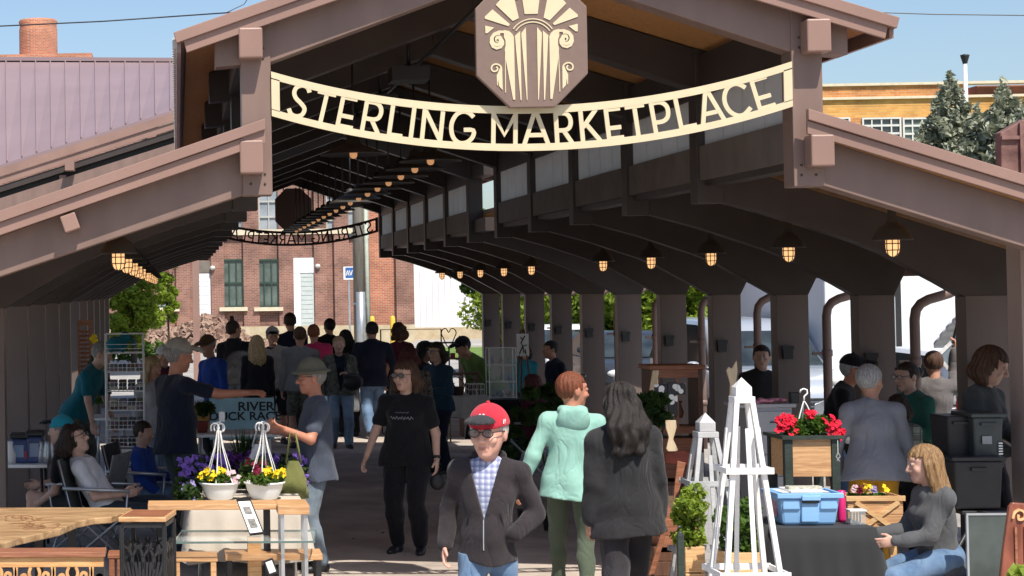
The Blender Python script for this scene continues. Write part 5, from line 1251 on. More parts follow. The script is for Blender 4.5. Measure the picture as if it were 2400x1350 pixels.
# red cap emblem and zip of the old man
em = MB(); hp = P1['hp']
em.mi = 0
for a_, b_ in (((-.030, .075), (.030, .083)), ((-.030, .068), (-.012, .076)), ((-.022, .062), (.026, .070)), ((-.012, .090), (-.004, .100)), ((.008, .092), (.012, .101))):
    za, zb = a_[1], b_[1]; ya = -.112 + (za - .06) * .55
    em.bar(hp(a_[0], ya, za + .004), hp(b_[0], ya + .004, zb + .004), .006, .010)
onp(P1, 'cap_emblem', em, whitep)
em = MB()
for i in range(2): em.bar(hp(.088, -.035 + i * .020, .055), hp(.090, -.035 + i * .020, .075), .006, .006)
onp(P1, 'cap_emblem', em, whitep)
def surf(Pn, x, z, y0=-.4, name=('jacket', 'shirt', 'sweater')):
    """front surface of the garment at person-local x, z"""
    for o in kids(Pn['t']):
        if o.name.split('.')[0] in name:
            ok, co, no, ix = o.ray_cast(Vector((x, y0, z)), Vector((0, -y0 / abs(y0), 0)))
            if ok: return co, no
    return Vector((x, 0, z)), Vector((0, -1, 0))
bpy.context.view_layer.update()
zp = []
for i in range(14):
    co, no = surf(P1, -.004, .80 + i * .017, name=('jacket',)); zp.append(co + Vector((0, -.003, 0)))
onp(P1, 'zip', MB().tube(zp, .0035, 5), alu)
for sx in (-.085, .09):
    for j in range(1):
        L_ = [surf(P1, sx + (.03 if sx > 0 else -.03) * i / 6.0, 1.06 - .16 * i / 6.0, name=('jacket',))[0] + Vector((0, -.002, 0)) for i in range(7)]
        onp(P1, 'pocket_seam', MB().tube([Vector((q.x, q.y, q.z - .05)) for q in L_], .003, 4), blackc)
# script on the black t-shirt
import itertools
def scrawl(Pn, pts, m, r=.003, name='shirt_print'):
    mb = MB(); q = []
    for x, z in pts:
        co, no = surf(Pn, x, z); q.append(co + no * .003)
    mb.tube(q, r, 4); onp(Pn, name, mb, m)
pr = mat('pale_print', (.34, .34, .38), .8, .2)
scrawl(P4, [(-.10 + .2 * i / 40, 1.190 + .012 * math.sin(i * 1.25) + .004 * math.sin(i * .7)) for i in range(41)], pr, .0022)
scrawl(P4, [(-.06 + .12 * i / 16, 1.235 + .004 * math.sin(i * 1.3)) for i in range(17)], pr, .0016)
# necklace, watch, dangling camera bag of the same woman
wv = P4['wr'][1] - P4['hd'][1] * .02
onp(P4, 'watch', MB().tube([wv - P4['hd'][1] * .012, wv + P4['hd'][1] * .012], .036, 12), darkm)
hnd = Vector(P4['wr'][1] + P4['hd'][1] * .09)
bg_ = thing('handbag', 'small black pouch dangling from the hand of the woman in black', 'bag', P4['t'].matrix_world @ hnd)
obj('pouch', MB().ball((0, 0, -.10), (.065, .04, .075), 14, 10), blackp, bg_); obj('strap', MB().tube([(-.03, 0, -.05), (-.01, 0, .01), (.01, 0, .01), (.03, 0, -.05)], .006, 6), blackc, bg_)
# shoulder bag of the woman in light jeans
tb = thing('shoulder_bag', 'black shoulder bag carried by the woman in light jeans', 'bag', P19['t'].location + Vector((.17, -.17, 0)))
obj('pouch', MB().ball((0, 0, .98), (.15, .06, .13), 14, 10), blackp, tb); obj('strap', MB().tube([(-.08, 0, 1.05), (-.10, .02, 1.2), (-.06, .10, 1.40), (-.02, .2, 1.3)], .012, 6), blackc, tb)
tb = thing('tote_bag', 'grey tote bag hanging beside the man in navy', 'bag', P21['t'].location + Vector((-.33, -.05, 0)))
obj('pouch', MB().box((-.12, -.04, .42), (.12, .04, .76)), greyt, tb, bev=.03); obj('strap', MB().tube([(-.07, 0, .74), (-.03, 0, .86), (.03, 0, .86), (.07, 0, .74)], .008, 5), greyt, tb)
# stripes on the black jacket, sunglasses pushed up, headband
for a_, b_ in (((-.13, 1.30), (-.02, 1.14)), ((-.10, 1.34), (.0, 1.20))):
    pass
sb_ = MB(); h1 = P2['hp']
sb_.tube([h1(-.07, -.05, .10), h1(-.03, -.075, .115), h1(.03, -.075, .115), h1(.07, -.05, .10)], .006, 6); onp(P2, 'sunglasses', sb_, blackp)
hb_ = MB(); h1 = P31['hp']; hb_.tube([h1(.092 * math.cos(a * .3), .018 + .0 * a - .105 * math.sin(a * .3) * .8, .055 + .03 * math.sin(a * .3)) for a in range(11)], .012, 6); onp(P31, 'headband', hb_, cloth('brown_headband', (.06, .04, .035)))
# lifted cloth, shopping bags
hx = P32['t'].matrix_world @ Vector(P32['wr'][0] + P32['hd'][0] * .1)
cl = thing('cloth_item', 'grey quilted cloth with a white border held up beyond the columns', 'cloth', hx)
q0 = (0, 0, .02); a = atY(2232, 800, hx.y) - hx; b_ = atY(2196, 835, hx.y) - hx; c_ = atY(2246, 890, hx.y) - hx; d_ = atY(2262, 850, hx.y) - hx
obj('panel', MB().prism([a, b_, c_, d_], (0, .012, 0)), cloth('grey_blue_cloth', (.16, .20, .24), .2), cl)
bo = MB(); 
for p_, q_ in ((a, b_), (b_, c_), (c_, d_), (d_, a)): bo.bar(p_ + Vector((0, -.004, 0)), q_ + Vector((0, -.004, 0)), .035, .014, up=(0, 1, 0))
obj('border', bo, whitet, cl)
h5 = [P5['t'].matrix_world @ Vector(P5['wr'][i] + P5['hd'][i] * .08) for i in (0, 1)]
def sheetbag(label, top, w_, h_, m, cat='bag', hand=.12):
    t = thing('shopping_bag', label, cat, top); N = 9; mb = MB(); mb.sm = True; vs = []
    for j in range(8):
        v = j / 7.0; wd = w_ * (.35 + .65 * min(1, v * 1.6)) / 2
        for i in range(N * 2):
            a_ = 2 * math.pi * i / (N * 2); r_ = 1 + .16 * math.sin(a_ * 5 + j); vs.append((math.cos(a_) * wd * r_, math.sin(a_) * wd * .4 * r_ * (1 - .3 * v), -hand - v * h_))
    fs = [(j * 18 + i, j * 18 + (i + 1) % 18, (j + 1) * 18 + (i + 1) % 18, (j + 1) * 18 + i) for j in range(7) for i in range(18)] + [tuple(7 * 18 + i for i in range(18))]
    mb.add(vs, fs); obj('pouch', mb, m, t)
    obj('handle', MB().tube([(-.06, 0, -hand - .02), (-.02, 0, 0), (.02, 0, 0), (.06, 0, -hand - .02)], .008, 6), m, t); return t
plast = mat('thin_white_plastic', (.7, .7, .7), .3, .1, 5, .5, 18); n_ = plast.node_tree.nodes['Principled BSDF']; n_.inputs['Alpha'].default_value = .92
sheetbag('thin white plastic bag passed between the vendor and the man in the hat', h5[0] + Vector((-.10, -.06, .0)), .26, .32, plast)
sheetbag('long yellow green bag hanging from the arm of the man in the hat', P5['t'].matrix_world @ Vector(P5['el'][1] + (P5['wr'][1] - P5['el'][1]) * .45) + Vector((-.05, -.06, .02)), .22, .30, cloth('yellow_green_cloth', (.17, .18, .06), .15), hand=.22)
tgp = thing('price_tag', 'small white card dangling under the vendor\'s stretched arm', 'tag', atS(520, 965, 262)); obj('card', MB().box((-.025, 0, -.09), (.025, .002, 0)), whitep, tgp); obj('string', MB().tube([(0, 0, 0), (0, 0, .05)], .001, 4), whitep, tgp)
# ================================================================== STALL GOODS AND FURNITURE
def at3(px, py, s): return atS(px, py, s)
def leg_frame(mb, x0, x1, y0, y1, z, w_=.03):
    for x in (x0, x1):
        for y in (y0, y1): mb.box((x - w_ / 2, y - w_ / 2, 0), (x + w_ / 2, y + w_ / 2, z))
def table(label, x0, x1, y0, y1, z, m, legm, name='table', th=.03, legs='post', group=None):
    t = thing(name, label, 'table', ((x0 + x1) / 2, (y0 + y1) / 2, 0), 0, group)
    hx, hy = (x1 - x0) / 2, (y1 - y0) / 2
    obj('table_top', MB().box((-hx, -hy, z - th), (hx, hy, z)), m, t, bev=.006)
    for sx in (-1, 1):
        for sy in (-1, 1): obj('leg', MB().tube([(sx * (hx - .06), sy * (hy - .06), z - th), (sx * (hx - .04), sy * (hy - .04), 0)], .014, 8), legm, t)
    return t
def drape(x0, x1, y0, y1, z, drop, m, label, name='tablecloth', seed=1, flare=.04, amp=.02):
    t = thing(name, label, 'tablecloth', ((x0 + x1) / 2, (y0 + y1) / 2, z)); hx, hy = (x1 - x0) / 2, (y1 - y0) / 2
    r_ = random.Random(seed); per = []; n = 15
    for i in range(n * 2): per.append((-hx + 2 * hx * i / (n * 2), -hy, 0, -1))
    for i in range(n): per.append((hx, -hy + 2 * hy * i / n, 1, 0))
    for i in range(n * 2): per.append((hx - 2 * hx * i / (n * 2), hy, 0, 1))
    for i in range(n): per.append((-hx, hy - 2 * hy * i / n, -1, 0))
    N = len(per); vs = [(x, y, .004) for x, y, _, _ in per]; mb = MB(); mb.sm = True; K = 7; ph = [r_.uniform(0, 6) for _ in range(4)]
    for j in range(1, K + 1):
        v = j / K
        for i, (x, y, nx, ny) in enumerate(per):
            a = 2 * math.pi * i / N; o = flare * v + amp * v * (math.sin(a * 9 + ph[0]) + .6 * math.sin(a * 17 + ph[1])) + .006; vs.append((x + nx * o + (x / hx) * .02 * v, y + ny * o + (y / hy) * .02 * v, .004 - v * (drop + .015 * math.sin(a * 4 + ph[2]))))
    fs = [tuple(range(N))] + [(j * N + i, (j + 1) * N + i, (j + 1) * N + (i + 1) % N, j * N + (i + 1) % N) for j in range(K) for i in range(N)]
    mb.add(vs, [fs[0]] + fs[1:]); mb.fs[0] = False
    obj('cloth', mb, m, t); return t
flw = lambda n_, c: mat(n_, c, .6, .2, 30, 0, spec=.2)
yelf = flw('yellow_petal', (.80, .58, .02)); purf = flw('violet_petal', (.22, .12, .48)); dpur = flw('dark_purple_petal', (.09, .02, .14)); redf = flw('red_petal', (.62, .01, .035)); pnkf = flw('pale_pink_petal', (.62, .42, .46)); lavf = flw('lavender_petal', (.30, .25, .50))
wine = flw('wine_petal', (.16, .008, .03))
def petals(cs, r, per=1):
    """ruffled flower heads: five petals round each centre, facing out and up"""
    mb = MB()
    for c in cs:
        n = Vector((rs.normal() * .5, -1 + rs.normal() * .3, .5 + rs.normal() * .4)).normalized(); u = n.orthogonal().normalized(); v = n.cross(u); rr = r * rs.uniform(.75, 1.2); c = Vector(c)
        for k in range(5):
            a = 2 * math.pi * k / 5 + rs.rand(); d_ = u * math.cos(a) + v * math.sin(a); e_ = u * -math.sin(a) + v * math.cos(a)
            mb.add([c, c + d_ * rr * .6 + e_ * rr * .5 + n * rr * .2, c + d_ * rr * 1.05 + n * rr * .05, c + d_ * rr * .6 - e_ * rr * .5 + n * rr * .2], [(0, 1, 2, 3)])
    return mb
def hanging_pot(label, px, s, topz, Y=None):
    p = at3(px, 1100, s); z0 = 2.3 - (1166 - 684) / s
    t = thing('flower_pot', label, 'flower pot', (p.x, p.y, z0), 0, 'white hanging pots of yellow pansies')
    obj('pot', MB().lathe([(.0, .0), (.095, 0), (.105, .012), (.135, .07), (.146, .115), (.16, .118), (.163, .132), (.152, .134), (.140, .12), (.0, .10)], n=28), whitep, t)
    cs = [np.array([rs.normal() * .075, rs.normal() * .07, .14 + rs.rand() * .04]) for _ in range(14)]
    obj('foliage', leaves(clump_pts(cs, [.055] * 14, 60), .028), leaf_g, t)
    f = lambda x0, x1, n, z=.19: [(rs.uniform(x0, x1), -.02 - rs.rand() * .10, z + rs.uniform(-.03, .05)) for _ in range(n)]
    obj('flowers', petals(f(-.15, .06, 34) if px < 560 else f(-.02, .15, 30), .024), yelf, t)
    obj('flowers', petals(f(.04, .15, 12, .17) if px < 560 else f(-.1, 0, 10, .22), .022), pnkf if px < 560 else wine, t)
    hk = MB(); top = Vector((0, 0, topz))
    for k in range(6):
        a = 2 * math.pi * k / 6 + .3; hk.tube([(math.cos(a) * .135, math.sin(a) * .135, .13), (math.cos(a) * .10, math.sin(a) * .10, .2), (math.cos(a) * .035, math.sin(a) * .03, topz * .72), (math.cos(a) * .012, math.sin(a) * .012, topz - .03)], .0042, 5)
    for j, (ox, rr) in enumerate(((-.03, .032), (.018, .028), (.0, .036))):
        hk.tube([(ox + rr * math.cos(a_ * .5 - 1.2), .01 * j, topz - .01 + rr * math.sin(a_ * .5 - 1.2) * 1.2) for a_ in range(11)], .0065, 6)
    obj('hanger', hk, whitep, t)
    return t
# --- flower table with cloth in front of the vendor
fx0 = at3(452, 1150, 300).x; fx1 = at3(700, 1150, 300).x
tt = table('long table carrying the white pots of pansies', fx0, fx1, 1.15, 4.2, .68, whitep, alu)
beige = cloth('beige_cloth', (.40, .33, .26), .12); whcl = cloth('white_cloth', (.60, .59, .57), .05)
drape(fx0 - .02, fx1 + .02, 1.13, 4.22, .682, .45, mat('cream_cloth', (.52, .47, .40), .9, .06, 4, .15, 120), 'cream cloth over the flower table', seed=3)
hanging_pot('white hanging pot with yellow pansies, the left of the pair', 514, 300, .56)
hanging_pot('white hanging pot with yellow and wine pansies, the right of the pair', 619, 300, .56)
def flowerbed(label, px, s, z, w_, m, n, r_, name='potted_flowers', lm=leaf_d, h_=.16):
    p = at3(px, 1080, s); t = thing(name, label, 'flowers', (p.x, p.y, z))
    obj('pot', MB().lathe([(0, 0), (w_ * .26, 0), (w_ * .34, .10), (0, .09)], n=18), blackp, t)
    cs = [np.array([rs.uniform(-.5, .5) * w_, rs.normal() * .06, .08 + rs.rand() * h_]) for _ in range(16)]
    obj('foliage', leaves(clump_pts(cs, [.07] * 16, 70), .03), lm, t)
    obj('flowers', petals([(rs.uniform(-.5, .5) * w_, -.04 - rs.rand() * .10, .05 + rs.rand() * (h_ + .07)) for _ in range(n)], r_), m, t); return t
flowerbed('mass of violet petunias at the left end of the flower table', 475, 285, .69, .40, purf, 130, .026)
flowerbed('dark purple petunias in the middle of the flower table', 570, 280, .69, .42, dpur, 150, .026)
flowerbed('violet petunias at the right end of the flower table', 662, 285, .69, .40, purf, 130, .026)
flowerbed('dark red pansies behind the right white pot', 600, 290, .69, .18, wine, 24, .024)
t = flowerbed('pale lavender flowers drooping off the left side of the flower table', 440, 300, .62, .10, lavf, 18, .022, h_=.10)
# tall ornamental grass
p = at3(572, 1040, 272); t = thing('grass_plant', 'tall dark spiky grass plant between the white hangers', 'plant', (p.x, p.y, .69))
gb = MB()
for i in range(150):
    a = rs.uniform(0, 6.28); r_ = rs.uniform(.02, .11); L = rs.uniform(.28, .46); b0 = Vector((math.cos(a) * .04, math.sin(a) * .04, .05)); e_ = Vector((math.cos(a) * r_ * 1.5, math.sin(a) * r_ * 1.5, L)); sd_ = Vector((-math.sin(a), math.cos(a), 0)) * .006; m_ = b0.lerp(e_, .5) + Vector((0, 0, .03))
    gb.add([b0 - sd_, b0 + sd_, m_ + sd_, m_ - sd_, e_], [(0, 1, 2, 3), (3, 2, 4)])
obj('blades', gb, leaf_d, t); obj('pot', MB().lathe([(0, 0), (.08, 0), (.1, .12), (0, .11)], n=16), blackp, t)
# duck race poster
p = at3(545, 970, 215); YP = p.y
t = thing('poster', 'pale blue poster reading RIVER DUCK RACE behind the flower table', 'poster', (p.x, YP, 0))
a = atY(492, 1030, YP); b = atY(642, 932, YP)
obj('board', loc(MB().box((a.x, YP, a.z), (b.x, YP + .01, b.z)), t), mat('poster_blue', (.28, .47, .56), .6, .15, 3), t)
def text(body, size, m, parent, at_, name='lettering', ext=.002, rx=math.pi / 2, sx=1.0):
    cu = bpy.data.curves.new('lettering', 'FONT'); cu.body = body; cu.size = size; cu.extrude = ext; cu.offset = size * .02; cu.align_x = 'CENTER'
    o = bpy.data.objects.new('lettering_curve', cu); C.objects.link(o); bpy.context.view_layer.update()
    me = bpy.data.meshes.new_from_object(o); bpy.data.objects.remove(o); me.materials.clear(); me.materials.append(m)
    q = bpy.data.objects.new(name, me); C.objects.link(q); q.parent = parent; q.location = Vector(at_) - parent.location; q.rotation_euler = (rx, 0, 0); q.scale = (sx, 1, 1); return q
z1 = atY(600, 962, YP).z; z2 = atY(600, 984, YP).z; x1_ = atY(600, 960, YP).x; x2_ = atY(574, 960, YP).x
blk = mat('black_ink', (.012, .012, .014), .6, .1)
text('RIVER', .135, blk, t, (x1_, YP - .004, z1), sx=1.15); text('DUCK RACE', .125, blk, t, (x2_, YP - .004, z2), sx=1.12)
for sx in (a.x + .05, b.x - .05): obj('leg', loc(MB().box((sx - .015, YP + .012, 0), (sx + .015, YP + .04, a.z + .2)), t), whitep, t)
p = at3(472, 970, 205); t = thing('orange_board', 'small orange board behind the potted plant beside the poster', 'board', (p.x, p.y, 0))
a = atY(452, 1005, p.y); b = atY(490, 948, p.y); obj('board', loc(MB().box((a.x, p.y, a.z), (b.x, p.y + .01, b.z)), t), mat('orange_card', (.55, .30, .07), .6, .1), t); obj('leg', loc(MB().box((p.x - .01, p.y + .011, 0), (p.x + .01, p.y + .03, a.z + .1)), t), whitep, t)
p = at3(474, 1000, 235); t = thing('potted_plant', 'small red pot with a dark leafy plant beside the vendor', 'plant', (p.x, p.y, 2.3 - (1012 - 685) / 235.))
obj('pot', MB().lathe([(0, 0), (.05, 0), (.065, .10), (.07, .11), (0, .10)], n=18), mat('dark_red_pot', (.16, .03, .025), .5), t)
obj('foliage', leaves(clump_pts([np.array([rs.normal() * .05, 0, .16 + rs.rand() * .1]) for _ in range(7)], [.045] * 7, 22), .045, asp=2.6), leaf_d, t)
table('white slatted display shelf behind the flower table', at3(440, 0, 235).x, at3(700, 0, 235).x, 5.2, 5.9, .905, whitep, alu, name='display_table')
# --- long plank console
zt = .745
A = atZ(347, 1178, zt); B = atZ(655, 1173, zt); Cc = atZ(730, 1172, zt)
t = thing('plank_console', 'long narrow wooden console table below the white flower pots', 'table', (A.x, A.y, 0))
obj('table_top', loc(MB().box((A.x, A.y - .16, zt - .04), (B.x + .05, A.y + .14, zt)), t), pineh, t, bev=.004)
for x in (A.x + .08, B.x - .1): obj('leg', loc(MB().bar((x, A.y, zt - .041), (x, A.y, 0), .05, .05), t), darkm, t, bev=.004)
t = thing('side_table', 'thick wooden side table with grey steel frame legs near the jeans of the man in the hat', 'table', (Cc.x - .12, A.y - .1, 0))
t['label'] = 'thick wooden side table with grey steel legs at the right of the console'
x0, x1 = atZ(655, 1195, zt).x, atZ(731, 1195, zt).x
obj('table_top', loc(MB().box((x0, A.y - .30, zt - .062), (x1, A.y + .12, zt + .004)), t), pineh, t, bev=.005)
for x in (x0 + .02, x1 - .04):
    fm = MB(); fm.box((x, A.y - .28, 0), (x + .025, A.y - .25, zt - .064)); fm.box((x, A.y + .07, 0), (x + .025, A.y + .10, zt - .064)); fm.box((x, A.y - .249, 0), (x + .025, A.y + .069, .03)); obj('leg', loc(fm, t), alu, t)
# --- live edge slab table at the left
zt = .76
far = [(-260, 1192), (-60, 1190), (140, 1189), (308, 1190)]; near = [(306, 1197), (262, 1211), (222, 1214), (182, 1222), (140, 1240), (95, 1250), (40, 1262), (-20, 1283), (-110, 1300), (-260, 1312)]
pts = [atZ(x, y, zt) for x, y in far] + [atZ(x, y, zt) for x, y in near]
t = thing('slab_table', 'live edge wooden slab table with a wavy front edge and swirling burl at the left', 'table', (pts[1].x, pts[1].y, 0))
slabm = mat('honey_burl_wood', (.26, .15, .07), .35, 0, 4.5, .15, 40, kind='wood', col2=(.52, .34, .18), stretch=(.8, 3.2, 3))
obj('table_top', loc(MB().prism(pts, (0, 0, -.045)), t), slabm, t, bev=.006)
bl = MB()
for i in range(26):
    c = atZ(rs.uniform(30, 122), rs.uniform(1212, 1238), zt); q = [Vector((c.x + .09 * math.cos(a_ * .35 + i) * (1 - a_ * .06), c.y + .13 * math.sin(a_ * .35 + i) * (1 - a_ * .06), zt + .001)) for a_ in range(9)]; bl.tube(q, .004, 4)
obj('burl', loc(bl, t), mat('dark_burl', (.26, .14, .07), .5, .2), t)
for px in (90, 168):
    q = atZ(px, 1205, zt); obj('leg', loc(MB().bar((q.x, q.y, zt - .046), (q.x, q.y, 0), .06, .02), t), darkm, t)
# --- side table with cut-metal base
zt = .76
q = [atZ(308, 1194, zt), atZ(413, 1195, zt), atZ(389, 1212, zt), atZ(277, 1212, zt)]
t = thing('side_table', 'small square wooden table on a black metal base cut with branches', 'table', (q[0].x, q[0].y, 0))
obj('table_top', loc(MB().prism(q, (0, 0, -.034)), t), pineh, t, bev=.004)
obj('top_inlay', loc(MB().prism([v + Vector((0, 0, .003)) for v in (q[0].lerp(q[2], .06), q[1].lerp(q[3], .06), q[2].lerp(q[0], .06), q[3].lerp(q[1], .06))], (0, 0, -.002)), t), redwood, t)
def branch_panel(p0, p1, z0, z1, seed):
    r_ = random.Random(seed); mb = MB(); u = (p1 - p0); L = u.length; u.normalize(); n = Vector((-u.y, u.x, 0))
    def W_(a, z): return Vector((p0.x, p0.y, 0)) + u * a + Vector((0, 0, z))
    for a0, a1, za, zb in ((0, 0, z0, z1), (L, L, z0, z1), (0, L, z1, z1), (0, L, z0, z0)): mb.bar(W_(a0, za), W_(a1, zb), .03, .012, up=n)
    for i in range(11):
        a = L * (i + .5) / 11; mb.bar(W_(L * .5 + (a - L * .5) * .25, z0), W_(a, z0 + (z1 - z0) * .62), .016, .008, up=n)
    def br(a, z, ang, l, w_):
        if l < .03: return
        a2, z2 = a + math.sin(ang) * l, z + math.cos(ang) * l; a2 = min(max(a2, 0), L); z2 = min(z2, z1); mb.bar(W_(a, z), W_(a2, z2), w_, .008, up=n)
        for k in (-1, 1): br(a2, z2, ang + k * r_.uniform(.3, .7), l * .72, w_ * .75)
    for a in (.25, .5, .75): br(L * a, z0 + (z1 - z0) * .55, 0, .08, .022)
    return mb
cs_ = [v.lerp((q[0] + q[2]) / 2, .10) for v in q]
for i in range(4):
    a, b = cs_[i], cs_[(i + 1) % 4]; obj('base_panel', loc(branch_panel(Vector((a.x, a.y, 0)), Vector((b.x, b.y, 0)), .04, zt - .06, i), t), darkm, t)
# --- carved bench across the lower left corner
zt = .84; yb = atZ(120, 1293, zt).y
t = thing('carved_bench', 'golden wooden bench with a scrolled fretwork apron in the lower left corner', 'bench', (atZ(60, 1290, zt).x, yb, 0))
x0 = atY(-200, 1300, yb).x; x1 = atY(243, 1300, yb).x
obj('bench_top', loc(MB().box((x0, yb - .02, zt - .03), (x1 + .01, yb + .17, zt)), t), redwood, t, bev=.004)
cw_ = mat('golden_carved_wood', (.48, .24, .09), .45, 0, 5, .15, 50, kind='wood', col2=(.70, .40, .17), stretch=(1, 8, 8))
obj('apron', loc(MB().box((x0, yb, zt - .088), (x1, yb + .022, zt - .031)), t), cw_, t, bev=.003)
for i in range(15):
    xc = x1 - .035 - i * .072; fb_ = MB(); ph = i % 3
    def ff_(p): return (xc + p[0], zt - .088 + p[1])
    if ph == 0: P_ = [(-.03, .0), (-.032, -.05), (-.018, -.09), (.012, -.10), (.026, -.075), (.018, -.045), (-.002, -.05), (0, -.07)]
    elif ph == 1: P_ = [(.03, .002), (.034, -.04), (.018, -.08), (-.012, -.09), (-.026, -.06), (-.014, -.032), (.006, -.04), (.004, -.06)]
    else: P_ = [(-.02, 0), (-.03, -.04), (0, -.095), (.03, -.04), (.02, 0)]
    ribbon(fb_, smooth(P_, 3), .017, yb + .001, .02, ff_)
    obj('fretwork', loc(fb_, t), cw_, t)
obj('lower_rail', loc(MB().box((x0, yb, zt - .26), (x1, yb + .022, zt - .215)), t), cw_, t)
for x in (x1 - .05, x0 + .4): obj('leg', loc(MB().box((x, yb + .001, 0), (x + .05, yb + .15, zt - .031)), t), darkm, t)
# --- glass table on wooden post
zt = .50
q = [atZ(425, 1243, zt), atZ(741, 1242, zt), atZ(737, 1268, zt), atZ(404, 1270, zt)]
t = thing('glass_table', 'glass topped table on a thick wooden post reflecting yellow flowers', 'table', ((q[0].x + q[1].x) / 2, q[2].y, 0))
obj('table_top', loc(MB().prism(q, (0, 0, -.012)), t), glassm, t)
ed = MB()
for i in range(4): ed.bar(q[i] + Vector((0, 0, -.006)), q[(i + 1) % 4] + Vector((0, 0, -.006)), .008, .015)
obj('glass_edge', loc(ed, t), mat('dark_glass_edge', (.10, .16, .15), .1, .1, spec=.9), t)
c = (q[0] + q[2]) / 2; pw = atY(612, 1300, c.y).x - atY(580, 1300, c.y).x
xpc = atY(596, 1300, c.y).x
obj('post', loc(MB().box((xpc - pw / 2, c.y - .05, 0), (xpc + pw / 2, c.y + .05, zt - .0125)), t), pine, t, bev=.004)
obj('lower_shelf', loc(MB().box((q[3].x + .25, c.y - .12, .16), (q[2].x - .02, c.y + .12, .172)), t), glassm, t)
# framed picture leaning on the glass
t = thing('picture_frame', 'tilted black framed display with two small photographs on the glass table', 'picture frame', atZ(605, 1255, .515))
F = [at3(553, 1170, 322), at3(586, 1168, 322), at3(620, 1252, 334), at3(586, 1256, 334)]
obj('frame', loc(MB().prism(F, (0, .018, .004)), t), blackp, t)
cF = sum(F, Vector()) / 4; I = [cF + (v - cF) * .86 + Vector((0, -.003, 0)) for v in F]; obj('card', loc(MB().prism(I, (0, .002, 0)), t), whitep, t)
ph_ = mat('grey_photograph', (.10, .10, .10), .4, 0, 30, 0, col2=(.34, .33, .30))
for v0, v1 in ((.18, .42), (.56, .86)):
    L_ = lambda u, v: (I[0].lerp(I[3], v)).lerp(I[1].lerp(I[2], v), u) + Vector((0, -.003, 0))
    obj('photograph', loc(MB().prism([L_(.2, v0), L_(.8, v0), L_(.8, v1), L_(.2, v1)], (0, .001, 0)), t), ph_, t)
obj('stand', loc(MB().bar((F[2] + F[3]) / 2 + Vector((0, .04, 0)), (F[0] + F[1]) / 2 + Vector((0, .025, -.03)), .02, .01), t), blackp, t)
# small wooden stool frame, low plank bench, lower small frame
def plank(label, px0, px1, y0, z, dep, th, m, name='plank_bench', cat='bench', legs_=True, lm=None):
    A = atZ(px0, y0, z); B = atZ(px1, y0, z); t = thing(name, label, cat, ((A.x + B.x) / 2, A.y, 0))
    obj('seat', loc(MB().box((A.x, A.y, z - th), (B.x, A.y + dep, z)), t), m, t, bev=.004)
    for x in (A.x + .01, B.x - .05):
        obj('leg', loc(MB().box((x, A.y + .005, 0), (x + .04, A.y + .045, z - th - .001)), t), lm or m, t, bev=.003); obj('leg', loc(MB().box((x, A.y + dep - .045, 0), (x + .04, A.y + dep - .005, z - th - .001)), t), lm or m, t, bev=.003)
    return t
plank('small golden wooden stool with square legs under the glass table', 405, 510, 1306, .38, .30, .035, pineh, 'stool', 'stool')
plank('low thick light wood bench at the right of the glass table post', 528, 757, 1300, .385, .30, .045, pineh, 'plank_bench', 'bench', lm=darkm)
plank('narrow wooden stool half hidden behind the black metal base', 252, 290, 1300, .38, .25, .03, redwood, 'stool', 'stool')
t = thing('photo_card', 'small black framed card on the low bench beside the wooden post', 'picture frame', at3(635, 1330, 330))
obj('frame', MB().box((-.035, -.012, -.05), (.035, .012, .06), Matrix.Rotation(-.35, 4, 'Y')), blackp, t); obj('card', MB().box((-.024, -.016, -.035), (.024, -.0125, .048), Matrix.Rotation(-.35, 4, 'Y')), whitep, t)
for i, (px, s) in enumerate(((700, 322), (440, 322))):
    t = thing('glass_jar', 'clear glass jar standing under the glass table, %s side' % ('right' if i == 0 else 'left'), 'jar', at3(px, 1325, s) * 1); t.location.z = .0
    obj('jar', MB().lathe([(.0, 0), (.06, 0), (.065, .02), (.065, .16), (.05, .18), (.05, .2)], n=18), glassm, t); obj('lid', MB().lathe([(.052, .2), (.052, .22), (0, .222)], n=18), alu, t)
# --- camp chairs
def camp_chair(label, X, Y, rz, cm, hbk=.88, group='folding camp chairs'):
    t = thing('camp_chair', label, 'chair', (X, Y, 0), R(rz), group)
    fr_ = MB()
    for sx in (-1, 1):
        fr_.tube([(sx * .26, -.24, .02), (sx * .24, .24, .44), (sx * .26, .34, hbk)], .010, 6); fr_.tube([(sx * .25, .24, .02), (sx * .25, -.24, .42), (sx * .27, -.26, .62)], .010, 6); fr_.tube([(sx * .28, -.28, .62), (sx * .28, .30, .64)], .016, 6)
    fr_.tube([(-.26, -.24, .02), (.26, -.24, .40)], .008, 6); fr_.tube([(.26, -.24, .02), (-.26, -.24, .40)], .008, 6); fr_.tube([(-.26, .24, .02), (.26, .24, .40)], .008, 6); fr_.tube([(.26, .24, .02), (-.26, .24, .40)], .008, 6)
    obj('frame', fr_, alu, t)
    sm = MB(); sm.sm = True; sm.add([(-.25, -.25, .42), (.25, -.25, .42), (.22, .0, .37), (-.22, .0, .37), (.25, .24, .41), (-.25, .24, .41)], [(0, 1, 2, 3), (3, 2, 4, 5)]); sm.add([(-.25, -.25, .41), (.25, -.25, .41), (.22, .0, .36), (-.22, .0, .36), (.25, .24, .40), (-.25, .24, .40)], [(3, 2, 1, 0), (5, 4, 2, 3)]); obj('seat', sm, cm, t)
    bm_ = MB().prism([(-.255, .235, .43), (.255, .235, .43), (.27, .345, hbk), (-.27, .345, hbk)], (0, .012, -.004)); obj('backrest', bm_, cm, t)
    return t
q = P7['t'].location; cc = camp_chair('dark camp chair holding the young man in the white t-shirt', q.x - .05, q.y, 82, cloth('dark_green_canvas', (.04, .05, .045), .1))
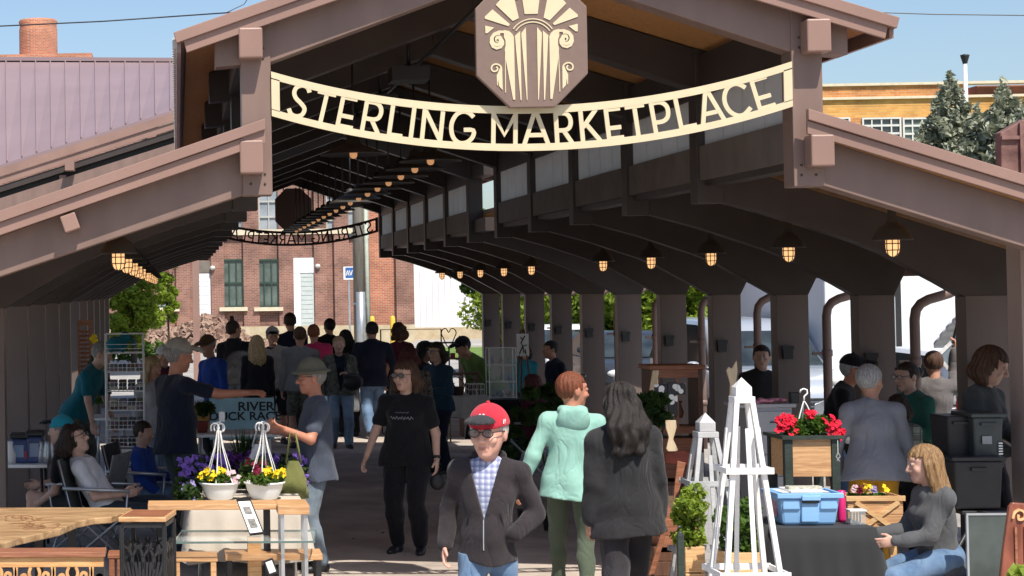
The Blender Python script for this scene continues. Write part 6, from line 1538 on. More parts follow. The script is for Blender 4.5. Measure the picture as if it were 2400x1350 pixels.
q = P8['t'].location; camp_chair('grey and black camp chair of the person in the turquoise cap', q.x + .06, q.y + .02, -105, cloth('grey_canvas', (.13, .135, .14), .1))
q = P27['t'].location; camp_chair('grey camp chair under the woman in maroon', q.x, q.y, -140, MATS['grey_canvas'])
q = P37['t'].location; camp_chair('small dark camp chair of the child in blue', q.x, q.y, 75, blackc)
q = at3(1130, 1000, 180); camp_chair('empty black camp chair beside the white clothed stall', q.x + .75, q.y - .3, 160, blackc)
# pink bag, white tag and clutter near them
t = thing('pink_bag', 'bright pink bag under the wire rack', 'bag', at3(272, 1100, 235)); t.location.z = 2.3 - (1102 - 687) / 235.; obj('pouch', MB().box((-.06, -.04, 0), (.06, .04, .14), Matrix.Rotation(.15, 4, 'Y')), pinkc, t, bev=.015); obj('handle', MB().tube([(-.03, 0, .13), (0, 0, .2), (.03, 0, .13)], .005, 5), pinkc, t)
# --- table at the far left with coolers
yl = at3(60, 1090, 262).y; x0 = atY(-120, 1090, yl).x; x1 = atY(112, 1090, yl).x
zt = atY(60, 1088, yl).z
table('white folding table at the left edge carrying blue coolers', x0, x1, yl - .05, yl + .55, zt, whitep, darkm, name='folding_table')
blc = mat('blue_plastic', (.035, .06, .16), .35, .3, 4)
def cooler(label, px, w_, h_, m):
    p = atY(px, 1080, yl + .2); t = thing('cooler', label, 'cooler', (p.x, yl + .2, zt)); 
    obj('body', MB().box((-w_ / 2, -.12, .0), (w_ / 2, .12, h_)), m, t, bev=.02); obj('lid', MB().box((-w_ / 2 - .01, -.13, h_ + .002), (w_ / 2 + .01, .13, h_ + .045)), blackp, t, bev=.01)
    obj('front_panel', MB().box((-w_ * .3, -.128, h_ * .25), (w_ * .25, -.121, h_ * .75)), mat('pale_blue_panel', (.2, .27, .38), .2, .2), t); obj('red_tab', MB().box((w_ * .3, -.126, h_ * .2), (w_ * .42, -.121, h_ * .5)), mat('red_tab', (.4, .03, .04), .4), t); return t
cooler('dark blue cooler nearest the left edge', 48, .16, .22, blc); cooler('blue cooler with a glossy front beside the first', 84, .15, .24, blc)
for i, (px, w_) in enumerate(((112, .05), (124, .04), (96, .03), (20, .07))):
    p = atY(px, 1080, yl + .1); t = thing('metal_jug', 'shiny metal jug on the left table, %s' % ['beside the coolers', 'last in the row', 'between the coolers', 'a low white one near the left edge'][i], 'jug', (p.x, yl + .1, zt))
    obj('body', MB().lathe([(0, 0), (w_, 0), (w_ * 1.05, .08), (w_ * .7, .16), (w_ * .75, .2), (0, .2)], n=16), alu if i < 3 else whitep, t); obj('handle', MB().tube([(w_, 0, .05), (w_ + .03, 0, .09), (w_ * .8, 0, .15)], .005, 5), alu, t)
# --- white wire rack
def rack(label, px0, px1, py0, py1, s, m=whitep, nsh=5, name='wire_rack', goods=True):
    A = at3(px0, py1, s); B = at3(px1, py0, s); t = thing(name, label, 'shelf rack', ((A.x + B.x) / 2, A.y, A.z)); w_ = (B.x - A.x) / 2; H_ = B.z - A.z; dp = .32
    for sx in (-1, 1):
        for y in (0, dp): obj('upright', MB().tube([(sx * w_, y, 0), (sx * w_, y, H_)], .009, 6), m, t)
    for j in range(nsh):
        z = H_ * j / (nsh - 1) if j else .02; wb_ = MB()
        wb_.tube([(-w_, 0, z), (w_, 0, z), (w_, dp, z), (-w_, dp, z), (-w_, 0, z)], .006, 5)
        for i in range(1, 9): x = -w_ + 2 * w_ * i / 9; wb_.tube([(x, 0, z), (x, dp, z)], .003, 4)
        for zz in ((.045, .09) if j < nsh - 1 else ()):
            wb_.tube([(-w_, 0, z + zz), (w_, 0, z + zz)], .003, 4)
        if j < nsh - 2:
            for i in range(1, 9): x = -w_ + 2 * w_ * i / 9; wb_.tube([(x, 0, z), (x, 0, z + .09)], .0025, 4)
        obj('wire_shelf', wb_, m, t)
    return t, w_, H_, dp
rk, w_, H_, dp = rack('tall white wire rack of stacked goods between the left columns and the vendor', 250, 335, 782, 1052, 225, nsh=7)
gcol = [mat('goods_%s' % n_, c, .6, .3, 12) for n_, c in (('grey', (.14, .14, .15)), ('cream', (.42, .38, .32)), ('mauve', (.20, .12, .17)), ('slate', (.05, .06, .09)), ('olive', (.10, .12, .05)), ('brown', (.12, .06, .035)), ('red', (.28, .03, .03)), ('blue', (.04, .10, .22)), ('green', (.03, .16, .10)))]
gn = ['grey', 'cream', 'mauve', 'slate blue', 'olive', 'brown', 'red', 'blue', 'green']
for j in range(6):
    z = rk.location.z + H_ * j / 6 + .01
    if j == 5:
        t = thing('plush_toy', 'turquoise stuffed animal on the top shelf of the white wire rack', 'toy', (rk.location.x - .08, rk.location.y + .15, z))
        obj('body', MB().ball((0, 0, .08), (.12, .08, .08)).ball((.09, 0, .15), (.06, .06, .06)).tube([(.14, 0, .15), (.17, 0, .10), (.18, 0, .05)], [.02, .015, .012], 7).ball((-.06, -.04, .03), (.03, .03, .04)).ball((.06, -.04, .03), (.03, .03, .04)), tealp, t); obj('ear', MB().ball((.07, -.06, .17), (.03, .01, .035)), tealp, t)
        continue
    lab = ['lowest', 'second', 'third', 'fourth', 'fifth'][j]
    t = thing('folded_goods', 'stack of folded cloth goods on the %s shelf of the wire rack' % lab, 'goods', (rk.location.x, rk.location.y, z)); t['group'] = 'goods on the wire rack'
    for i in range(4):
        for q_ in range(3 if j < 4 else 2):
            x = -w_ + .04 + i * (2 * w_ - .02) / 4; obj('piece', MB().box((x, .03 + rs.rand() * .02, .036 * q_ + .001), (x + (2 * w_) / 4 - .02, dp - .05, .036 * q_ + .03)), gcol[int(rs.randint(0, 6))], t, bev=.006)
table('white table carrying the wire rack', at3(236, 1050, 225).x, at3(352, 1050, 225).x, rk.location.y - .06, rk.location.y + .5, rk.location.z - .002, whitep, alu, name='rack_table')
# shutter, floral things at left
A = at3(183, 1000, 172); t = thing('wooden_shutter', 'reddish louvered wooden shutter leaning by the left columns', 'shutter', (A.x, A.y, 0))
a = atY(183, 870, A.y); b = atY(216, 750, A.y); sh_ = MB(); sh_.box((a.x, A.y, 0), (a.x + .035, A.y + .03, b.z)).box((b.x - .035, A.y, 0), (b.x, A.y + .03, b.z)).box((a.x + .035, A.y, b.z - .08), (b.x - .035, A.y + .03, b.z))
obj('frame', loc(sh_, t), redwood, t)
sl_ = MB(); n_ = 26
for i in range(n_): z = .3 + (b.z - .42) * i / n_; sl_.hexa([(a.x + .036, A.y, z), (b.x - .036, A.y, z), (b.x - .036, A.y + .02, z + .03), (a.x + .036, A.y + .02, z + .03), (a.x + .036, A.y, z + .008), (b.x - .036, A.y, z + .008), (b.x - .036, A.y + .02, z + .038), (a.x + .036, A.y + .02, z + .038)])
obj('louvers', loc(sl_, t), redwood, t)
t = thing('sunflower_stem', 'artificial sunflowers beside the reddish shutter', 'flowers', at3(230, 850, 178)); t.location.z = 0
z = at3(230, 812, 178).z; obj('stem', MB().tube([(0, 0, 0), (0, 0, z)], .008, 5), leaf_d, t); obj('flowers', petals([(0, -.02, z), (-.05, -.02, z + .10), (.04, -.02, z - .12), (.03, -.02, z - .25)], .06), yelf, t); obj('foliage', leaves(clump_pts([np.array([0, 0, z - .2]), np.array([0, 0, z - .45])], [.12, .14], 60), .05), leaf_d, t)
t = thing('flower_bunch', 'green bunch with cream flowers in front of the bending man', 'flowers', at3(232, 905, 195)); obj('foliage', leaves(clump_pts([np.array([0, 0, 0]), np.array([0, 0, -.1])], [.15, .14], 160), .04), leaf_g, t); obj('flowers', petals([(rs.normal() * .05, -.13, rs.normal() * .08) for _ in range(7)], .03), pnkf, t)
t.location.z += 0
table('narrow table in front of the bending man', at3(222, 0, 190).x - .1, at3(248, 0, 190).x + .2, at3(240, 0, 190).y - .2, at3(240, 0, 190).y + .6, .78, whitep, alu, name='display_table')
# --- middle stalls
def stall(label, px0, px1, s, z, dep, clothm, drop=.3):
    A = at3(px0, 900, s); B = at3(px1, 900, s); t = table('table under the ' + label, A.x, B.x, A.y, A.y + dep, z, whitep, whitep, name='stall_table')
    drape(A.x - .01, B.x + .01, A.y - .01, A.y + dep + .01, z + .003, drop, clothm, label, seed=int(px0)); return A.x, B.x, A.y
sx0, sx1, sy = stall('white cloth on the small stall in the middle', 1035, 1142, 182, .93, .9, whcl, .28)
def basket(label, x, y, z, r_, m, name='basket'):
    t = thing(name, label, 'basket', (x, y, z)); mb = MB().lathe([(0, 0), (r_ * .8, 0), (r_, .10), (r_ * 1.03, .105), (r_ * .95, .09), (r_ * .75, .02), (0, .02)], n=18); obj('body', mb, m, t); obj('handle', MB().tube([(r_ * math.cos(a * .31), 0, .1 + r_ * 1.1 * math.sin(a * .31)) for a in range(11)], .007, 5), m, t); return t
wick = mat('dark_wicker', (.07, .04, .025), .7, .4, 40, .5, 60)
basket('dark wicker basket on the white clothed stall', sx0 + .2, sy + .2, .938, .12, wick); basket('small wicker basket at the back of the white clothed stall', sx0 + .45, sy + .5, .938, .08, wick)
t = thing('wire_crate', 'white wire crate of jars at the right end of the white clothed stall', 'crate', (sx1 - .12, sy + .2, .938))
wc = MB()
for z in (0, .07, .14):
    wc.tube([(-.1, -.1, z), (.1, -.1, z), (.1, .1, z), (-.1, .1, z), (-.1, -.1, z)], .004, 5)
for i in range(5):
    for y in (-.1, .1): wc.tube([(-.1 + .05 * i, y, 0), (-.1 + .05 * i, y, .14)], .003, 4)
obj('wires', wc, whitep, t)
for i in range(3): j = MB().lathe([(0, 0), (.025, 0), (.025, .08), (0, .085)], (-.06 + .06 * i, 0, 0), 10); obj('jar', j, gcol[i], t)
# dark shelf unit and goods behind
def unit(label, px0, px1, py0, s, m, rows=4, dep=.35, name='shelf_unit', n=5, zmin=.75, ctx='the dark shelf unit'):
    A = at3(px0, 900, s); B = at3(px1, 900, s); z1 = at3(px0, py0, s).z; t = thing(name, label, 'shelf', ((A.x + B.x) / 2, A.y, 0)); w_ = (B.x - A.x) / 2
    for sx in (-1, 1): obj('side', MB().box((sx * w_ - .012, 0, 0), (sx * w_ + .012, dep, z1)), m, t)
    rowsn = ['top', 'second', 'third', 'lowest']
    for j in range(rows):
        z = z1 - .02 - (z1 - zmin) * j / (rows - 1); obj('shelf', MB().box((-w_ + .013, .002, z - .018), (w_ - .013, dep - .002, z)), m, t)
        if j == 0: continue
        for i in range(n):
            x = -w_ + .06 + (2 * w_ - .1) * i / n; hh = rs.uniform(.06, .13); k_ = int(rs.randint(0, 9))
            g_ = thing('ornament', '%s %s on the %s shelf of %s, %s from the left' % (gn[k_], ['jar', 'box', 'ball', 'vase'][(i + j) % 4], rowsn[min(j, 3)], ctx, W[i]), 'ornament', (A.x + w_ + x, A.y + .12, z + .001))
            ty = (i + j) % 4
            if ty == 0: obj('jar', MB().lathe([(0, 0), (.03, 0), (.035, .03), (.03, hh * .8), (.02, hh), (0, hh)], n=12), gcol[k_], g_)
            elif ty == 1: obj('box', MB().box((-.035, -.03, 0), (.035, .03, hh)), gcol[k_], g_, bev=.004)
            elif ty == 2: obj('ball', MB().ball((0, 0, .04), .04), gcol[k_], g_)
            else: obj('vase', MB().lathe([(0, 0), (.02, 0), (.04, .04), (.015, hh * .8), (.025, hh), (0, hh)], n=12), gcol[k_], g_)
    return t
unit('dark wooden shelf unit crowded with small goods in the middle distance', 1000, 1085, 800, 150, oldwood, 4, ctx='the dark shelf unit')
unit('low brown shelf unit behind the white clothed stall', 1045, 1120, 872, 172, oldwood, 3, n=4, zmin=.6, ctx='the low brown unit')
# thin garment rail and heart-topped wire stand
p = at3(965, 900, 145); t = thing('garment_rail', 'thin black rail frame behind the maroon top', 'rail', (p.x, p.y, 0)); zr = at3(965, 772, 145).z; hw_ = .48
obj('frame', MB().tube([(-hw_, 0, 0), (-hw_, 0, zr), (hw_, 0, zr), (hw_, 0, 0)], .012, 6), darkm, t); obj('foot', MB().tube([(-hw_, -.25, .01), (-hw_, .25, .01)], .012, 6), darkm, t); obj('foot', MB().tube([(hw_, -.25, .01), (hw_, .25, .01)], .012, 6), darkm, t)
p = at3(1052, 800, 155); t = thing('wire_stand', 'curled black wire stand with a heart shaped top above the shelf unit', 'stand', (p.x, p.y, 0)); zt_ = p.z
hb2 = MB(); c_ = [(-.10 + .0, -.05), (-.13, .03), (-.10, .10), (-.04, .11), (0, .04), (.04, .11), (.10, .10), (.13, .03), (.10, -.05)]
hb2.tube([(x * .85, 0, zt_ + .10 + z * .8) for x, z in smooth(c_, 3)], .008, 6); hb2.tube([(-.085, 0, zt_ + .06), (-.04, 0, zt_ - .05), (0, 0, zt_ - .1), (.04, 0, zt_ - .05), (.085, 0, zt_ + .06)], .008, 6)
obj('top_curl', hb2, darkm, t); obj('pole', MB().tube([(0, 0, 0), (0, 0, zt_ - .1)], .012, 6), darkm, t); obj('foot', MB().lathe([(0, .02), (.18, .01), (.18, 0)], n=16), darkm, t)
# clear display cases
A = at3(1152, 940, 176); B = at3(1216, 940, 176); zt_ = at3(1152, 938, 176).z
tb_ = stall('black cloth on the stall with clear display cases', 1122, 1238, 176, zt_, .7, blackc, .55)
t = thing('display_case', 'clear upright display case with white edges on the black clothed stall', 'display case', ((A.x + B.x) / 2, A.y + .15, zt_ + .008)); w_ = (B.x - A.x) / 2; hc_ = at3(1152, 818, 176).z - zt_
ef = MB()
for sx in (-1, 1):
    for y in (0, .25): ef.tube([(sx * w_, y, 0), (sx * w_, y, hc_)], .006, 5)
for z in (.02, hc_ * .33, hc_ * .66, hc_): ef.tube([(-w_, 0, z), (w_, 0, z), (w_, .25, z), (-w_, .25, z), (-w_, 0, z)], .004, 5)
obj('edges', ef, whitep, t); obj('pane', MB().box((-w_, -.001, 0), (w_, .001, hc_)), glassm, t)
for j in range(3):
    for i in range(3):
        obj('trinket', MB().lathe([(0, 0), (.02, 0), (.03, .04), (.01, .09), (0, .1)], (-w_ * .6 + i * w_ * .6, .12, hc_ * .33 * j + .02), 8), gcol[(i * 3 + j) % 9], t)
# easel with a sketch
A = at3(1211, 835, 168); B = at3(1238, 782, 168); t = thing('easel', 'easel holding a white sheet with a black sketch', 'easel', ((A.x + B.x) / 2, A.y, 0))
cxm = 0; obj('sheet', loc(MB().box((A.x, A.y - .02, A.z), (B.x, A.y - .008, B.z)), t), whitep, t)
sk_ = MB()
for pts_ in ([(.2, .1), (.5, .45), (.35, .6), (.7, .9)], [(.6, .15), (.5, .45), (.85, .5)], [(.3, .85), (.5, .75)], [(.75, .1), (.7, .3)]): ribbon(sk_, [(A.x + p[0] * (B.x - A.x), A.z + p[1] * (B.z - A.z)) for p in pts_], .014, A.y - .024, .003, lambda p: p)
obj('drawing', loc(sk_, t), blk, t)
for dx, dy in ((-.12, -.05), (.12, -.05), (0, .35)): obj('leg', MB().bar((dx * 1.4, dy, 0), (dx * .2, .0, B.z + .05), .02, .02), oldwood, t)
# leafy potted plants in the middle right
def bush(label, px, py, s, r_, m, pot=blackp, zbase=None, n=10, per=90, ls=.035, asp=1.6, name='potted_plant', hgt=.3, potz=.16):
    p = at3(px, py, s); z0 = 0 if zbase is None else zbase; t = thing(name, label, 'plant', (p.x, p.y, z0)); zc_ = p.z - z0
    obj('pot', MB().lathe([(0, 0), (r_ * .38, 0), (r_ * .5, potz), (r_ * .54, potz + .01), (0, potz)], n=18), pot, t)
    cs = [np.array([rs.normal() * r_ * .5, rs.normal() * r_ * .4, zc_ + rs.uniform(-.5, .5) * hgt]) for _ in range(n)]
    obj('foliage', leaves(clump_pts(cs, [r_ * .42] * n, per), ls, asp=asp), m, t)
    st = MB()
    for c in cs[::2]: st.tube([(0, 0, potz * .8), tuple(np.array(c) * [.5, .5, .6]), tuple(c)], .005, 4)
    obj('stem', st, leaf_d, t); return t
bush('dark leafy shrub in a pot behind the mint sweatshirt', 1290, 960, 245, .20, leaf_d, n=11, ls=.05, hgt=.4)
bush('second dark potted shrub low beside the camp chair', 1230, 1010, 240, .18, leaf_d, n=8, ls=.045, hgt=.4)
bush('dark shrub with pale blooms behind the woman in the black jacket', 1525, 965, 290, .15, leaf_d, n=9, ls=.05, hgt=.35)

# --- right side: hutch, cut-outs, obelisks
A = at3(1536, 1100, 262); B = at3(1641, 866, 262); t = thing('wooden_hutch', 'tall reddish brown open cabinet with glass doors beyond the white trellises', 'cabinet', ((A.x + B.x) / 2, A.y, 0)); w_ = (B.x - A.x) / 2; zt_ = B.z
for sx in (-1, 1): obj('side', MB().box((sx * w_ - .02, 0, 0), (sx * w_ + .02, .35, zt_)), oldwood, t, bev=.004)
obj('top', MB().box((-w_ - .04, -.03, zt_ + .001), (w_ + .04, .38, zt_ + .04)), redwood, t, bev=.006); obj('middle_rail', MB().box((-w_ + .021, .0, zt_ - .56), (w_ - .021, .34, zt_ - .50)), redwood, t); obj('back_panel', MB().box((-w_ + .021, .33, .1), (w_ - .021, .349, zt_ * .55)), oldwood, t)
obj('door_frame', MB().box((-.012, -.002, zt_ - .5), (.012, .02, zt_)).box((-w_ + .021, -.002, zt_ - .07), (-.0121, .02, zt_)).box((.0121, -.002, zt_ - .07), (w_ - .021, .02, zt_)), redwood, t); obj('drawer', MB().box((-w_ + .022, -.012, zt_ - .95), (w_ - .022, .3, zt_ - .60)), redwood, t, bev=.006); obj('drawer', MB().box((-w_ + .022, -.012, .2), (w_ - .022, .3, zt_ - .98)), oldwood, t, bev=.006)
for x in (-.1, .1): obj('knob', MB().ball((x, -.025, zt_ - .78), .015), darkm, t)
# cow-print cross
cp = bpy.data.materials.new('cow_print'); cp.use_nodes = True; n = cp.node_tree.nodes; l = cp.node_tree.links; tc = n.new('ShaderNodeTexCoord'); vo = n.new('ShaderNodeTexVoronoi'); vo.inputs['Scale'].default_value = 17; l.new(tc.outputs['Object'], vo.inputs[0]); rr_ = n.new('ShaderNodeValToRGB'); rr_.color_ramp.interpolation = 'CONSTANT'; rr_.color_ramp.elements[0].color = (.75, .75, .72, 1); rr_.color_ramp.elements[1].color = (.015, .015, .015, 1); rr_.color_ramp.elements[1].position = .42; l.new(vo.outputs['Distance'], rr_.inputs[0]); l.new(rr_.outputs[0], n['Principled BSDF'].inputs['Base Color'])
p = at3(1578, 925, 285); t = thing('wall_cross', 'black and white spotted cross shaped cut-out hanging on the hutch', 'ornament', p)
obj('upright', MB().box((-.045, 0, -.17), (.035, .012, .10)), cp, t, bev=.015); obj('arm', MB().box((-.15, .001, -.005), (-.0455, .011, .085)), cp, t, bev=.015); obj('arm', MB().box((.0355, .001, .0), (.10, .011, .09)), cp, t, bev=.015)
def cutout(label, pts_, s, m, th=.02, name='wooden_cutout'):
    P_ = [at3(x, y, s) for x, y in pts_]; y0 = P_[0].y; c = sum(P_, Vector()) / len(P_); t = thing(name, label, 'wooden cut-out', c); obj('board', loc(MB().prism([Vector((v.x, y0, v.z)) for v in P_], (0, th, 0)), t), m, t, bev=.004); return t
pale_w = mat('pale_bare_wood', (.48, .36, .22), .6, 0, 5, .1, 40, kind='wood', col2=(.62, .50, .34), stretch=(8, 8, 1))
cutout('pale paddle shaped board hanging on the left of the spotted cross', [(1560, 985), (1585, 985), (1586, 1002), (1578, 1030), (1590, 1055), (1586, 1058), (1566, 1058), (1562, 1052), (1568, 1025), (1561, 1003)], 300, pale_w)
cutout('pale curved board leaning beside the copper coloured downspout', [(1530, 868), (1545, 868), (1540, 900), (1534, 940), (1518, 945), (1524, 905)], 270, pale_w)
cutout('tall pale jagged board behind the large white trellis', [(1703, 868), (1708, 860), (1716, 864), (1722, 852), (1727, 845), (1729, 870), (1724, 905), (1722, 945), (1710, 945), (1712, 900)], 300, pale_w)
cutout('leaning reddish board with a pale stripe left of the small trellis', [(1588, 1080), (1608, 1085), (1592, 1150), (1578, 1170)], 310, redwood)
cutout('long red-edged board leaning at the foot of the small trellis', [(1560, 1215), (1572, 1218), (1534, 1345), (1520, 1349)], 340, redwood)
cutout('rust coloured ornament below the pale paddle board', [(1560, 1062), (1600, 1055), (1640, 1070), (1625, 1092), (1560, 1085)], 285, mat('rust_red_paint', (.24, .05, .03), .6, .3, 8))
def obelisk(label, px, ptop, s, h, m, wtop, wbase, capw):
    p = at3(px, ptop, s); t = thing('garden_obelisk', label, 'obelisk trellis', (p.x, p.y, p.z - h)); t['group'] = 'garden obelisks'
    H1 = h - capw * 1.25; a, b = wtop / 2, wbase / 2
    for sx in (-1, 1):
        for sy in (-1, 1): obj('leg', MB().bar((sx * b, sy * b, 0), (sx * a, sy * a, H1), .027, .027), m, t, bev=.002)
    for sx, sy in ((0, -1), (-1, 0), (1, 0), (0, 1)):
        top = H1 * .92; f = lambda z: b + (a - b) * z / H1
        obj('slat', MB().bar((sx * (f(0) + .03), sy * (f(0) + .03), 0), (sx * (f(top) + .03), sy * (f(top) + .03), top),   .024 if sy else .008, .008 if sy else .024, up=(0, 0, 1)), m, t)
    for z in (H1 * .445, H1 * .775):
        w1 = b + (a - b) * z / H1 + .034
        for sy in (-1, 1): obj('rung', MB().box((-w1 - .01, sy * (w1 - .007), z), (w1 + .01, sy * (w1 + .005), z + .034)), m, t)
        for sx in (-1, 1): obj('rung', MB().box((sx * w1 - .006, -w1 + .02, z + .002), (sx * w1 + .006, w1 - .02, z + .032)), m, t)
    c2 = capw / 2
    obj('cap_plate', MB().box((-c2 * 1.3, -c2 * 1.3, H1), (c2 * 1.3, c2 * 1.3, H1 + .036)), m, t, bev=.003)
    obj('cap', MB().box((-c2, -c2, H1 + .037), (c2, c2, H1 + .037 + capw * .55)), m, t, bev=.003)
    zc_ = H1 + .038 + capw * .55; obj('cap_point', MB().add([(-c2, -c2, zc_), (c2, -c2, zc_), (c2, c2, zc_), (-c2, c2, zc_), (0, 0, zc_ + capw * .62)], [(0, 1, 4), (1, 2, 4), (2, 3, 4), (3, 0, 4), (3, 2, 1, 0)]), m, t)
    return t
def obel_ground(px, ptop, s): return at3(px, ptop, s).z
obelisk('large bright white garden obelisk standing in front of the small one', 1738, 898, 425, obel_ground(1738, 898, 425), whitew, .085, .44, .085)
obelisk('smaller grey garden obelisk behind the large white one', 1653, 978, 362, obel_ground(1653, 978, 362), greyw, .10, .50, .10)
# row of small white pickets between them
for i in range(5):
    p = at3(1643 + i * 9, 1120, 352); t = thing('picket_post', 'short white picket stake, %s from the left inside the grey obelisk' % W[i], 'stake', (p.x, p.y, 0), 0, 'short white stakes')
    hh = at3(1643, 1118 + i * 8, 352).z; obj('stake', MB().box((-.012, -.012, 0), (.012, .012, hh)), greyw, t); obj('point', MB().add([(-.012, -.012, hh), (.012, -.012, hh), (.012, .012, hh), (-.012, .012, hh), (0, 0, hh + .02)], [(0, 1, 4), (1, 2, 4), (2, 3, 4), (3, 0, 4)]), greyw, t)
# cabinet of grey drawers
A = at3(1771, 1165, 285); B = at3(1856, 955, 285); t = thing('drawer_cabinet', 'light grey drawer cabinet with a pink cloth on top', 'cabinet', ((A.x + B.x) / 2, A.y, 0)); w_ = (B.x - A.x) / 2; zt_ = B.z
dg = mat('light_grey_paint', (.33, .34, .36), .5, .05, 4)
obj('body', MB().box((-w_, 0, 0), (w_, .4, zt_)), dg, t, bev=.004); obj('top', MB().box((-w_ - .12, -.02, zt_ + .001), (w_ + .03, .42, zt_ + .03)), dg, t, bev=.004)
for j in range(4): z1 = zt_ - .03 - j * .175; obj('drawer', MB().box((-w_ + .01, -.018, z1 - .165), (w_ - .01, -.001, z1)), dg, t, bev=.003); obj('drawer_pull', MB().box((-.03, -.03, z1 - .09), (.03, -.0185, z1 - .08)), darkm, t)
tk = thing('pink_garland', 'crumpled pink cloth garland on top of the grey drawer cabinet', 'cloth', (t.location.x - .02, t.location.y + .05, zt_ + .034)); cb_ = MB()
for i in range(26): cb_.ball((rs.uniform(-.15, .13), rs.uniform(-.04, .06), rs.uniform(.005, .03)), (.028, .022, .014), 7, 5)
obj('ruffle', cb_, mat('dusty_pink', (.50, .20, .26), .7, .3, 20), tk)
t2 = thing('small_speaker', 'small black box beside the pink garland', 'speaker', (t.location.x + .14 + .06, t.location.y + .1, zt_ + .032)); obj('body', MB().box((-.035, -.03, 0), (.035, .03, .085)), blackp, t2, bev=.006); obj('grille', MB().box((-.026, -.034, .01), (.026, -.031, .05)), darkm, t2)
# --- raised planter with geraniums
S_ = 335; A = at3(1842, 1180, S_); B = at3(1968, 1022, S_); yb = A.y; w_ = (B.x - A.x) / 2; xc = (A.x + B.x) / 2
grs = mat('dark_green_stain', (.028, .04, .033), .6, .25, 8, .2, 50)
t = thing('raised_planter', 'raised wooden planter box with dark green corner posts and a light front panel', 'planter', (xc, yb, 0)); z1 = B.z; z0 = at3(1842, 1118, S_).z
for sx in (-1, 1):
    for y in (0, .34): obj('leg', MB().box((sx * w_ - (.055 if sx > 0 else 0), y, 0), (sx * w_ + (0 if sx > 0 else .055), y + .05, z1 - .02)), grs, t, bev=.003)
obj('front_panel', MB().box((-w_ + .056, .012, z0), (w_ - .056, .03, z1 - .021)), pineh, t, bev=.002)
obj('side_panel', MB().box((-w_ + .012, .051, z0), (-w_ + .03, .339, z1 - .021)), pineh, t); obj('side_panel', MB().box((w_ - .03, .051, z0), (w_ - .012, .339, z1 - .021)), pineh, t); obj('back_panel', MB().box((-w_ + .056, .36, z0), (w_ - .056, .378, z1 - .021)), pineh, t)
obj('rim', MB().box((-w_ - .02, -.02, z1 - .02), (w_ + .02, .03, z1 + .004)).box((-w_ - .02, .36, z1 - .02), (w_ + .02, .41, z1 + .004)).box((-w_ - .02, .0301, z1 - .02), (-w_ + .03, .3599, z1 + .004)).box((w_ - .03, .0301, z1 - .02), (w_ + .02, .3599, z1 + .004)), grs, t)
obj('lower_shelf', MB().box((-w_ + .056, .05, z0 - .30), (w_ - .056, .34, z0 - .28)), grs, t); obj('soil', MB().box((-w_ + .031, .031, z0 + .02), (w_ - .031, .359, z1 - .03)), mat('soil', (.03, .02, .012), .95, .3, 30), t)
g = thing('geranium_basket', 'red geraniums with a white hanging hook on top of the raised planter', 'flowers', (xc, yb + .15, z1 - .028))
cs = [np.array([rs.uniform(-.13, .14), rs.normal() * .06, .05 + rs.rand() * .06]) for _ in range(16)]; obj('foliage', leaves(clump_pts(cs, [.06] * 16, 120), .030), leaf_g, g)
for (dx, dz, n_, r2) in ((-.175, .10, 26, .045), (-.13, .13, 24, .04), (-.09, .05, 18, .035), (.16, .10, 26, .045), (.19, .04, 20, .035), (.02, .17, 14, .03)):
    obj('flower_head', petals([(dx + rs.normal() * r2 * .5, -.06 - rs.rand() * .05, dz + rs.normal() * r2 * .5) for _ in range(n_)], .020), redf, g)
hz = at3(1893, 918, S_).z - g.location.z; hk = MB()
for dx, dy in ((-.05, -.04), (.05, -.04), (0, .05)): hk.tube([(dx * 1.6, dy * 1.4, .05), (dx * .3, dy * .3, hz - .10), (0, 0, hz - .07)], .004, 5)
hk.tube([(0, 0, hz - .08), (.002, 0, hz - .04), (.024, 0, hz - .02), (.022, 0, hz + .004), (0, 0, hz + .012), (-.02, 0, hz + .004), (-.026, 0, hz - .014)], .006, 6); obj('hanger', hk, whitep, g)
t3 = thing('plant_clip', 'pale metal scissors shaped clip hanging on the right post of the planter', 'clip', at3(1964, 1060, S_ + 6)); obj('string', MB().tube([(0, 0, 0), (0, 0, .08)], .002, 4), whitep, t3); obj('blade', MB().tube([(0, 0, 0), (-.012, 0, -.03), (.01, 0, -.06)], .004, 5), alu, t3); obj('blade', MB().tube([(0, 0, 0), (.014, 0, -.028), (-.008, 0, -.055)], .004, 5), alu, t3)
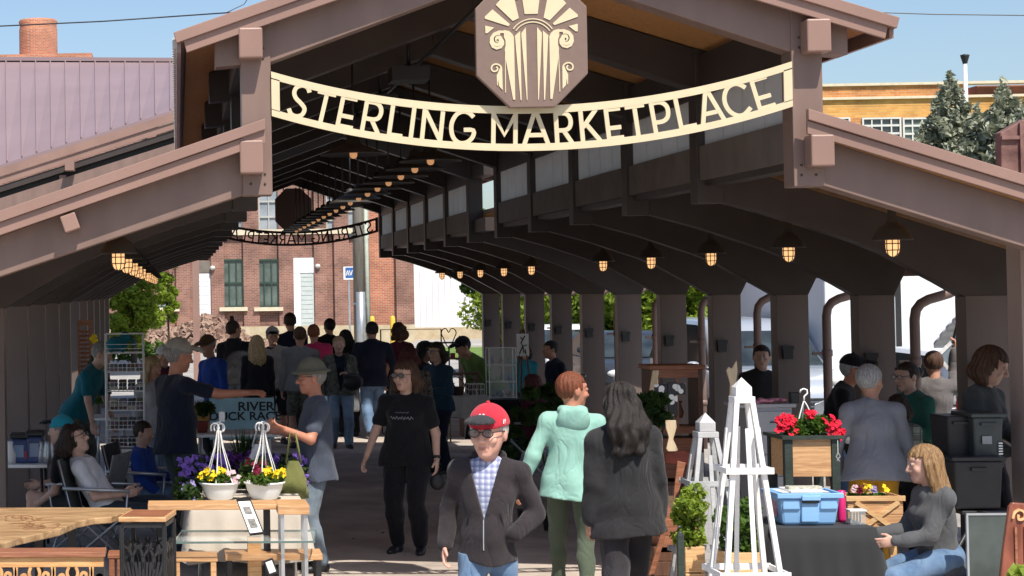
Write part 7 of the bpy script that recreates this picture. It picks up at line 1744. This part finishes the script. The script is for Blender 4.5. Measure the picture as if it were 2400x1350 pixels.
# mint bushes in planter boxes
def planter_box(label, px0, px1, ptop, s, m, hb, plants, lab2, dep=.22, lm=leaf_y, pr_=.16, pn=12, top_px=None):
    A = at3(px0, ptop, s); B = at3(px1, ptop, s); t = thing('planter_box', label, 'planter', ((A.x + B.x) / 2, A.y, 0)); w_ = (B.x - A.x) / 2; z = A.z
    for j in range(2):
        obj('front_board', MB().box((-w_, 0, z - .16 - j * .165 + .003), (w_, .02, z - j * .165)), m, t, bev=.003)
    for sx in (-1, 1): obj('side_board', MB().box((sx * w_ - (.02 if sx > 0 else 0), .021, 0), (sx * w_ + (0 if sx > 0 else .02), dep, z - .003)), m, t)
    obj('back_board', MB().box((-w_ + .021, dep - .02, 0), (w_ - .021, dep, z - .003)), m, t); obj('base', MB().box((-w_ + .021, .021, 0), (w_ - .021, dep - .021, z - .05)), MATS['soil'], t)
    for sx in (-1, 1): obj('foot', MB().box((sx * (w_ - .03) - .015, .022, 0), (sx * (w_ - .03) + .015, .05, max(.01, z - .34))), m, t)
    g = thing('herb_bush', lab2, 'plant', ((A.x + B.x) / 2, A.y + dep / 2, z - .049)); hgt = plants
    cs = [np.array([rs.uniform(-.9, .9) * w_, rs.normal() * .05, .05 + hgt * rs.rand()]) for _ in range(pn)]
    for c in cs: c[0] *= .6 + .6 * (c[2] / hgt if c[2] < hgt * .6 else .5)
    obj('foliage', leaves(clump_pts(cs, [.075] * pn, 110), .026), lm, g); st = MB()
    for c in cs: st.tube([(c[0] * .4, 0, 0), (c[0] * .8, c[1] * .5, c[2] * .5), tuple(c + np.array([0, 0, .05]))], .003, 4)
    obj('stem', st, leaf_g, g)
planter_box('pale wooden planter box at the foot of the grey obelisk', 1606, 1652, 1282, 372, pine, 1, .34, 'bright yellow green herb bush in the left planter box', pn=16)
planter_box('second wooden planter box seen through the large white obelisk', 1700, 1792, 1296, 385, pine, 1, .32, 'darker green herb bush seen through the large white obelisk', lm=leaf_g, pn=16)
p = at3(1595, 1290, 380); t = thing('green_post', 'dark green rounded stake beside the left planter box', 'stake', (p.x, p.y, 0)); hh = at3(1595, 1252, 380).z; obj('stake', MB().box((-.02, -.015, 0), (.02, .015, hh)), grs, t, bev=.004); obj('rounded_top', MB().ball((0, 0, hh), (.02, .015, .02)), grs, t)
# --- black clothed table, blue tote and things on it
zt_ = .765; A = atZ(1810, 1240, zt_); B = atZ(2052, 1240, zt_)
table('table under the black cloth at the lower right', A.x, B.x, A.y, A.y + .62, zt_, blackp, darkm, name='cloth_table')
drape(A.x - .012, B.x + .012, A.y - .012, A.y + .63, zt_ + .003, .70, mat('black_tablecloth', (.016, .017, .018), .85, .1, 3, .1, 200, sheen=.1), 'plain black cloth hanging over the table at the lower right', seed=12, flare=.11, amp=.026)
p0 = Vector((atY(1903, 1235, A.y + .06).x, A.y + .24, zt_ + .009))
toteb = mat('pale_blue_plastic', (.22, .42, .68), .42, .03, 3, .05, 60)
t = thing('storage_tote', 'pale blue plastic storage tote on the black clothed table', 'storage box', p0)
w0, w1, d0, d1, hh = .165, .19, .13, .155, .205
tb_ = MB(); tb_.hexa([(-w0, -d0, 0), (w0, -d0, 0), (w0, d0, 0), (-w0, d0, 0), (-w1, -d1, hh - .03), (w1, -d1, hh - .03), (w1, d1, hh - .03), (-w1, d1, hh - .03)]); obj('body', tb_, toteb, t, bev=.018)
obj('rim', MB().box((-w1 - .016, -d1 - .016, hh - .032), (w1 + .016, -d1 + .006, hh)).box((-w1 - .016, d1 - .006, hh - .032), (w1 + .016, d1 + .016, hh)).box((-w1 - .016, -d1 + .0061, hh - .032), (-w1 + .006, d1 - .0061, hh)).box((w1 - .006, -d1 + .0061, hh - .032), (w1 + .016, d1 - .0061, hh)), toteb, t, bev=.004)
for x0_, x1_, z0_, z1_ in ((-w0 - .005, -.062, .10, .165), (.062, w0 + .005, .10, .165), (-.055, .055, .02, .145)):
    obj('raised_panel', MB().box((x0_, -d1 - .002 + .0, z0_), (x1_, -d0 + .01, z1_)), toteb, t, bev=.008)
obj('handle', MB().box((-.058, -d1 - .03, hh - .045), (.058, -d1 - .0165, hh - .012)), toteb, t, bev=.005); obj('handle_slot', MB().box((-.05, -d1 - .018, hh - .062), (.05, -d1 - .004, hh - .046)), darkm, t)
obj('label_sticker', MB().box((-w1 - .001, -.07, .05), (-w1 + .012, .06, .15)), mat('pink_label', (.55, .25, .30), .5, .3, 20), t)
t = thing('paper_stack', 'stack of papers and a white tray lying on top of the blue tote', 'papers', p0 + Vector((0, 0, hh + .001))); obj('tray', MB().box((-.11, -.13, 0), (.10, .12, .012)), whitep, t); obj('strip', MB().box((-.10, -.06, .013), (.11, .02, .03)), mat('pale_mixed_paper', (.45, .43, .36), .7, .4, 60), t); obj('sheet', MB().box((-.16, -.12, -.0005), (.14, .10, -.0001 + .0002)), whitep, t)
t = thing('lavender_case', 'pale lavender plastic case behind the left end of the black cloth', 'case', (A.x + .02, A.y + .35, zt_ + .012)); t.location = (atY(1818, 1260, A.y - .10).x, A.y - .02, .62)
lavm = mat('lavender_plastic', (.42, .40, .58), .45, .04)
t.location = (atY(1832, 1230, A.y + .45).x, A.y + .47, zt_ + .008); obj('body', MB().box((-.06, -.05, 0), (.06, .05, .10)), lavm, t, bev=.012); obj('latch', MB().box((-.012, -.056, .05), (.012, -.051, .07)), mat('grey_latch', (.2, .2, .22), .4), t)
p = Vector((atY(1977, 1220, A.y + .25).x, A.y + .28, zt_ + .008)); t = thing('pink_bottle', 'bright pink drinks bottle beside the blue tote', 'bottle', p); pk = mat('hot_pink_plastic', (.62, .02, .16), .35, .04); obj('body', MB().lathe([(0, 0), (.024, 0), (.026, .02), (.024, .15), (.02, .17)], n=18), pk, t); obj('lid', MB().lathe([(.025, .171), (.025, .20), (0, .204)], n=18), pk, t)
p = Vector((atY(2008, 1220, A.y + .14).x, A.y + .15, zt_ + .008)); t = thing('glass_jar', 'clear square jar of small things beside the pink bottle', 'jar', p); obj('jar', MB().box((-.05, -.04, 0), (.05, .04, .085)), glassm, t, bev=.008); obj('lid', MB().box((-.052, -.042, .086), (.052, .042, .095)), whitep, t)
for i in range(4): obj('marker', MB().tube([(-.035 + i * .02, 0, .01), (-.03 + i * .018, 0, .075)], .005, 5), gcol[(i * 2 + 1) % 9], t)
# wooden crate with crossed slats
yk = A.y + .55; a = atY(1988, 1250, yk); b = atY(2116, 1163, yk); t = thing('wooden_crate', 'light pine crate with a crossed front holding flowers, in front of the seated girl', 'crate', ((a.x + b.x) / 2, yk, a.z)); w_ = (b.x - a.x) / 2; hh = b.z - a.z
for j in range(4): obj('front_slat', MB().box((-w_, .0, hh * j / 4 + .003), (w_, .014, hh * (j + 1) / 4 - .001)), pineh, t, bev=.002)
obj('back', MB().box((-w_, .25, 0), (w_, .264, hh)), pineh, t); 
for sx in (-1, 1): obj('side', MB().box((sx * w_ - (.014 if sx > 0 else 0), .015, 0), (sx * w_ + (0 if sx > 0 else .014), .249, hh)), pineh, t)
obj('rim', MB().box((-w_ - .012, -.014, hh - .03), (w_ + .012, -.001, hh + .004)), pine, t, bev=.002); obj('cross_slat', MB().bar((-w_ + .05, -.008, .005), (w_ - .03, -.008, hh - .035), .03, .012, up=(0, 1, 0)), pine, t); obj('cross_slat', MB().bar((-w_ + .05, -.0105, hh - .035), (w_ - .03, -.0105, .005), .03, .012, up=(0, 1, 0)), pine, t)
obj('base', MB().box((-w_ + .015, .015, .0), (w_ - .015, .249, .012)), pineh, t)
for sx in (-1, 1): obj('leg', MB().box((sx * (w_ - .03) - .02, .1, -t.location.z), (sx * (w_ - .03) + .02, .14, -.001)), pine, t)
fl_ = thing('crate_flowers', 'small pansies of several colours planted in the pine crate', 'flowers', (t.location.x, yk + .12, a.z + hh - .04)); obj('foliage', leaves(clump_pts([np.array([rs.uniform(-.12, .12), 0, .02]) for _ in range(8)], [.04] * 8, 60), .02), leaf_g, fl_)
for m_, dx in ((yelf, -.02), (wine, -.06), (lavf, .02), (pnkf, -.11), (yelf, .10)): obj('flower_head', petals([(dx + rs.normal() * .015, -.05, .07 + rs.rand() * .03) for _ in range(5)], .02), m_, fl_)
# --- girl's folding chair
q = P34['t'].location; t = thing('folding_chair', 'black metal folding chair under the seated girl', 'chair', (q.x + .02, q.y, 0), R(-84))
f_ = MB()
for sx in (-1, 1):
    f_.tube([(sx * .20, -.22, 0), (sx * .20, .10, .44), (sx * .19, .33, .82)], .012, 7); f_.tube([(sx * .17, .28, 0), (sx * .17, -.16, .46)], .012, 7)
f_.tube([(-.19, .33, .82), (.19, .33, .82)], .012, 7); f_.tube([(-.17, .22, .07), (.17, .22, .07)], .008, 6)
obj('frame', f_, darkm, t); obj('seat', MB().box((-.19, -.20, .445), (.19, .20, .465)), blackp, t, bev=.01); obj('backrest', MB().prism([(-.18, .265, .64), (.18, .265, .64), (.18, .325, .80), (-.18, .325, .80)], (0, .01, 0)), blackp, t)
# --- bins and panes at the right
def tub(label, px0, px1, py0, py1, s, m, lid=True, name='storage_bin', dep=.35, rot=0):
    A = at3(px0, py1, s); B = at3(px1, py0, s); t = thing(name, label, 'storage bin', ((A.x + B.x) / 2, A.y, A.z)); w_ = (B.x - A.x) / 2; hh = B.z - A.z
    mb = MB().hexa([(-w_ * .9, .02, 0), (w_ * .9, .02, 0), (w_ * .9, dep - .02, 0), (-w_ * .9, dep - .02, 0), (-w_, 0, hh), (w_, 0, hh), (w_, dep, hh), (-w_, dep, hh)]); obj('body', mb, m, t, bev=.015)
    if lid: obj('lid', MB().box((-w_ - .02, -.02, hh + .001), (w_ + .02, dep + .02, hh + .03)), m, t, bev=.008)
    obj('handle', MB().box((-.06, -.022, hh * .80), (.06, -.002, hh * .86)), m, t); return t
dbin = mat('dark_green_grey_plastic', (.045, .055, .055), .32, .2, 6); tb1 = tub('black glossy tub at the foot of the stack on the right', 2238, 2352, 1080, 1195, 305, blackp)
tub('dark box on the black tub behind the seated girl', 2222, 2282, 975, 1070, 300, blackp, False); tb2 = tub('dark green grey bin with a pale sticker beside the right column', 2283, 2352, 978, 1072, 302, dbin)
obj('sticker', MB().box((-.05, -.006, .10), (.02, -.002, .16)), mat('grey_sticker', (.3, .3, .3), .6, .2), tb2)
for i in range(5): obj('vent', MB().box((.07, -.004, .02 + i * .02), (.10, .002, .03 + i * .02)), whitep, tb2)
zb = at3(2290, 1196, 305).z; tt_ = table('low dark stand under the black tub', at3(2225, 0, 305).x, at3(2352, 0, 305).x, Yof(305), Yof(305) + .45, max(.2, zb - .004), blackp, darkm, name='stand')
A = at3(2272, 1350, 372); B = at3(2362, 1207, 372); t = thing('framed_glass', 'framed dark glass panel leaning behind the girl', 'glass panel', ((A.x + B.x) / 2, A.y, 0)); w_ = (B.x - A.x) / 2
obj('pane', MB().box((-w_, 0, .1), (w_, .008, B.z)), mat('smoky_glass', (.05, .065, .06), .08, .5, 3, spec=.9), t); obj('frame', MB().box((-w_ - .01, -.006, B.z), (w_ + .01, .014, B.z + .012)).box((-w_ - .012, -.006, 0), (-w_, .014, B.z - .0001)).box((w_, -.006, 0), (w_ + .012, .014, B.z - .0001)), alu, t)
# carved reddish chair back at the right edge
A = at3(2352, 1350, 440); t = thing('carved_chair', 'reddish brown carved chair back at the lower right edge', 'chair', (at3(2400, 1350, 440).x, A.y, 0))
P_ = [(2340, 1400), (2352, 1290), (2366, 1188), (2374, 1178), (2400, 1180), (2460, 1178), (2480, 1400)]; pp = [at3(x, y, 440) for x, y in P_]; chw = mat('red_brown_lacquer', (.13, .035, .02), .35, 0, 4, .1, 30, kind='wood', col2=(.30, .10, .06), stretch=(4, 4, 1))
obj('backrest', loc(MB().prism([Vector((v.x, A.y, v.z)) for v in pp], (0, .03, 0)), t), chw, t, bev=.006)
ribb = MB(); ribbon(ribb, smooth([(0, .0), (.01, .03), (.035, .045), (.06, .03), (.055, .0), (.03, -.005), (.028, .02)], 3), .012, -.012, .012, lambda p: (at3(2372, 1215, 440).x - t.location.x + p[0], at3(2372, 1215, 440).z + p[1])); obj('carving', ribb, pine, t)
rr2 = MB()
for i in range(3): x = at3(2378 + i * 22, 1300, 440).x - t.location.x; rr2.box((x, -.01, .55), (x + .012, -.0005, at3(2378, 1235, 440).z))
obj('groove_strip', rr2, redwood, t)
for sx in (-.05, .25):
    for yy in (.031, .42): obj('leg', MB().box((sx, yy, 0), (sx + .04, yy + .035, .45 if yy > .1 else .7)), chw, t)
obj('seat', MB().box((-.07, .067, .451), (.31, .47, .49)), chw, t, bev=.006)
p = at3(2392, 1335, 470); t = thing('potted_plant', 'sprig of bright green leaves at the bottom right corner', 'plant', (p.x, p.y, 0)); obj('foliage', leaves(clump_pts([np.array([0, 0, p.z - .03]), np.array([.06, 0, p.z - .06])], [.06, .07], 40), .04), leaf_y, t); obj('pot', MB().lathe([(0, 0), (.07, 0), (.09, p.z - .12), (0, p.z - .13)], n=16), blackp, t)
# plates and bolt heads where the front beams meet the posts
for sx in (-1, 1):
    for z0_ in (3.06, 3.95):
        for i in range(2):
            for j in range(2):
                b_ = MB().ball((sx * (1.86 + .10 * i), -.016, z0_ + .07 * j + .0), (.009, .006, .009), 8, 5); obj('bolt', b_, steel2, ff)
    obj('base_plate', MB().box((sx * 4.1 - .2, 1.2 if sx > 0 else -.06, .006), (sx * 4.1 + .2, 1.53 if sx > 0 else .27, .03)), darkm, ff)
# litter of small leaves on the walkway
lt = leaves([(rs.uniform(-2.2, 2.8), rs.uniform(-5, 6), .02 + rs.rand() * .004) for _ in range(160)], .022, flat=3); o = obj('fallen_leaves', lt, mat('dry_leaf', (.12, .08, .03), .8, .5, 20)); o['kind'] = 'stuff'
# crates and odds and ends between the hutch and the obelisks
def crate(label, px, py, s, w_, h_, d_, m, n=3):
    p = at3(px, py, s); t = thing('wooden_crate', label, 'crate', (p.x, p.y, max(0, p.z)))
    for j in range(n):
        z0_ = h_ * j / n + .004; z1_ = h_ * (j + 1) / n - .006
        obj('front_slat', MB().box((-w_, 0, z0_), (w_, .012, z1_)), m, t, bev=.002); obj('back_slat', MB().box((-w_, d_ - .012, z0_), (w_, d_, z1_)), m, t)
        for sx in (-1, 1): obj('side_slat', MB().box((sx * w_ - (.012 if sx > 0 else 0), .013, z0_), (sx * w_ + (0 if sx > 0 else .012), d_ - .013, z1_)), m, t)
    for sx in (-1, 1): obj('corner_post', MB().box((sx * (w_ - .022) - .01, .0125, 0), (sx * (w_ - .022) + .01, .03, h_)), m, t)
    return t
zc = atS(1600, 1180, 312).z
crate('dark slatted crate on the ground left of the small grey obelisk', 1588, 1400, 305, .17, .34, .26, oldwood, 3)
crate('reddish crate standing on the dark crate beside the grey obelisk', 1590, 1296, 305, .15, .26, .24, redwood, 2)
for i, (px, py, s, k_) in enumerate(((1560, 1000, 268, 6), (1610, 1004, 268, 1), (1630, 1000, 268, 5))):
    p = at3(px, 1100, s); zt2 = at3(0, 866, 262).z - .50
    t = thing('vase', '%s vase inside the tall cabinet, %s' % (gn[k_], ['left', 'middle', 'right'][i]), 'vase', (p.x, p.y, zt2 + .002)); t.location.y = at3(1536, 1100, 262).y + .12
    obj('body', MB().lathe([(0, 0), (.03, 0), (.045, .05), (.02, .12), (.03, .15), (0, .14)], n=14), gcol[k_], t)
for i in range(5):
    p = at3(1545 + 22 * i, 1210, 300); t = thing('picket_board', 'leaning painted board in the stack left of the grey obelisk, %s' % W[i], 'board', (p.x, p.y + .03 * i, 0), 0, 'leaning boards')
    hh = .62 + .07 * (i % 3); obj('board', MB().box((-.045, 0, 0), (.045, .015, hh), Matrix.Rotation(-.18, 4, 'X') @ Matrix.Rotation(.12 - .05 * i, 4, 'Y')), [redwood, pine, oldwood, greyw, redwood][i], t); obj('cross_piece', MB().box((-.07, -.016, hh * .7), (.07, -.001, hh * .7 + .04), Matrix.Rotation(-.18, 4, 'X') @ Matrix.Rotation(.12 - .05 * i, 4, 'Y')), oldwood, t)
